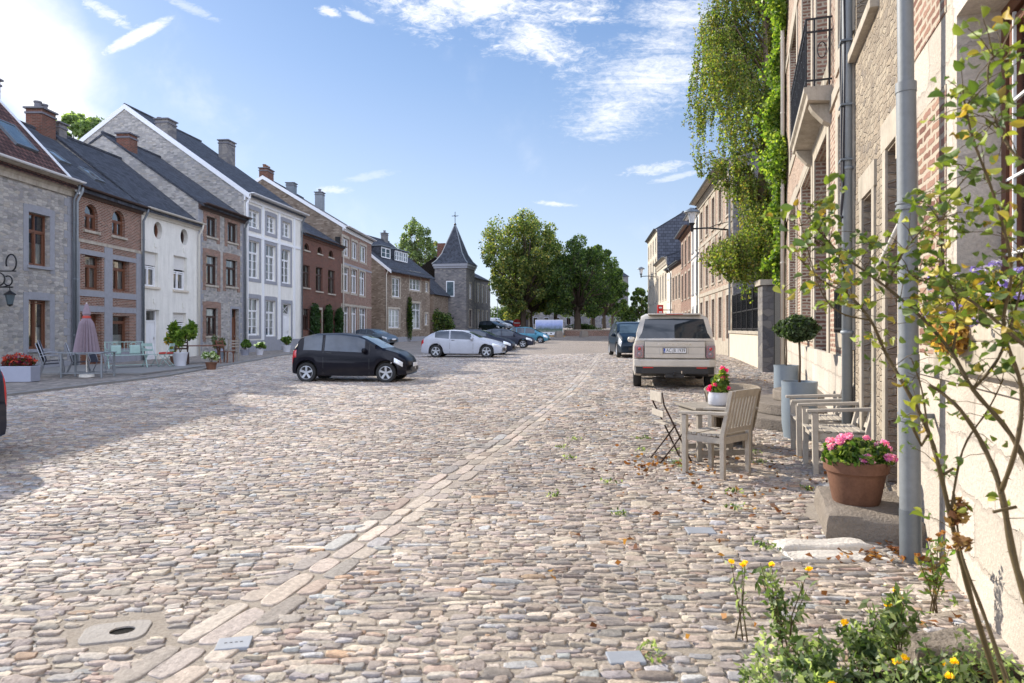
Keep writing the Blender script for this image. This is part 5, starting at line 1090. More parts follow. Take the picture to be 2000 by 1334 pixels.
    def number_plate(x, z, face, text=None):
        mb = MB(); mb.box(min(x, x + .012 * face), max(x, x + .012 * face), -.26, .26, z - .055, z + .055); p = mb.build('number_plate', M['plate_white'], t_)
        if text: text(p, x + .013 * face, z)
    number_plate(L / 2 + .012, base + .33, 1, plate if plate and plate.__name__.startswith('front') else None)
    if not rearbox: number_plate(-L / 2 - .014, base + .45, -1)
    # mirrors
    if mirror:
        for sg in (1, -1):
            mb = MB(); s = sec(mirror); y = s[6][0]; z = s[6][1] + .06; mb.lathe([(.0, -.09), (.06, -.075), (.08, 0), (.06, .06), (0, .07)], 12, (fix(mirror), sg * (y + .10), z), sx=.9, sy=1.35); mb.tube([(fix(mirror), sg * (y - .03), z - .05), (fix(mirror), sg * (y + .06), z - .03)], .02, 6); mb.build('wing_mirror', paint, t_, smooth=True)
    # wheels
    for w0 in wheels:
        for sg in (1, -1):
            Wh = Matrix.Translation((fix(w0), sg * (Wd / 2 - .115), r)) @ Matrix.Rotation(R(-90 * sg), 4, 'X'); q = r * .68
            ty = MB(); ty.lathe([(q, -.1), (r * .93, -.1), (r * .99, -.07), (r, 0), (r * .99, .07), (r * .93, .1), (q + .005, .105), (q - .01, .09), (q - .01, -.1)], 28, T=Wh); wh = ty.build('wheel', M['tyre'], t_, smooth=True, auto=50)
            ri = MB(); ri.lathe([(q - .005, .10), (q * .93, .102), (q * .88, .085), (q * .86, .03)], 28, T=Wh); ri.lathe([(0, .085), (q * .2, .085), (q * .24, .07)], 16, T=Wh)
            for k in range(spokes):
                a = 2 * math.pi * k / spokes + .3; c, s = math.cos(a), math.sin(a); w1, w2 = q * .13, q * .17
                pts = [(c * q * .15 - s * w1, s * q * .15 + c * w1, .082), (c * q * .15 + s * w1, s * q * .15 - c * w1, .082), (c * q * .9 + s * w2, s * q * .9 - c * w2, .092), (c * q * .9 - s * w2, s * q * .9 + c * w2, .092)]; pt2 = [(x, y, z - .035) for x, y, z in pts]
                ri.add([tuple(Wh @ Vector(p)) for p in pts + pt2], [(0, 1, 2, 3), (0, 4, 5, 1), (1, 5, 6, 2), (2, 6, 7, 3), (3, 7, 4, 0)])
            ri.build('rim', hubm or M['rim'], wh, smooth=True, auto=35); dk = MB(); dk.lathe([(0, .03), (q * .87, .03)], 20, T=Wh); dk.build('brake_disc', M['blackplastic'], wh)
    if rails:
        for sg in (1, -1): mb = MB(); y = sg * Wd * .36; zr = float(topf(L * .4)); mb.tube([(fix(L * .14), y, zr - .03), (fix(L * .18), y, zr + .04), (fix(L * .5), y, zr + .045), (fix(L * .58), y, zr - .02)], .018, 6); mb.build('roof_rail', M['blackplastic'], t_)
    ae = MB(); zr = float(topf(rw[1] + .15)); ae.tube([(fix(rw[1] + .15), 0, zr), (fix(rw[1] - .12), 0, zr + .22)], .006, 4); ae.build('aerial', M['blackplastic'], t_)
    return t_
def gzz(x, y): return float(gz(x, y))
small = dict(L=3.60, Wd=1.65, top=[(0, .62), (.03, .86), (.10, 1.02), (.32, 1.36), (.75, 1.455), (1.45, 1.47), (2.05, 1.40), (2.3, 1.30), (2.85, 1.0), (3.2, .90), (3.45, .76), (3.57, .62), (3.6, .48)],
             belt=[(0, .95), (.6, .97), (1.5, .93), (2.8, .88), (3.6, .5)], wheels=(.52, 2.92), r=.30, side=((.42, .98), (1.07, 2.28)), ws=(2.12, 2.80), rw=(.12, .36), lights=(3.16, 3.44, 4.9, 6.4), seams=(1.03, 2.42), handle=(1.12,), mirror=2.3, hubm=M['rim'])
coupe = dict(L=4.25, Wd=1.81, top=[(0, .60), (.04, .88), (.25, 1.0), (.55, 1.2), (.95, 1.36), (1.6, 1.405), (2.2, 1.37), (2.5, 1.28), (3.05, 1.0), (3.6, .88), (4.0, .76), (4.18, .64), (4.25, .5)],
             belt=[(0, .93), (.7, 1.02), (1.5, .95), (3.0, .9), (4.25, .55)], wheels=(.83, 3.40), r=.325, side=((.78, 1.5), (1.57, 2.62)), ws=(2.38, 3.05), rw=(.28, .80), lights=(3.68, 4.12, 5.1, 7.2), seams=(1.54, 2.72), handle=(1.62,), mirror=2.66, tumble=.36)
hatch = dict(L=4.25, Wd=1.77, top=[(0, .60), (.04, .9), (.16, 1.05), (.55, 1.34), (1.0, 1.44), (1.7, 1.46), (2.25, 1.40), (2.5, 1.30), (3.15, 1.02), (3.6, .92), (4.0, .80), (4.18, .66), (4.25, .5)],
             belt=[(0, .98), (.7, 1.03), (1.5, .96), (3.0, .92), (4.25, .55)], wheels=(.75, 3.38), r=.315, side=((.5, .98), (1.04, 1.72), (1.80, 2.66)), ws=(2.38, 3.12), rw=(.18, .55), lights=(3.62, 4.1, 5.2, 7.6), seams=(1.01, 1.76, 2.8), handle=(1.1, 1.85), mirror=2.72)
mpv = dict(L=4.3, Wd=1.84, top=[(0, .62), (.04, .95), (.12, 1.12), (.4, 1.5), (.9, 1.61), (1.8, 1.64), (2.35, 1.58), (2.7, 1.44), (3.4, 1.08), (3.8, .95), (4.1, .8), (4.24, .66), (4.3, .5)],
           belt=[(0, 1.05), (.7, 1.06), (1.5, 1.0), (3.3, .95), (4.3, .55)], wheels=(.75, 3.42), r=.32, side=((.45, .95), (1.02, 1.8), (1.88, 2.85)), ws=(2.5, 3.36), rw=(.15, .42), lights=(3.72, 4.18, 4.8, 8.2), seams=(1.0, 1.84, 3.0), handle=(1.1, 1.95), mirror=2.95)
P_black = paint_mat('black violet car paint', (.006, .006, .011, 1)); P_silver = paint_mat('white silver car paint', (.46, .48, .53, 1)); P_navy = paint_mat('navy car paint', (.018, .022, .04, 1))
P_dark = paint_mat('dark blue grey car paint', (.03, .035, .055, 1)); P_teal = paint_mat('turquoise car paint', (.07, .22, .30, 1), .3); P_petrol = paint_mat('petrol blue car paint', (.008, .02, .035, 1)); P_champ = paint_mat('champagne silver car paint', hexc('c4beb4'), .15)
P_white = paint_mat('white van paint', (.6, .62, .66, 1)); P_green = paint_mat('dark green car paint', (.012, .02, .018, 1)); P_greyblue = paint_mat('grey blue car paint', (.12, .16, .2, 1), .3)
for p in (P_black, P_navy, P_dark, P_petrol, P_green):
    pass
g_ = 'cars parked in a row on the square'
def put(spec, name, label, x, y, hd, paint, group=None, **kw):
    d = dict(spec); d.update(kw); return car(name, label, (x, y, gzz(x, y)), R(hd), paint, group=group, **d)
put(small, 'parked_car', 'small black three door hatchback standing alone in the foreground of the square', -4.75, 20.9, -5, P_black)
put(coupe, 'parked_car', 'white silver coupe at the near end of the row of parked cars', -2.45, 35.0, -6, P_silver, g_)
put(coupe, 'parked_car', 'black car tucked directly behind the white silver coupe', -1.9, 38.6, -8, P_navy, g_, top=[(0, .62), (.05, .95), (.8, 1.0), (1.2, 1.22), (1.6, 1.40), (2.0, 1.42), (2.4, 1.37), (2.7, 1.26), (3.2, 1.0), (3.7, .9), (4.05, .76), (4.18, .64), (4.25, .5)], rw=(.85, 1.5), side=((1.3, 1.75), (1.82, 2.7)))
put(hatch, 'parked_car', 'dark blue grey five door hatchback between the black car and the turquoise one', -.35, 52.0, -6, P_dark, g_)
put(mpv, 'parked_car', 'turquoise people carrier at the far end of the parked row', 1.75, 70.0, -10, P_teal, g_)
put(hatch, 'parked_car', 'dark car mostly hidden behind the turquoise people carrier', 2.1, 76.5, -10, P_navy, g_)
put(hatch, 'parked_car', 'grey blue car parked by the red brick house, half hidden by the black hatchback', -12.3, 61.5, -30, P_greyblue)
put(mpv, 'parked_car', 'dark green people carrier below the spire house', -3.1, 104, -35, P_green, 'cars parked below the tower house')
put(hatch, 'parked_car', 'pale silver car beside the dark green one below the spire house', -2.0, 111, -30, P_silver, 'cars parked below the tower house')
put(hatch, 'parked_car', 'dark car in front of the white van', -.4, 117, -30, P_navy, 'cars parked below the tower house')
van = dict(L=4.9, Wd=1.9, top=[(0, 1.2), (.03, 1.8), (.15, 1.95), (1.5, 2.0), (2.9, 1.97), (3.3, 1.86), (3.9, 1.35), (4.4, 1.15), (4.75, .9), (4.9, .6)], belt=[(0, 1.25), (3, 1.22), (4, 1.15), (4.9, .65)], wheels=(.9, 3.95), r=.33, side=((3.0, 3.75),), ws=(3.35, 3.92), rw=(.05, .06), lights=(4.4, 4.75, 4.8, 7), seams=(2.9,), handle=(3.0,), mirror=3.8, taillamp=True)
put(van, 'parked_van', 'white van at the back of the cars below the spire house', -3.3, 126, -20, P_white)
put(mpv, 'driving_car', 'dark petrol blue people carrier coming towards the viewer left of the silver off roader', 5.72, 32.6, -91, P_petrol)
put(hatch, 'parked_car', 'tail of a dark car cut off by the left edge of the view', -7.77, 7.1, 172, P_navy, nose=.16, taillamp=True)
# big off-road car seen from behind
def offroader():
    L, Wd = 4.95, 1.98
    t = car('parked_car', 'champagne silver off roader seen from behind with its tow bar and number plate', (4.32, 16.2 + L / 2, 0), R(79.5), P_champ, L, Wd,
            top=[(0, 1.16), (.02, 1.20), (.10, 1.40), (.24, 1.70), (.36, 1.80), (.9, 1.845), (2.2, 1.85), (2.7, 1.80), (3.0, 1.66), (3.5, 1.26), (4.0, 1.16), (4.7, 1.08), (4.9, .95), (4.95, .8)],
            belt=[(0, 1.12), (3.4, 1.10), (4.95, .85)], wheels=(.92, 3.80), r=.385, side=((.5, 1.1), (1.2, 2.0), (2.08, 2.95)), ws=(2.85, 3.48), rw=(.03, .25), lights=(4.55, 4.85, 5, 7.5), tumble=.26, base=.30, nose=.08, tail=.035, rearbox=True, seams=(1.15, 2.04, 3.2), handle=(1.3, 2.2), mirror=3.2, dark_lower=False, rails=False)
    x = -L / 2
    def bx(nm, mat, x0, x1, y0, y1, z0, z1, par=t, bev=None): mb = MB(); mb.box(x0, x1, y0, y1, z0, z1); return mb.build(nm, mat, par, bevel=bev)
    mb = MB(); pl = [(-.955, x + .42), (-.95, x + .02), (-.80, x - .06), (.80, x - .06), (.95, x + .02), (.955, x + .42)]
    mb.prism([(q, p) for p, q in pl] , 'z', .55, .73); b = mb.build('rear_bumper', P_champ, t, bevel=.025)
    mb = MB(); mb.prism([(q + .015, p * .96) for p, q in pl], 'z', .38, .55); mb.build('lower_valance', M['blackplastic'], t, bevel=.02)
    tg = bx('tailgate', P_champ, x - .022, x + .02, -.70, .70, .76, 1.155, t, .012)
    for y in (-.705, .701): bx('tailgate_seam', M['blackplastic'], x - .010, x + .0, y, y + .006, .75, 1.17, tg)
    bx('tailgate_seam', M['blackplastic'], x - .026, x - .02, -.70, .70, 1.02, 1.028, tg); bx('tailgate_crease', M['zinc_dark'], x - .024, x - .02, -.69, .69, .86, .864, tg)
    for sg in (-1, 1):
        y0, y1 = sorted((sg * .725, sg * .93)); l = bx('tail_light', M['amber_lamp'], x - .035, x + .12, y0, y1, .76, 1.06, t, .02)
        for z in (.98, .85): mb = MB(); mb.lathe([(.0, 0), (.05, .0), (.062, .006), (.062, -.01)], 16, T=Matrix.Translation((x - .04, sg * .825, z)) @ Matrix.Rotation(R(-90), 4, 'Y')); mb.build('lamp_ring', M['zinc'], l, smooth=True)
        for z in (.98, .85): mb = MB(); mb.lathe([(.0, .012), (.03, .01), (.045, .0)], 16, T=Matrix.Translation((x - .038, sg * .825, z)) @ Matrix.Rotation(R(-90), 4, 'Y')); mb.build('lamp_lens', M['red_lamp'] if z > .9 else M['amber_lamp'], l, smooth=True)
        y0, y1 = sorted((sg * .50, sg * .74)); bx('rear_reflector', M['red_lamp'], x - .066, x - .05, y0, y1, .52, .548, t)
        y0, y1 = sorted((sg * .30, sg * .26)); bx('plate_surround', P_champ, x - .05, x - .02, y0 + .02 * sg, y1 + .05 * sg, .86, 1.015, tg, .006)
    pl_ = bx('number_plate', M['plate_white'], x - .040, x - .028, -.26, .26, .885, .995, tg); bx('plate_frame', M['blackplastic'], x - .036, x - .026, -.27, .27, .873, 1.005, tg)
    bx('country_band', M['plate_blue'], x - .0415, x - .039, .218, .256, .889, .991, pl_)
    def text(body, size, y, z, mat, nm, xo, par, sx=1):
        cu = bpy.data.curves.new(nm, 'FONT'); cu.body = body; cu.size = size; cu.extrude = .0012; cu.align_x = 'CENTER'; cu.align_y = 'CENTER'; cu.space_character = 1.05
        tmp = bpy.data.objects.new(nm, cu); COL.objects.link(tmp); me = bpy.data.meshes.new_from_object(tmp.evaluated_get(bpy.context.evaluated_depsgraph_get())); bpy.data.objects.remove(tmp)
        me.materials.clear(); me.materials.append(mat); o = bpy.data.objects.new(nm, me); COL.objects.link(o); o.parent = par; o.location = (x + xo, y, z); o.rotation_euler = (R(90), 0, R(-90)); o.scale = (sx, 1, 1); return o
    text('AC:JB 1939', .115, -.022, .94, M['blackplastic'], 'plate_text', -.0418, pl_, .78); text('D', .04, .237, .91, M['plate_white'], 'plate_text', -.0425, pl_)
    text('RANGE ROVER', .06, 0, 1.085, M['chrome'], 'tailgate_lettering', -.0245, tg, 1.9)
    mb = MB(); mb.tube([(x + .3, .02, .42), (x - .02, .02, .36), (x - .14, .02, .36), (x - .16, .02, .42)], .025, 8); mb.lathe([(0, .0), (.027, .008), (.027, .03), (0, .05)], 10, (x - .16, .02, .42)); mb.build('tow_bar', M['blackplastic'], t, smooth=True)
    bx('tow_plate', M['blackplastic'], x - .03, x + .05, -.22, .22, .30, .44, t); bx('tow_socket', M['chrome'], x - .075, x - .06, -.17, -.145, .40, .46, t)
    bx('spoiler', P_champ, x + .18, x + .48, -.62, .62, 1.795, 1.83, t, .01); bx('brake_lamp', M['red_lamp'], x + .175, x + .182, -.2, .2, 1.80, 1.815, t)
    mb = MB(); mb.box(x + .35, x + .5, -.62, .62, .55, .95); mb.build('axle', M['blackplastic'], t)
offroader()
# ================================================================ furniture, pots and small things
def armchair(label, loc, rz, mat, group='weathered teak armchairs', backslats=7):
    """local +y is the way the sitter faces"""
    t = thing('armchair', label, 'chair', loc, rz, group); w_, d_ = .56, .52; hx = w_ / 2
    for sx in (-1, 1):
        mb = MB(); mb.prism([(-.03, 0), (.02, 0), (.03, .62), (-.03, .62)], 'x', sx * hx - .028, sx * hx + .028); 
        T = Matrix.Translation((0, d_ / 2 - .04, 0)); mb.v = [tuple(T @ Vector(p)) for p in mb.v]; mb.build('leg', mat, t, bevel=.004)
        mb = MB(); y0 = -d_ / 2; mb.prism([(y0 - .03, 0), (y0 + .02, 0), (y0 + .025, .44), (y0 - .09, .90), (y0 - .135, .90), (y0 - .03, .44)], 'x', sx * hx - .026, sx * hx + .026); mb.build('leg', mat, t, bevel=.004)
        mb = MB(); mb.prism([(-.34, .655), (.30, .625), (.30, .655), (-.34, .69)], 'x', sx * hx - .035, sx * hx + .035); mb.build('armrest', mat, t, bevel=.006)
    mb = MB(); mb.box(-hx + .03, hx - .03, d_ / 2 - .06, d_ / 2 - .035, .36, .43); mb.box(-hx + .03, hx - .03, -d_ / 2 - .02, -d_ / 2 + .01, .36, .43)
    for sx in (-1, 1): mb.box(sx * (hx - .01) - .012, sx * (hx - .01) + .012, -d_ / 2, d_ / 2 - .05, .36, .42)
    mb.build('seat_frame', mat, t); mb = MB()
    for i in range(8): y = -d_ / 2 + .02 + i * .063; mb.box(-hx - .0, hx + .0, y, y + .052, .432 - .003 * i + (.01 if i > 4 else 0), .452 - .003 * i + (.01 if i > 4 else 0))
    mb.build('seat', mat, t, bevel=.003); mb = MB(); f = lambda z: -d_ / 2 - .005 - (z - .44) * .24
    for (z0, z1) in ((.47, .52), (.83, .905)):
        mb.prism([(f(z0) - .03, z0), (f(z0), z0), (f(z1), z1), (f(z1) - .03, z1)], 'x', -hx + .02, hx - .02)
    for i in range(backslats): x = -hx + .075 + i * (w_ - .15) / (backslats - 1); mb.prism([(f(.5) - .022, .5), (f(.5) - .006, .5), (f(.85) - .006, .85), (f(.85) - .022, .85)], 'x', x - .02, x + .02)
    mb.build('backrest', mat, t, bevel=.003); return t
armchair('grey teak armchair turned away from the viewer at the small table', (2.05, 6.9, 0), R(43), M['teak']).scale = (.87, .87, .96)
armchair('teak armchair against the wall, nearer the grey planters', (3.52, 7.9, 0), R(74), M['teak'])
armchair('teak armchair against the wall behind the pot of pink geraniums', (3.30, 7.02, 0), R(76), M['teak'])
def bistro(label, loc, rz, frame, wood, back=True, group='folding bistro chairs', cushion=None, h=.84):
    t = thing('folding_chair', label, 'chair', loc, rz, group); 
    mb = MB()
    for sx in (-.2, .2): mb.tube([(sx, .20, 0), (sx, -.03, .42), (sx, -.17, .66), (sx, -.20, h)], .011, 6)
    mb.tube([(-.2, .16, .08), (.2, .16, .08)], .009, 5); mb.build('front_leg_frame', frame, t, smooth=True); mb = MB()
    for sx in (-.18, .18): mb.tube([(sx, -.22, 0), (sx, .18, .44)], .011, 6)
    mb.tube([(-.18, -.18, .06), (.18, -.18, .06)], .009, 5); mb.build('rear_leg_frame', frame, t, smooth=True)
    mb = MB()
    for i in range(5): y = -.16 + i * .072; mb.box(-.19, .19, y, y + .055, .435, .452)
    mb.build('seat', wood, t, bevel=.003); mb = MB(); mb.box(-.205, .205, -.215, -.185, h - .11, h); mb.box(-.205, .205, -.19, -.165, h - .28, h - .21); mb.build('backrest', wood, t, bevel=.004)
    if cushion: mb = MB(); mb.box(-.2, .2, -.18, .2, .455, .53); mb.build('cushion', cushion, t, bevel=.03)
    return t
bistro('dark iron folding chair with a wooden back, alone on the left of the small table', (1.76, 7.55, 0), R(-82), M['rust_iron'], M['teak'], h=.80).scale = (.85, .85, .96)
def small_table():
    t = thing('small_table', 'low weathered wooden table carrying the white flower pot', 'table', (2.30, 7.72, 0), R(8)); mb = MB()
    for i in range(7): x = -.36 + i * .104; mb.box(x, x + .098, -.3, .3, .575, .6)
    mb.build('table_top', M['teak_grey'], t, bevel=.003); mb = MB(); mb.box(-.33, .33, -.27, .27, .52, .574); mb.build('apron', M['teak_grey'], t)
    for sx in (-.29, .29):
        for sy in (-.23, .23): mb = MB(); mb.box(sx - .025, sx + .025, sy - .025, sy + .025, 0, .52); mb.build('leg', M['teak_grey'], t)
    mb = MB(); mb.box(-.29, .29, -.24, -.21, .07, .13); mb.box(-.29, .29, .21, .24, .07, .13); mb.box(-.03, .03, -.22, .22, .075, .125); mb.build('stretcher', M['teak_grey'], t)
small_table()
def wicker():
    t = thing('wicker_chair', 'round backed wicker tub chair behind the small table', 'chair', (2.76, 8.55, 0), R(150)); n = 26; V = []
    mb = MB(); rings = [(.22, .0), (.24, .2), (.28, .40), (.31, .58), (.33, .72), (.345, .74), (.33, .755), (.31, .74), (.28, .58), (.25, .42)]
    for r_, z in rings:
        for j in range(n + 1):
            a = -math.pi * .25 + 1.5 * math.pi * j / n; hgt = 1 - .22 * (abs(j / n - .5) * 2) ** 2.2; zz = z if z < .41 else .4 + (z - .4) * hgt - (.1 if abs(j / n - .5) > .47 else 0)
            mb.v.append((r_ * math.cos(a), -r_ * math.sin(a), zz))
    for i in range(len(rings) - 1):
        for j in range(n): mb.f.append([i * (n + 1) + j, i * (n + 1) + j + 1, (i + 1) * (n + 1) + j + 1, (i + 1) * (n + 1) + j]); mb.m.append(0); mb.uv.append(None)
    mb.build('wicker_shell', M['cork'], t, smooth=True); mb = MB()
    for k in range(40): a = -math.pi * .25 + 1.5 * math.pi * (k + .5) / 40; c, s = math.cos(a), -math.sin(a); hg = 1 - .22 * (abs((k + .5) / 40 - .5) * 2) ** 2.2; mb.tube([(.245 * c, .245 * s, .2), (.287 * c, .287 * s, .4), (.335 * c, .335 * s, .4 + .31 * hg)], .007, 4)
    mb.build('wicker_ribs', M['cork'], t); mb = MB(); mb.lathe([(0, .43), (.27, .43), (.29, .40), (.27, .37)], 24); mb.build('seat', M['cork'], t, smooth=True)
    for a in (45, 135, 225, 315): mb = MB(); mb.tube([(.24 * math.cos(R(a)), .24 * math.sin(R(a)), 0), (.24 * math.cos(R(a)), .24 * math.sin(R(a)), .38)], .016, 6); mb.build('leg', M['cork'], t)
wicker()
# ---- leafy helpers
def leafquads(c, size, n, rnd, elong=1.7, nrm=None, flat=.0):
    """n leaf faces centred on c (n,3): V (n*4,3)"""
    a = rnd.normal(size=(n, 3)); a[:, 2] *= (1 - flat); a /= np.linalg.norm(a, axis=1, keepdims=True) + 1e-9; b = rnd.normal(size=(n, 3)); b -= (a * b).sum(1, keepdims=True) * a; b /= np.linalg.norm(b, axis=1, keepdims=True) + 1e-9
    s = size * rnd.uniform(.6, 1.25, (n, 1)); A = a * s * elong / 2; B = b * s / 2; q = np.cross(a, b) * s * .18
    return np.stack([c - A, c + B * .95 + q, c + A, c - B * .95 + q], 1).reshape(-1, 3)
def leafmesh(name, C_, size, cols, mat, parent=None, seed=1, elong=1.7, wts=None, shade=.0, flat=0):
    rnd = np.random.default_rng(seed); C_ = np.asarray(C_); n = len(C_); V = leafquads(C_, size, n, rnd, elong, flat=flat)
    pal = np.array([hexc(h)[:3] for h in cols]); cc = pal[rnd.choice(len(pal), n, p=wts)] * rnd.uniform(.7, 1.3, (n, 1)); return npmesh(name, V, np.arange(n * 4).reshape(n, 4), mat, np.repeat(cc, 4, 0), parent)
GREEN = ['3f5a1e', '55702a', '2f4718', '6c8232', '486424']
def bushpts(n, rx, ry, rz, seed, hollow=.55, c=(0, 0, 0)):
    rnd = np.random.default_rng(seed); d = rnd.normal(size=(n, 3)); d /= np.linalg.norm(d, axis=1, keepdims=True); r_ = rnd.uniform(hollow, 1.0, (n, 1)) ** .6; r_ *= 1 + .12 * np.sin(d[:, :1] * 5 + seed) * np.cos(d[:, 2:] * 6)
    return d * r_ * np.array([rx, ry, rz]) + np.array(c)
def topiary(label, loc, seed, hs=1.0, pot_h=.76, r_=.225):
    t = thing('topiary_tree', label, 'potted tree', loc, 0, 'lollipop topiary trees in grey planters'); mb = MB()
    mb.lathe([(0, 0), (r_ * .86, 0), (r_ * .98, pot_h * .25), (r_, pot_h * .5), (r_ * .99, pot_h * .9), (r_ * 1.02, pot_h), (r_ * .93, pot_h), (r_ * .9, pot_h - .06), (0, pot_h - .06)], 32); mb.build('planter', M['grey_pot'], t, smooth=True, auto=50)
    mb = MB(); mb.lathe([(0, pot_h - .05), (r_ * .89, pot_h - .055)], 24); mb.build('soil', M['soil'], t)
    mb = MB(); mb.tube([(0, 0, pot_h - .06), (.01, .0, pot_h + .25), (0, .01, pot_h + .62)], [.017, .014, .014], 8); mb.build('trunk', M['bark_pale'], t, smooth=True)
    cz = pot_h + .70; pts = bushpts(4200, .235 * hs, .235 * hs, .175 * hs, seed, .45, (0, 0, cz)); pts = pts[np.sin(pts[:, 0] * 38 + seed) * np.sin(pts[:, 1] * 35) * np.sin(pts[:, 2] * 41) > -.45]; leafmesh('crown', pts, .036, ['37462a', '46573a', '2a3820', '546545'], M['leaf_dense'], t, seed)
    mb = MB(); mb.lathe([(.0, -.12), (.12, -.09), (.17, 0), (.12, .1), (0, .13)], 12, (0, 0, cz)); mb.build('inner_twigs', M['bark'], t, smooth=True)
topiary('lollipop topiary in a tall grey planter, the nearer of the two by the steps', (3.83, 9.1, 0), 3)
topiary('lollipop topiary in a grey planter standing further back beside the front door', (5.28, 13.15, 0), 5, 1.0)
def flowerheads(name, centers, r_, cols, parent, seed, n=60, size=.02, mat=None):
    rnd = np.random.default_rng(seed); P_ = []
    for c in centers: P_.append(bushpts(n, r_, r_, r_ * .7, int(rnd.integers(1e6)), .4, c))
    return leafmesh(name, np.concatenate(P_), size, cols, mat or M['petal'], parent, seed, 1.1)
def geranium_pot():
    t = thing('flower_pot', 'large terracotta pot of pink geraniums on the doorstep', 'flower pot', (2.56, 5.08, .172)); t.scale = (.86, .86, .95); mb = MB()
    mb.lathe([(0, 0), (.178, 0), (.19, .02), (.232, .22), (.236, .235), (.258, .25), (.264, .33), (.255, .338), (.238, .335), (.232, .29), (0, .28)], 40); mb.build('pot', M['terracotta'], t, smooth=True, auto=45)
    mb = MB(); mb.lathe([(0, .292), (.233, .288)], 24); mb.build('soil', M['soil'], t)
    pts = np.concatenate([bushpts(2600, .27, .25, .11, 2, .3, (0, 0, .38)), bushpts(700, .30, .26, .05, 4, .4, (0, 0, .34))]); leafmesh('foliage', pts, .045, ['4d6b27', '3b561c', '6a8034', '2b4214', '7e8f45'], M['leaf_dense'], t, 3, 1.15)
    cs = [(-.24, -.06, .44), (-.19, -.1, .49), (-.12, .0, .5), (-.08, -.03, .52), (-.2, .05, .47), (.05, .0, .47), (.10, .03, .49), (.15, -.04, .45), (.24, -.06, .42), (.27, .05, .45), (.17, -.2, .38), (.22, -.17, .37), (-.05, -.22, .37), (-.01, -.22, .38), (.02, -.2, .36), (-.03, -.21, .33)]
    flowerheads('blossom', cs, .038, ['d985c0', 'e6a8d2', 'c76bab', 'efc4e2'], t, 7, 90, .024); mb = MB()
    for c in cs: mb.tube([(c[0] * .5, c[1] * .5, .32), (c[0] * .9, c[1] * .9, c[2] - .05), c], .003, 4)
    mb.build('flower_stems', M['stem'], t)
geranium_pot()
def table_flowers():
    t = thing('flower_pot', 'shiny white pot of magenta flowers on the low wooden table', 'flower pot', (2.32, 7.66, .60)); mb = MB()
    mb.lathe([(0, 0), (.10, 0), (.118, .02), (.118, .11), (.108, .14), (.112, .15), (.098, .15), (.094, .11), (0, .11)], 28); mb.build('pot', M['white_pot'], t, smooth=True, auto=50)
    leafmesh('foliage', np.concatenate([bushpts(330, .10, .10, .12, 2, .1, (0.01, 0, .22)), bushpts(120, .05, .05, .12, 5, .1, (.05, 0, .3))]), .04, ['5c7a2e', '3c561f', '8a9440'], M['leaf_dense'], t, 3, 1.8)
    flowerheads('blossom', [(-.09, 0, .21), (-.05, -.05, .24), (0, 0, .27), (.05, .02, .34), (.03, -.03, .31), (.08, 0, .39), (.05, .02, .42), (.10, .03, .33), (-.10, .03, .18), (.09, -.05, .20)], .026, ['e0218a', 'f0559f', 'ff7fae', 'c9186f'], t, 9, 45, .026)
    mb = MB()
    for p in ((.05, .02, .4), (-.07, 0, .22), (.09, 0, .36), (0, 0, .26)): mb.tube([(0, 0, .1), (p[0] * .5, p[1] * .5, p[2] * .6), p], .003, 4)
    mb.build('flower_stems', M['stem'], t)
table_flowers()
def window_box():
    x0 = a0 - .02; p = on_wall(rA, x0 + .55, 1.40, .0); t = thing('window_box', 'stone flower trough of lilac flowers on the sill of the nearest window', 'flower box', tuple(p), rA.rz)
    mb = MB(); mb.box(-.42, .5, -.1, .12, 0, .15); mb.build('trough', M['limestone'], t, bevel=.01)
    pts = np.concatenate([bushpts(1500, .5, .14, .13, 4, .2, (.0, -.03, .2)), bushpts(500, .22, .1, .2, 6, .2, (-.42, -.1, .08))]); leafmesh('foliage', pts, .035, ['5f6f35', '7d7a3e', '8f7d48', '46592a', 'a08a58'], M['leaf'], t, 4)
    cs = [(random.uniform(-.6, .5), random.uniform(-.2, .05), random.uniform(.08, .36)) for _ in range(46)]; flowerheads('blossom', cs, .02, ['8f7fd0', 'a99be0', '7a68c0', 'cfc8ee'], t, 11, 14, .026)
    pts = bushpts(500, .14, .09, .09, 9, .2, (-.10, -.16, .02)); leafmesh('dry_leaves', pts, .03, ['a8864a', 'c09a5a', '7d5f38'], M['leaf'], t, 5)
window_box()
# ---------------------------------------------------------------- left terrace
def gl(px, py, z=.05): v = G(px, py, z); return (v.x, v.y, z)
def planter_red():
    t = thing('planter_box', 'lilac grey planter box full of red flowers at the edge of the terrace', 'planter', (-13.15, 18.2, .05), R(4)); 
    w_, d_, h_ = .86, .42, .42; mb = MB(); mb.box(-w_ / 2, w_ / 2, -d_ / 2, d_ / 2, 0, h_); mb.build('box', M['planter'], t, bevel=.015); mb = MB(); mb.box(-w_ / 2 + .03, w_ / 2 - .03, -d_ / 2 + .03, d_ / 2 - .03, h_, h_ + .01); mb.build('soil', M['soil'], t)
    leafmesh('foliage', bushpts(900, .42, .2, .14, 5, .1, (0, 0, h_ + .08)), .06, ['3a2a20', '4a4a24', '5a2a2a'], M['leaf'], t, 6); leafmesh('blossom', bushpts(420, .44, .2, .2, 8, .5, (0, 0, h_ + .13)), .05, ['90242c', 'b0402c', '6e1c3c', 'a84a3a'], M['petal'], t, 7)
planter_red()
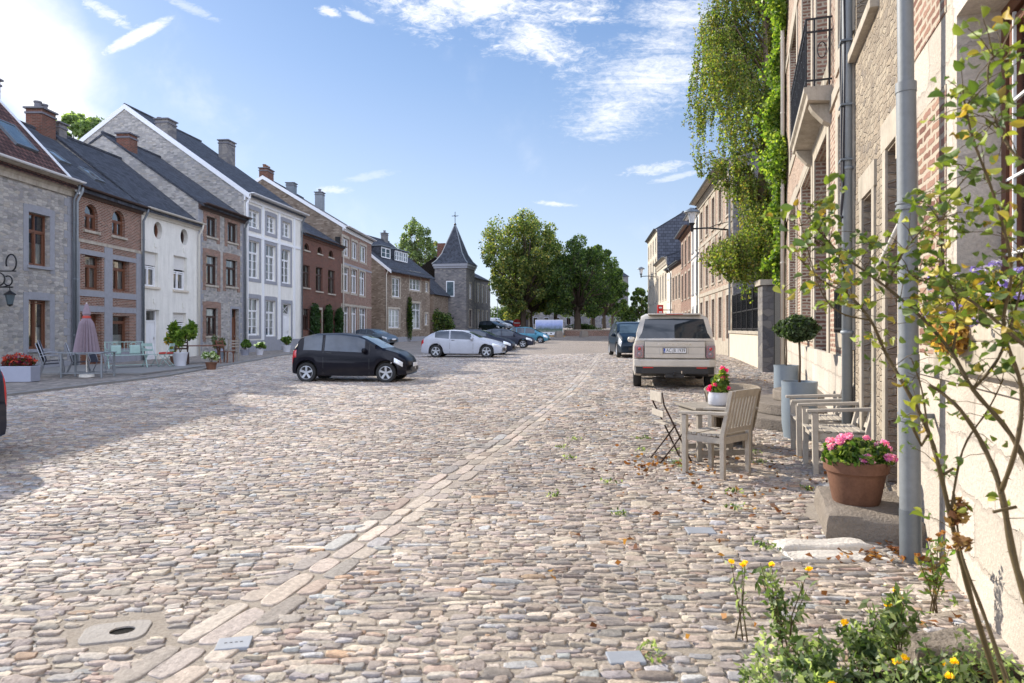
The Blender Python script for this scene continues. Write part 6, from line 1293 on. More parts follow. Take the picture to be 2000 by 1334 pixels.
def lounge_chair(label, loc, rz, n=1):
    t = thing('garden_chair', label, 'chair', loc, rz, 'charcoal garden chairs outside the stone house'); 
    for k in range(n):
        dz = .09 * k; dy = .05 * k
        mb = MB()
        for sx in (-.27, .27): mb.tube([(sx, .28 + dy, 0 + dz * .0), (sx, .24 + dy, .3 + dz), (sx, .18 + dy, .62 + dz), (sx, -.1 + dy, .64 + dz), (sx, -.3 + dy, .60 + dz)], .013, 6); mb.tube([(sx, -.35 + dy, 0), (sx, -.18 + dy, .42 + dz), (sx, -.36 + dy, .98 + dz)], .013, 6)
        mb.tube([(-.27, -.36 + dy, .98 + dz), (.27, -.36 + dy, .98 + dz)], .013, 6); mb.tube([(-.27, .24 + dy, .4 + dz), (.27, .24 + dy, .4 + dz)], .012, 6); mb.build('chair_frame', M['lounge_frame'], t, smooth=True)
        mb = MB(); mb.prism([(.25 + dy, .41 + dz), (-.17 + dy, .38 + dz), (-.35 + dy, .97 + dz), (-.365 + dy, .97 + dz), (-.19 + dy, .365 + dz), (.25 + dy, .395 + dz)], 'x', -.255, .255); mb.build('seat_sling', M['lounge'], t)
lounge_chair('charcoal sling chair nearest the red flowers, part of a small stack', (-13.5, 20.0, .05), R(-60), 2); lounge_chair('charcoal sling chair standing right of the stacked pair', (-13.3, 21.0, .05), R(-55), 1); lounge_chair('charcoal sling chair facing the parasol table', (-12.9, 21.4, .05), R(-80), 1)
def parasol_set():
    v = (-12.35, 19.9, .05); t = thing('garden_table', 'grey metal garden table under the folded mauve parasol', 'table', v, R(5)); mb = MB(); mb.box(-.6, .6, -.42, .42, .70, .73); mb.build('table_top', M['zinc'], t, bevel=.005)
    for sx in (-.55, .55):
        for sy in (-.37, .37): mb = MB(); mb.box(sx - .02, sx + .02, sy - .02, sy + .02, 0, .70); mb.build('leg', M['zinc'], t)
    mb = MB(); mb.box(-.55, .55, -.38, -.36, .12, .15); mb.box(-.55, .55, .36, .38, .12, .15); mb.box(-.02, .02, -.37, .37, .122, .148); mb.build('stretcher', M['zinc'], t)
    p = thing('parasol', 'folded mauve striped parasol rising through the garden table', 'parasol', (v[0] - .05, v[1], v[2])); p.scale = (.8, .8, .82); mb = MB(); mb.tube([(0, 0, 0), (0, 0, 2.65)], .022, 8); mb.build('pole', M['white'], p)
    n = 40; mb = MB()
    for (r_, z) in ((.37, .88), (.34, 1.1), (.28, 1.5), (.21, 1.9), (.12, 2.1), (.10, 2.18), (.13, 2.25), (.06, 2.55), (.02, 2.62)):
        for j in range(n): q = r_ * (1 + (.16 if z < 2.1 else .08) * math.cos(j * math.pi)); a = 2 * math.pi * j / n; mb.v.append((q * math.cos(a), q * math.sin(a), z + (.04 * math.sin(j * 2.1) if z < 1 else 0)))
    for i in range(8):
        for j in range(n): mb.f.append([i * n + j, i * n + (j + 1) % n, (i + 1) * n + (j + 1) % n, (i + 1) * n + j]); mb.m.append(0); mb.uv.append(None)
    mb.build('canopy', M['parasol'], p); mb = MB(); mb.lathe([(.12, 2.08), (.14, 2.1), (.14, 2.16), (.11, 2.18)], 16); mb.build('tie_band', M['curtain_red'], p); mb = MB(); mb.lathe([(.0, .1), (.24, .1), (.25, 0), (0, 0)][::-1], 20); mb.build('parasol_base', M['white'], p)
parasol_set()
def bench(label, loc, rz, mat):
    t = thing('garden_bench', label, 'bench', loc, rz); 
    for sx in (-.6, .6): mb = MB(); mb.tube([(sx, .25, 0), (sx, .05, .44), (sx, -.2, .44), (sx, -.28, .92)], .02, 6); mb.tube([(sx, -.28, 0), (sx, .2, .44), (sx, .22, .64), (sx, -.25, .68)], .018, 6); mb.build('leg_frame', mat, t)
    mb = MB()
    for i in range(6): mb.box(-.6, .6, -.2 + i * .075, -.14 + i * .075, .44, .458)
    mb.tube([(-.6, .05, .1), (.6, .05, .1)], .012, 5); mb.build('seat', mat, t); mb = MB()
    for z in (.58, .90): mb.tube([(-.6, -.25, z), (.6, -.25, z)], .014, 6)
    for i in range(11): mb.tube([(-.6 + i * .12, -.25, .58), (-.6 + i * .12, -.26, .90)], .009, 5)
    for x in (-.3, .3): mb.tube([(x + .14 * math.cos(a), -.25, .76 + .12 * math.sin(a)) for a in np.linspace(0, 2 * math.pi, 13)], .01, 5, caps=False)
    mb.build('backrest', mat, t); 
    for xa, xb in ((-.5, -.15), (.12, .45)): mb = MB(); mb.box(xa, xb, -.22, -.12, .48, .79); mb.build('cushion', M['mint'], t, bevel=.04)
bench('mint green iron bench with cushions outside the narrow brick house', (-13.5, 23.9, .09), R(-135), M['mint'])
bistro('mint folding chair with a flower pot behind it', (-13.1, 24.7, .09), R(-120), M['mint'], M['mint'], group='mint folding chairs'); bistro('mint folding chair with a dark red cushion', (-12.45, 24.6, .09), R(95), M['mint'], M['mint'], group='mint folding chairs', cushion=M['curtain_red'])
def pot_plant(name, label, loc, pr, ph, mat, spread, hgt, n, cols, seed, size=.08, flowers=None, cat='potted plant', stems=6):
    t = thing(name, label, cat, loc); mb = MB(); mb.lathe([(0, 0), (pr * .72, 0), (pr * .96, ph * .85), (pr, ph * .88), (pr * 1.03, ph), (pr * .92, ph), (pr * .88, ph * .9), (0, ph * .88)], 24); mb.build('pot', mat, t, smooth=True, auto=45)
    rnd = random.Random(seed); st = MB(); P_ = []
    for k in range(stems):
        a = rnd.uniform(0, 6.28); q = rnd.uniform(.2, 1) * spread; e = (q * math.cos(a), q * math.sin(a), ph + hgt * rnd.uniform(.5, 1)); st.tube([(0, 0, ph * .85), (e[0] * .4, e[1] * .4, (ph + e[2]) / 2), e], .008, 5); P_.append(bushpts(n // stems, spread * .4, spread * .4, hgt * .3, seed + k, .1, (e[0], e[1], e[2] - hgt * .12)))
    st.build('stems', M['stem'], t); leafmesh('foliage', np.concatenate(P_), size, cols, M['leaf_dense'], t, seed, 1.8)
    if flowers: leafmesh('blossom', np.concatenate([bushpts(60, .07, .07, .05, seed + 20 + k, .2, (rnd.uniform(-1, 1) * spread * .7, rnd.uniform(-1, 1) * spread * .7, ph + hgt * rnd.uniform(.6, 1))) for k in range(7)]), size * .6, flowers, M['petal'], t, seed)
    return t
pot_plant('potted_shrub', 'large leafy yellow green shrub in a pale tapered pot by the white house', (-12.3, 25.3, .09), .27, .5, M['white_pot'], .42, 1.0, 1200, ['5f7a2a', '7b8f3a', '466020'], 11, .12)
pot_plant('potted_plant', 'small terracotta pot with white and green leaves on the open cobbles', (-10.75, 24.4, 0), .2, .26, M['terracotta'], .3, .35, 500, ['54702a', '8a9c5a', 'c8ccb8'], 12, .08)
pot_plant('potted_plant', 'potted green plant at the near corner of the tall white house', (-14.2, 36.3, .05), .25, .3, M['planter'], .35, .5, 600, GREEN, 13, .09)
pot_plant('potted_plant', 'pot of pink flowers against the white front door', (-14.5, 29.6 + .0, .7), .14, .16, M['white_pot'], .18, .2, 260, GREEN, 14, .05, ['c87a7a', 'd9a04a'])
pot_plant('potted_plant', 'low white pot in front of the tall white house', (-13.6, 36.8, .05), .22, .3, M['white_pot'], .3, .35, 400, GREEN, 15, .08, ['e8e8e0', 'f4f4f0'])
pot_plant('potted_plant', 'white pot of pale flowers beside the white panelled door', (-13.7, 41.5, .05), .28, .4, M['white_pot'], .4, .5, 700, GREEN, 16, .09, ['e8e8e0', 'f4f4f0'])
pot_plant('potted_plant', 'yellow green pot plant at the edge of the terrace beneath the window', (-13.6, 27.6, .05), .22, .3, M['terracotta'], .35, .8, 500, ['5f7a2a', 'b8902a', '7b8f3a'], 17, .09, ['d0a030', 'c05040'])
pot_plant('potted_plant', 'dark pot with grey green plant by the brown door', (-13.3, 31.0, .05), .22, .35, M['grey_pot'], .3, .7, 450, ['4a5a3a', '6b6a4a'], 18, .08)
def picnic(label, loc, rz):
    t = thing('wooden_table', label, 'table', loc, rz); mb = MB()
    for i in range(6): mb.box(-.8, .8, -.36 + i * .122, -.25 + i * .122, .70, .735)
    mb.build('table_top', M['wood_brown'], t)
    for sx in (-.6, .6): mb = MB(); mb.tube([(sx, -.4, 0), (sx, .25, .70)], .03, 4); mb.tube([(sx, .4, 0), (sx, -.25, .70)], .03, 4); mb.build('leg', M['wood_brown'], t)
picnic('brown wooden folding table outside the stone house with brick surrounds', (-12.6, 27.9, .05), R(30))
def wooden_chair(label, loc, rz, mat, grp):
    t = thing('wooden_chair', label, 'chair', loc, rz, grp)
    for sx in (-.22, .22):
        mb = MB(); mb.box(sx - .02, sx + .02, .18, .22, 0, .45); mb.build('leg', mat, t); mb = MB(); mb.prism([(-.24, 0), (-.2, 0), (-.2, .45), (-.3, .95), (-.34, .95), (-.24, .45)], 'x', sx - .02, sx + .02); mb.build('leg', mat, t)
    mb = MB(); mb.box(-.24, .24, -.22, .24, .44, .47); mb.build('seat', mat, t); mb = MB()
    for z in (.6, .72, .84): mb.box(-.22, .22, -.27 - (z - .6) * .2, -.25 - (z - .6) * .2, z, z + .06)
    mb.build('backrest', mat, t)
wooden_chair('brown wooden chair beside the folding table, facing the square', (-11.9, 28.4, .05), R(-100), M['wood_brown'], 'wooden chairs around the folding table'); wooden_chair('grey wooden chair leaning by the brown door', (-12.4, 30.2, .05), R(40), M['teak_grey'], 'wooden chairs around the folding table')
wooden_chair('dark chair in front of the table with the plants', (-13.0, 26.9, .05), R(20), M['wood_dark'], 'wooden chairs around the folding table')
t = thing('waste_bin', 'grey round bin under the window of the stone house', 'bin', (-14.4, 33.6, .05)); mb = MB(); mb.lathe([(0, 0), (.2, 0), (.24, .7), (.25, .72), (.22, .74), (0, .76)], 20); mb.build('bin_body', M['planter'], t, smooth=True, auto=40); mb = MB(); mb.lathe([(.26, .72), (.27, .76), (.1, .82), (0, .83)], 20); mb.build('bin_lid', M['zinc_dark'], t, smooth=True)
def iron_sign():
    p = on_wall(r1, 4.2, 0, .0); t = thing('hanging_sign', 'scrolled black wrought iron sign bracket on the grey stone house', 'sign', (p.x, p.y, 3.15), r1.rz); mb = MB(); mb.tube([(0, 0, .1), (0, -1.1, .1)], .02, 6); mb.tube([(0, -.95 - .16 * math.cos(a), .36 + .26 * math.sin(a)) for a in np.linspace(-1.5, 3.6, 14)], .025, 6)
    mb.tube([(0, -.55 + .2 * math.cos(a), -.15 + .2 * math.sin(a)) for a in np.linspace(0, 5.2, 16)], .022, 6); mb.tube([(0, -.85 + .13 * math.cos(a), -.2 + .15 * math.sin(a)) for a in np.linspace(1, 6.2, 14)], .022, 6); mb.build('scroll_bracket', M['paint_black'], t, smooth=True)
    mb = MB(); mb.box(-.02, .02, -1.0, -.3, -.42, -.38); mb.build('sign_bar', M['paint_black'], t)
    p = on_wall(r1, 5.0, 0, .0); t = thing('wall_lantern', 'small black lantern hung on the grey stone house below the iron sign', 'lantern', (p.x, p.y, 2.35), r1.rz); mb = MB(); mb.tube([(0, 0, .45), (0, -.3, .5), (0, -.32, .36)], .015, 6); mb.lathe([(.0, .36), (.17, .22), (.17, .2), (.0, .2)], 6, (0, -.32, 0)); mb.tube([(0, -.32, .36), (0, -.32, -.16)], .012, 5); mb.lathe([(.0, -.18), (.07, -.14), (.08, -.1)], 6, (0, -.32, 0)); mb.build('lantern_frame', M['paint_black'], t); mb = MB(); mb.lathe([(.08, -.1), (.14, .2)], 6, (0, -.32, 0)); mb.build('lantern_glass', M['carglass_lit'], t)
iron_sign()
# ---------------------------------------------------------------- far small things
def no_entry():
    x, y = .78, 105; t = thing('no_entry_sign', 'round red no entry sign with a white bar on a grey post', 'road sign', (x, y, gzz(x, y))); mb = MB(); mb.tube([(0, 0, 0), (0, 0, 1.65)], .05, 8); mb.build('post', M['zinc'], t); T = Matrix.Translation((0, -.06, 1.25)) @ Matrix.Rotation(R(90), 4, 'X')
    mb = MB(); mb.lathe([(0, 0), (.62, 0), (.62, .03), (0, .03)], 28, T=T); mb.build('sign_disc', M['red_sign'], t); mb = MB(); mb.box(-.45, .45, -.105, -.092, 1.16, 1.34); mb.build('white_bar', M['plate_white'], t)
no_entry()
def banner():
    x, y = 5.0, 92; t = thing('display_board', 'wide printed display board on posts showing a pale street picture, in front of the trees', 'board', (x, y, gzz(x, y) - .1), R(-4)); W2, z0, z1 = 1.82, .35, 2.3
    m, nt, b = mk('printed picture', .5); v = mapping(nt, 'Object'); sp = nd(nt, 'ShaderNodeSeparateXYZ'); nt.links.new(v, sp.inputs[0]); n = noisen(nt, v, 2.2, 5, .7); ad = nd(nt, 'ShaderNodeMath', operation='MULTIPLY_ADD'); nt.links.new(n, ad.inputs[0]); ad.inputs[1].default_value = 1.0; nt.links.new(sp.outputs[2], ad.inputs[2])
    mr = nd(nt, 'ShaderNodeMapRange'); nt.links.new(ad.outputs[0], mr.inputs[0]); mr.inputs[1].default_value = .9; mr.inputs[2].default_value = 2.8; nt.links.new(rampn(nt, mr.outputs[0], [(0, hexc('c9c4bb')), (.12, hexc('8a8f8a')), (.35, hexc('3f5540')), (.5, hexc('6f7f96')), (.7, hexc('93a3d0')), (1, hexc('c4cbe6'))]), b.inputs['Base Color'])
    mb = MB(); mb.box(-W2, W2, -.04, .02, z0, z1); mb.build('printed_panel', m, t); mb = MB()
    for (a, b_, c, d) in ((-W2 - .05, W2 + .05, z1, z1 + .06), (-W2 - .05, W2 + .05, z0 - .06, z0), (-W2 - .05, -W2, z0, z1), (W2, W2 + .05, z0, z1)): mb.box(a, b_, -.06, .03, c, d)
    mb.build('frame', M['plate_white'], t); mb = MB(); mb.box(-W2 + .02, W2 - .02, -.048, -.041, z0 + .02, z0 + .32); mb.build('caption_strip', M['plate_white'], t)
    for sx in (-1.5, 1.5): mb = MB(); mb.box(sx - .05, sx + .05, .03, .12, 0, z1); mb.build('post', M['zinc_dark'], t)
    mb = MB()
    for i in range(4): mb.box(-1.1 + i * .62, -.85 + i * .62, -.052, -.048, z0 + .10, z0 + .22)
    mb.build('caption_marks', M['blackplastic'], t)
    mb = MB(); mb.box(-W2 - .2, W2 + .3, -.15, .0, .02, .22); mb.build('base_board', plain('yellow timber', hexc('b58a3a'), .7), t)
banner()
def monument():
    x, y = 2.05, 100; t = thing('stone_monument', 'small stone pillar monument with a ball finial under the tallest tree', 'monument', (x, y, gzz(x, y))); mb = MB(); mb.box(-.8, .8, -.8, .8, 0, .5); mb.build('plinth', M['bluestone'], t, bevel=.03)
    mb = MB(); mb.box(-.55, .55, -.55, .55, .5, 3.0); mb.build('shaft', M['limestone'], t, bevel=.03); mb = MB(); mb.box(-.32, .32, -.58, -.551, .8, 2.6); mb.build('dark_plaque', M['bluestone_dark'], t); mb = MB(); mb.prism([(-.75, 3.0), (.75, 3.0), (.3, 3.5), (-.3, 3.5)], 'y', -.7, .7); mb.build('cap', M['limestone'], t); mb = MB(); mb.lathe([(.3, 3.5), (.14, 3.65), (.32, 3.9), (.32, 4.1), (0, 4.4)], 16); mb.build('finial', M['limestone'], t, smooth=True)
monument()
for x, y, lab in ((6.2, 90.5, 'rough brown boulder left of the thick tree trunk'), (9.6, 91, 'rough brown boulder at the foot of the thick tree trunk')): rough_block('boulder', lab, 'boulder', (x, y, gzz(x, y)), .4, 1.1, .8, .8, M['step'], int(x), .1, 8, .3)
t = thing('brick_planter_wall', 'low brown brick retaining wall beneath the tree row', 'wall', (7.2, 93.5, gzz(8, 93.5))); mb = MB(); mb.box(0, 7.5, 0, .4, -.2, .75); mb.build('wall_face', M['brick'], t); mb = MB(); mb.box(-.05, 7.55, -.05, .45, .75, .85); mb.build('coping', M['limestone'], t)
def lamp_far(x, y, h, label):
    t = thing('lamp_post', label, 'lamp post', (x, y, gzz(x, y))); mb = MB(); mb.tube([(0, 0, 0), (0, 0, .9), (0, 0, h)], [.09, .06, .045], 8); mb.build('post', M['zinc_dark'], t); mb = MB(); mb.lathe([(.05, h), (.22, h + .4), (.36, h + .5), (.08, h + .65), (0, h + .66)], 12); mb.build('lamp_head', M['zinc_dark'], t, smooth=True)
lamp_far(-2.7, 128, 5.0, 'thin lamp post between the spire house and the big tree'); lamp_far(-10.0, 92, 3.2, 'short lamp post by the dark bush left of the spire house')
# ================================================================ trees and plants
def tree(name, label, loc, h, crown, trunk_r, seed, n, size, cols, trunk_h=None, blobs=40, group=None, mat=None, lean=0, wts=None, barkm=None, hollow=.35):
    """crown: (rx, ry, rz, cz) of the leaf volume; limbs run out to leaf clumps"""
    t = thing(name, label, 'tree', loc, 0, group); rnd = random.Random(seed); rx, ry, rz_, cz = crown; th = trunk_h or (cz - rz_ * .6); mb = MB()
    mb.tube([(0, 0, -.2), (0.02, 0, .3), (lean * .3, 0, th * .5), (lean * .6, 0, th), (lean, 0, cz + rz_ * .3)], [trunk_r * 1.35, trunk_r * 1.05, trunk_r * .85, trunk_r * .7, trunk_r * .2], 10)
    mb.build('trunk', barkm or M['bark'], t, smooth=True); lm = MB(); P_ = []; per = n // blobs
    for k in range(blobs):
        a = k * 2.399 + rnd.uniform(-.4, .4); zz = 1 - 2 * (k + .5) / blobs; rr = math.sqrt(max(0, 1 - zz * zz)); q = rnd.uniform(.62, 1.0) if k % 4 else rnd.uniform(.2, .6)
        e = Vector((lean + rx * rr * math.cos(a) * q, ry * rr * math.sin(a) * q, cz + rz_ * zz * q)); s = Vector((lean * .6, 0, th * rnd.uniform(.6, 1.0) + max(0, (e.z - cz)) * .35)); m_ = s.lerp(e, .5) + Vector((rnd.uniform(-.3, .3), rnd.uniform(-.3, .3), rnd.uniform(.1, .8))) * rx * .12
        lm.tube([s, m_, e], [trunk_r * .35, trunk_r * .2, trunk_r * .05], 5); b = rnd.uniform(.12, .26)
        P_.append(bushpts(int(per * rnd.uniform(.55, 1.45)), rx * b, ry * b, rz_ * b * .8, seed * 100 + k, hollow, e))
    lm.build('limbs', barkm or M['bark'], t, smooth=True); leafmesh('crown', np.concatenate(P_), size, cols, mat or M['leaf'], t, seed, 1.3, wts); return t
LIME = ['5c6a38', '717a42', '4a5a2e', '8a8646', '3c4a26', 'a0904c']
LW = [.28, .2, .2, .12, .15, .05]
DK = ['3c4f26', '4a5e2c', '30421f', '5c6a32', '283819']
tg_ = 'trees of the avenue at the end of the square'
def tz(x, y): return (x, y, gzz(x, y))
def tpx(px, Y): return (px - 1000) / FP * Y
tree('lime_tree', 'tallest broad crowned tree at the left end of the avenue', tz(tpx(1022, 97), 97), 18, (5.9, 5.4, 7.4, 10.4), .42, 21, 34000, .24, LIME, 5.5, 130, tg_, wts=LW)
tree('lime_tree', 'tree with a leaning trunk just right of the tallest tree', tz(tpx(1036, 101), 101), 14, (5.6, 4.4, 5.2, 6.6), .36, 22, 14000, .24, LIME, 4, 52, tg_, wts=LW)
tree('lime_tree', 'dark crowned tree whose thick trunk stands by the boulders', tz(tpx(1128, 95), 95), 14, (5.3, 4.6, 6.0, 7.9), .5, 23, 19000, .23, DK, 4.6, 70, tg_)
tree('lime_tree', 'slender trunked tree between the monument and the thick trunk', tz(tpx(1085, 104), 104), 13.6, (5.2, 4.4, 5.8, 7.4), .33, 24, 14000, .24, DK + ['6f7d30'], 4.4, 56, tg_)
tree('lime_tree', 'dark tree right behind the thick trunked one', tz(tpx(1158, 112), 112), 14, (5.5, 4.6, 6.2, 8.2), .38, 25, 15000, .25, DK, 4.6, 56, tg_)
tree('lime_tree', 'second last tree of the avenue', tz(tpx(1180, 126), 126), 12, (4.6, 4.5, 4.9, 7.4), .35, 26, 10000, .28, DK, 3.4, 30, tg_)
tree('lime_tree', 'last tree of the avenue, beside the church tower', tz(tpx(1196, 143), 143), 12, (4.0, 4.5, 4.4, 7.2), .32, 27, 8000, .3, DK + ['76843a'], 3.2, 26, tg_)
tree('tree', 'airy tree behind the dormer house, left of the spire', tz(tpx(812, 118), 118), 20, (3.7, 3.5, 6.4, 13.0), .3, 31, 9000, .27, ['5f6c44', '6d7a4e', '4d5d3a'], 5, 90, None, hollow=.2)
tree('tree', 'small airy tree rising directly left of the spire', tz(tpx(858, 125), 125), 17, (1.9, 2, 3.4, 13.3), .2, 32, 1800, .26, ['6b7a48', '7c8a56', '8a7a56'], 8, 16, None, hollow=.2)
tree('tree', 'round green tree rising behind the stone gable on the left', (-32.5, 52, 0), 18, (3.9, 3.6, 3.6, 14.6), .4, 33, 12000, .24, ['6c7c4c', '7d8b5a', '56683e'], 9, 34, None)
tree('tree', 'green tree at the right end of the far street', tz(tpx(1252, 110), 110), 8, (2.0, 2.4, 3.0, 4.6), .2, 34, 6000, .2, DK + ['6f7d30'], 1.5, 24, None)
def hedge(name, label, x, y, rx, ry, rz_, n, size, cols, seed, cat='bush', z0=None):
    t = thing(name, label, cat, (x, y, gzz(x, y) if z0 is None else z0)); P_ = []; rnd = random.Random(seed); mb = MB()
    for k in range(14):
        e = (rnd.uniform(-.7, .7) * rx, rnd.uniform(-.6, .6) * ry, rz_ * rnd.uniform(.3, 1.35)); P_.append(bushpts(n // 14, rx * .42, ry * .42, rz_ * .42, seed * 50 + k, .3, e)); mb.tube([(e[0] * .3, e[1] * .3, 0), e], [.05, .015], 5)
    mb.build('stems', M['bark'], t); leafmesh('foliage', np.concatenate(P_), size, cols, M['leaf'], t, seed, 1.4)
hedge('bush', 'dark bushes behind the white van', tpx(985, 140), 140, 4.5, 3, 3.2, 6000, .28, DK, 41)
hedge('bush', 'yellow green bushes behind the no entry sign', tpx(1008, 128), 128, 2.2, 2, 2.4, 3000, .24, LIME, 42)
hedge('bush', 'dark hedge closing the street at its far end', tpx(1232, 150), 150, 4.5, 2, 3.0, 5000, .26, DK, 43)
hedge('bush', 'low planting under the tree row by the brick wall', 10.8, 98, 3.2, 1.2, .9, 2500, .16, DK, 44)
hedge('small_tree', 'small dark tree at the corner between the dormer house and the spire house', -8.7, 87, 1.5, 1.4, 2.3, 3200, .2, DK + ['5a5a30'], 45, 'tree')
for (px, y, h_, lab, sd) in ((592, 50.3, 3.3, 'climbing shrub covering the near corner of the dark brick house', 46), (609, 53.0, 3.3, 'narrow upright shrub left of the dark brick house door', 47), (636, 55.4, 3.1, 'narrow upright shrub right of the dark brick house door', 48)):
    x = -15.0 + .8 * (y - 48.6) / 8.6 + .35; t = thing('climbing_shrub', lab, 'shrub', (x, y, 0), 0, 'upright shrubs against the dark brick house'); mb = MB(); mb.tube([(0, 0, 0), (.05, 0, h_ * .6), (0, 0, h_)], [.05, .03, .01], 5); mb.build('stems', M['bark'], t)
    leafmesh('foliage', np.concatenate([bushpts(1100, .33, .55 if sd == 46 else .4, h_ * .28, sd + k, .2, (0, 0, h_ * (.25 + .25 * k))) for k in range(3)]), .13, ['2c4420', '38522a', '24381a'], M['leaf_dense'], t, sd)
x = -13.4 + 3.3 * .46; t = thing('climber', 'thin ivy column between the windows of the dormer house', 'climber', (x + .3, 72 + 12 * .46, 0)); mb = MB(); mb.tube([(0, 0, 0), (0, 0, 5.4)], .04, 5); mb.build('stems', M['bark'], t); leafmesh('foliage', bushpts(900, .3, .5, 2.6, 49, .1, (0, 0, 2.7)), .16, DK, M['leaf'], t, 49)
# weeping birch over the garden wall: hanging strands of small leaves
def birch():
    Y0 = 24.5; t = thing('weeping_tree', 'weeping tree hanging over the garden wall next to the balcony house', 'tree', (9.3, 25.2, 0)); mb = MB(); mb.tube([(0, 0, -.1), (.1, 0, 3), (-.1, 0, 6.5), (.1, 0, 10), (0, 0, 13.5)], [.24, .2, .17, .12, .06], 10); mb.build('trunk', M['bark_pale'], t, smooth=True)
    rnd = random.Random(5); lm = MB(); st = MB(); P_ = []; rg = np.random.default_rng(5)
    # silhouette: for a height z, how far left of the trunk the foliage reaches
    zs = [2.2, 3.0, 3.7, 4.2, 4.6, 5.0, 6.0, 6.8, 7.6, 8.6, 9.6, 10.3, 11.2, 12.2, 13.5, 15]; ext = [0.3, .9, 1.8, 2.0, 1.6, .9, 1.0, 1.6, 2.3, 2.9, 3.3, 3.3, 2.9, 2.5, 2.3, 2.0]
    def strand(s, ln, dens):
        p = Vector(s); pts = [p.copy()]; dx, dy = rnd.uniform(-.05, .05), rnd.uniform(-.05, .05)
        for k in range(6): p = p + Vector((dx + rnd.uniform(-.04, .04), dy + rnd.uniform(-.04, .04), -ln / 6)); pts.append(p.copy())
        while len(pts) > 3 and pts[-1].x < -np.interp(pts[-1].z, zs, ext) - .15: pts.pop()
        while len(pts) < 7: pts.append(pts[-1] + Vector((0, 0, -.004)))
        st.tube(pts, .005, 3, caps=False); n = int(ln * dens); tt = rg.uniform(0, 6, n); i = np.minimum(tt.astype(int), 5); f = (tt - i)[:, None]; A = np.array(pts); c = A[i] * (1 - f) + A[i + 1] * f + rg.normal(0, .05, (n, 3)); c = c[c[:, 0] > -np.interp(c[:, 2], zs, ext) * rg.uniform(.8, 1.22, n)]; P_.append(c)
    for k in range(46):
        z = 5.0 + 9.8 * (k / 45) ** .9; a = rnd.uniform(0, 2 * math.pi); e_ = np.interp(z, zs, ext) * (.95 if math.cos(a) < 0 else .75); rad = e_ * rnd.uniform(.7, 1.05); ex = Vector((rad * math.cos(a), rad * math.sin(a) * .8, z + .2)); s = Vector((0, 0, z - 1.2)); m_ = s.lerp(ex, .55) + Vector((0, 0, .9)); lm.tube([s, m_, ex], [.05, .03, .008], 5)
        for q in range(31):
            u = rnd.uniform(.2, 1.08); b = (1 - u) ** 2; c = 2 * u * (1 - u); d = u * u; p = s * b + m_ * c + ex * d + Vector((rnd.uniform(-.4, .4), rnd.uniform(-.4, .4), rnd.uniform(-.1, .15))); strand(p, rnd.uniform(.7, 2.1) * (1.2 if u > .7 else .8), 52)
    for q in range(280):                    # the lower curtain over the wall
        x = rnd.uniform(-2.2, .8); y = rnd.uniform(-2.0, .6); ztop = 4.6 + rnd.uniform(-.9, 1.4) * (1 if x > -.8 else .3); strand((x, y, ztop), rnd.uniform(.8, 1.9), 60)
    lm.build('limbs', M['bark_pale'], t, smooth=True); st.build('twigs', M['bark_pale'], t); leafmesh('crown', np.concatenate(P_), .068, ['627235', '74813c', '4c5f2a', '868a42', '3f5022', '7d7038'], M['leaf'], t, 6, 1.5)
birch()
def ivy():
    t = thing('ivy', 'bright green ivy climbing the far corner of the balcony house', 'climber', (rC.A[0], rC.A[1], 0), rC.rz); rg = np.random.default_rng(12); n = 15000; z = rg.uniform(3.2, 11.0, n); wv = .75 + .35 * np.sin(z * 1.3) + .25 * np.sin(z * 3.1 + 1); x = -.45 + rg.random(n) ** .8 * wv * 1.3; y = -.06 - np.abs(rg.normal(0, 1, n)) * (.17 + .09 * np.sin(z * 1.1 + x * 2) + .07 * np.sin(z * 4.3))
    x2 = rg.uniform(-.45, -.02, n // 2); y2 = rg.uniform(-.35, .9, n // 2); z2 = rg.uniform(2.6, 11, n // 2)
    leafmesh('foliage', np.concatenate([np.stack([x, y, z], 1), np.stack([x2, y2, z2], 1)]), .10, ['687f30', '7a8f3a', '526b28', '8f9a46', '415a22'], M['leaf'], t, 13, 1.1)
    mb = MB()
    for k in range(5): mb.tube([(-.1 + .1 * k, -.05, 0), (-.05 + .08 * k, -.05, 3), (.0 + .1 * k, -.05, 6 + k)], .018, 5)
    mb.build('stems', M['bark'], t)
ivy()
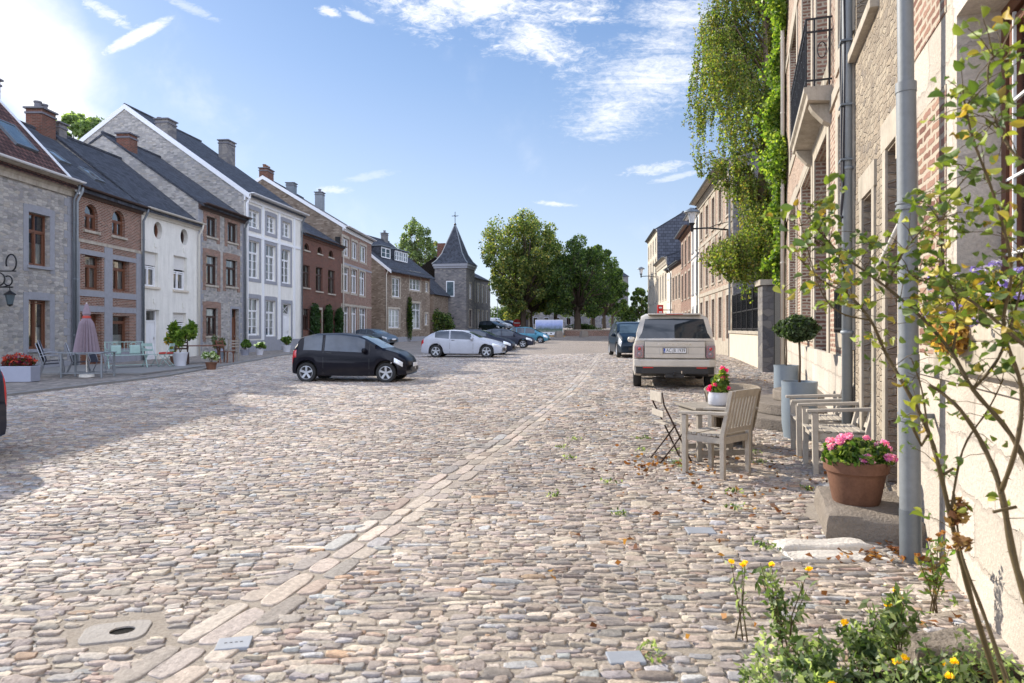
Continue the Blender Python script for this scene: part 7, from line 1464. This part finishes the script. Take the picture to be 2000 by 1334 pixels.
# ---- climbing rose in the foreground
def rose():
    Y0 = 2.3; t = thing('climbing_rose', 'tall climbing rose with bare arching canes and yellowing leaves at the right edge', 'rose', (1.62, 2.15, 0)); o = Vector((1.62, 2.15, 0)); rnd = random.Random(9); rg = np.random.default_rng(9); mb = MB(); LC = []; sizes = []
    def w(px, py, Y): return P(px, py, Y) - o
    canes = [
        ([(1968, 1400, 2.25), (1900, 1180, 2.3), (1868, 1060, 2.3), (1838, 930, 2.3), (1812, 840, 2.32), (1770, 760, 2.35), (1730, 690, 2.4), (1700, 625, 2.4), (1655, 575, 2.45), (1600, 545, 2.5), (1558, 500, 2.5)], .0095, 34),
        ([(1990, 1400, 2.1), (1925, 1210, 2.2), (1880, 1090, 2.25), (1868, 1010, 2.3)], .008, 2),
        ([(2060, 1330, 1.9), (1985, 1110, 2.0), (1955, 960, 2.05), (1920, 870, 2.1), (1875, 800, 2.1), (1830, 760, 2.15)], .012, 4),
        ([(2040, 980, 2.0), (1975, 850, 2.1), (1900, 760, 2.15), (1860, 690, 2.2), (1800, 620, 2.25), (1730, 560, 2.3), (1660, 510, 2.35), (1590, 470, 2.4)], .0085, 34),
        ([(1955, 960, 2.05), (1985, 870, 2.0), (1995, 760, 2.0), (1960, 640, 2.0), (1975, 520, 1.95), (1940, 380, 1.95), (1900, 270, 1.95), (1880, 180, 1.95)], .0075, 40),
        ([(1900, 760, 2.15), (1950, 700, 2.1), (1985, 600, 2.05), (2010, 480, 2.0)], .006, 18),
        ([(1730, 560, 2.3), (1760, 500, 2.25), (1800, 450, 2.2), (1850, 420, 2.2)], .0045, 20),
        ([(1860, 690, 2.2), (1870, 600, 2.15), (1840, 500, 2.15), (1850, 400, 2.15), (1900, 330, 2.1)], .005, 24),
        ([(1812, 840, 2.32), (1800, 760, 2.35), (1780, 700, 2.35)], .004, 1),
        ([(1855, 1010, 2.3), (1880, 880, 2.25), (1930, 800, 2.2), (1960, 740, 2.15)], .0045, 6),
        ([(2030, 700, 1.9), (1960, 640, 1.95), (1900, 590, 2.0), (1840, 560, 2.1), (1770, 540, 2.2)], .006, 30),
        ([(2030, 330, 1.8), (1980, 300, 1.85), (1940, 220, 1.9), (1930, 130, 1.9), (1960, 95, 1.9)], .005, 26),
        ([(1700, 625, 2.4), (1640, 610, 2.4), (1600, 560, 2.4), (1560, 420, 2.4)], .0035, 14),
        ([(1655, 575, 2.45), (1640, 500, 2.4), (1590, 440, 2.4), (1575, 410, 2.4)], .0035, 14)]
    for pts, r_, nl in canes:
        P3 = [w(*p) for p in pts]; sm_ = []
        for i in range(len(P3) - 1):
            a, b, c, d = P3[max(i - 1, 0)], P3[i], P3[i + 1], P3[min(i + 2, len(P3) - 1)]
            for k in range(5): u = k / 5; sm_.append(.5 * ((2 * b) + (c - a) * u + (2 * a - 5 * b + 4 * c - d) * u * u + (3 * b - a - 3 * c + d) * u ** 3))
        sm_.append(P3[-1]); n = len(sm_); mb.tube(sm_, [r_ * .98 * (1 - .65 * i / n) * (1 + .12 * math.sin(i * 2.2)) for i in range(n)], 7)
        for i in range(2, n, 2):           # thorns
            p = sm_[i]; mb.tube([p, p + Vector((rnd.uniform(-1, 1), rnd.uniform(-1, 1), rnd.uniform(-.6, .2))).normalized() * (r_ + .009)], [.0028, .0004], 4)
        for q in range(int(nl * 1.25)):
            i = int(n * (1 - rnd.random() ** 1.5 * .8)) - 1; i = max(0, min(n - 1, i)); p = sm_[i]; e = p + Vector((rnd.uniform(-.09, .09), rnd.uniform(-.12, .12), rnd.uniform(-.05, .09))); mb.tube([p, p.lerp(e, .5) + Vector((0, 0, .01)), e], [.0016, .0013, .001], 4, caps=False)
            for s_ in (-1, 0, 1): LC.append((e + Vector((s_ * .024 + rnd.uniform(-.012, .012), rnd.uniform(-.02, .02), (0.012 if s_ == 0 else 0) + rnd.uniform(-.012, .012))), rnd.uniform(.018, .036)))
    for pts in ([(1868, 1010, 2.3), (1862, 960, 2.3)], [(1838, 930, 2.3), (1862, 915, 2.3)], [(1812, 850, 2.32), (1800, 870, 2.3), (1785, 840, 2.3), (1782, 825, 2.3)], [(1830, 760, 2.15), (1815, 752, 2.15)], [(1985, 990, 2.0), (1940, 1000, 2.0)], [(1838, 925, 2.3), (1825, 880, 2.3)]): mb.tube([w(*p) for p in pts], .005, 6)
    mb.build('canes', M['stem'], t, smooth=True)
    # rounded leaves: 8-point discs folded along the midrib
    V, Fq, Cc = [], [], []; pal = ['6a7a30', '7f8c3c', '52662c', '989a42', 'a49440', '8f7a30', '66764c', 'a58838', '4c6238']; wt = [.21, .18, .19, .12, .06, .02, .13, .02, .07]; pal = np.array([hexc(h)[:3] for h in pal])
    for (c, s) in LC:
        a = Vector((rnd.gauss(0, 1), rnd.gauss(0, 1), rnd.gauss(-.3, .6))).normalized(); b = a.cross(Vector((rnd.gauss(0, 1), rnd.gauss(0, 1), rnd.gauss(0, 1)))).normalized(); q = a.cross(b); o_ = len(V); col = pal[rg.choice(len(pal), p=wt)] * rnd.uniform(.75, 1.2)
        for (u, v_, f) in ((-1, 0, 0), (-.6, .5, .14), (0, .68, .2), (.62, .42, .14), (1.05, 0, -.1), (.62, -.42, .14), (0, -.68, .2), (-.6, -.5, .14)): V.append(tuple(c + a * u * s * .66 + b * v_ * s * .58 + q * (f * 1.5 - .18 * u * u) * s)); Cc.append(col * rnd.uniform(.9, 1.1))
        Fq += [(o_, o_ + 1, o_ + 7, o_ + 7), ]; Fq.pop(); Fq += [(o_ + 0, o_ + 1, o_ + 2, o_ + 3), (o_ + 0, o_ + 3, o_ + 4, o_ + 4)]
        Fq.pop(); Fq.pop(); Fq += [(o_, o_ + 1, o_ + 2, o_ + 3), (o_ + 3, o_ + 4, o_ + 5, o_), (o_, o_ + 5, o_ + 6, o_ + 7)]
    lo = npmesh('leaves', np.array(V), np.array(Fq), M['leaf_dense'], np.array(Cc), t)
    rh = [w(1870, 1010, 2.28), w(1880, 1060, 2.25), w(1875, 990, 2.3), w(1760, 985, 2.6)][:3]
    leafmesh('dry_blossom', np.concatenate([bushpts(40, .03, .03, .03, 60 + k, .2, tuple(p)) for k, p in enumerate(rh)]), .02, ['7d5f40', '6a4830', '94784f'], M['petal'], t, 61)
rose()
# ---- flower bed in the lower right corner
def stem_plant(name, label, loc, n, h_, sp, seed, cols, lsize, flower=None, nf=0, group=None, dens=26):
    t = thing(name, label, 'plant', loc, 0, group); rnd = random.Random(seed); mb = MB(); P_ = []; F_ = []
    for k in range(n):
        a = rnd.uniform(0, 6.28); q = rnd.uniform(.2, 1) * sp; hh = h_ * rnd.uniform(.6, 1); e = Vector((q * math.cos(a), q * math.sin(a), hh)); m_ = Vector((e.x * .35, e.y * .35, hh * .5)); s = Vector((rnd.uniform(-.03, .03), rnd.uniform(-.03, .03), 0)); mb.tube([s, m_, e], [.004, .003, .0015], 5)
        for i in range(dens):
            u = .35 + .65 * i / dens; p = s * (1 - u) ** 2 + m_ * 2 * u * (1 - u) + e * u * u; P_.append(p + Vector((rnd.gauss(0, .015), rnd.gauss(0, .015), rnd.gauss(0, .01))))
        if k < nf: F_.append(e + Vector((0, 0, .008)))
    mb.build('stems', M['stem'], t); leafmesh('foliage', np.array([tuple(p) for p in P_]), lsize, cols, M['leaf'], t, seed, 2.4)
    if F_: leafmesh('blossom', np.concatenate([bushpts(26, .014, .014, .007, seed + 70 + k, .2, tuple(p)) for k, p in enumerate(F_)]), .014, flower, M['petal'], t, seed, 1.3)
    return t
YEL = ['e8c81c', 'efba18', 'f6d83a']; BG = ['65754c', '4f6139', '7d8a66', '3f502d', '8f9878']
def at(px, py, Y): return P(px, py, Y)
bed = [(1530, 1240, 2.95, 9, .42, .16, 'tall leggy flowering plant at the left end of the flower bed', 2), (1690, 1300, 2.85, 14, .24, .16, 'bushy green flowering plant in the middle of the flower bed', 1), (1745, 1300, 2.95, 10, .34, .12, 'upright plant with a single yellow flower beside the rose canes', 3), (1840, 1400, 2.65, 11, .20, .2, 'low plant dotted with yellow flowers in the lower right corner', 5), (1590, 1400, 2.7, 15, .20, .22, 'dense low green clump at the bottom edge of the flower bed', 1)]
for i, (px, py, Y, n, h_, sp, lab, nf) in enumerate(bed):
    x = (px - 1000) / FP * Y; stem_plant('flowering_plant', lab, (x, Y, .03), n, h_, sp, 80 + i, BG, .022, YEL, nf, 'marigold like plants of the flower bed', 30 if i else 24)
t_ = stem_plant('flowering_plant', 'single thin stem with two orange yellow flowers above the cobbles', (1.06, 3.15, .02), 3, .40, .06, 91, BG, .018, YEL, 3, 'marigold like plants of the flower bed', 14)
stem_plant('dry_hollyhock', 'withered brown flower stalk between the drainpipe and the rose', (2.12, 3.42, .03), 5, .42, .10, 95, ['5f7a3c', '6d7a40', '6f5c38', '56693a'], .022, ['8f5a38', 'a87848'], 5)
def carpet():
    rg = np.random.default_rng(33); n = 24000; x = rg.uniform(.75, 2.3, n); y = rg.uniform(1.7, 3.05, n); f = .5 + .5 * np.sin(x * 9 + 1) * np.sin(y * 8); keep = (x > .98 + .08 * np.sin(y * 9) - .1 * (3 - y)) & (x < 1.1 + .34 * y) & (y < 2.83 + .10 * np.sin(x * 7)) & (rg.random(n) < .08 + .6 * f); x, y, f = x[keep], y[keep], f[keep]; z = .03 + rg.random(len(x)) ** 1.3 * (.05 + .13 * f)
    o = leafmesh('ground_cover', np.stack([x, y, z], 1), .017, BG + ['8a9a70', 'aeb894'], M['leaf'], None, 34, 2.2); tag(o, kind='stuff')
    mb = MB(); pts = [(.95, 1.4), (.98, 2.2), (1.1, 2.6), (1.4, 2.84), (1.9, 2.9), (2.15, 2.95), (1.95, 2.1), (1.65, 1.2)]; mb.prism(pts, 'z', -.02, .028); o = mb.build('bed_soil', M['soil']); tag(o, kind='structure')
    # fallen leaves
    P_ = []
    for (cx, cy, sx, sy, m_) in ((1.65, 7.15, .3, .26, 90), (2.4, 4.28, .2, .07, 60), (2.0, 3.1, .15, .2, 30), (3.0, 7.4, .5, .9, 50), (1.9, 9, 1.0, 2.0, 60), (2.55, 4.45, .06, .2, 60), (7.0, 18, 1.4, 3, 120), (2.2, 5.6, .35, .5, 60), (1.3, 4.2, .8, .8, 30)):
        P_.append(np.stack([rg.normal(cx, sx, m_), rg.normal(cy, sy, m_), rg.uniform(.024, .04, m_)], 1))
    q = np.concatenate(P_); q = q[q[:, 0] < rwx(q[:, 1]) - .05]; st = (np.abs(q[:, 0] - 2.5) < .35) & (np.abs(q[:, 1] - 5.2) < .6); q = q[~st]; o = leafmesh('fallen_leaves', q, .038, ['7f5233', '6d4229', '95693c', '5c3a26'], M['petal'], None, 35, 1.5, flat=.85); tag(o, kind='stuff')
    # weeds between the cobbles
    w_ = []
    for k in range(26):
        cx, cy = rg.uniform(.3, 3.2), rg.uniform(3, 9); w_.append(np.stack([rg.normal(cx, .04, 26), rg.normal(cy, .04, 26), rg.uniform(.015, .045, 26)], 1))
    q = np.concatenate(w_); q = q[q[:, 0] < rwx(q[:, 1]) - .1]; o = leafmesh('weeds', q, .018, BG, M['leaf'], None, 36, 2.4); tag(o, kind='stuff')
carpet()
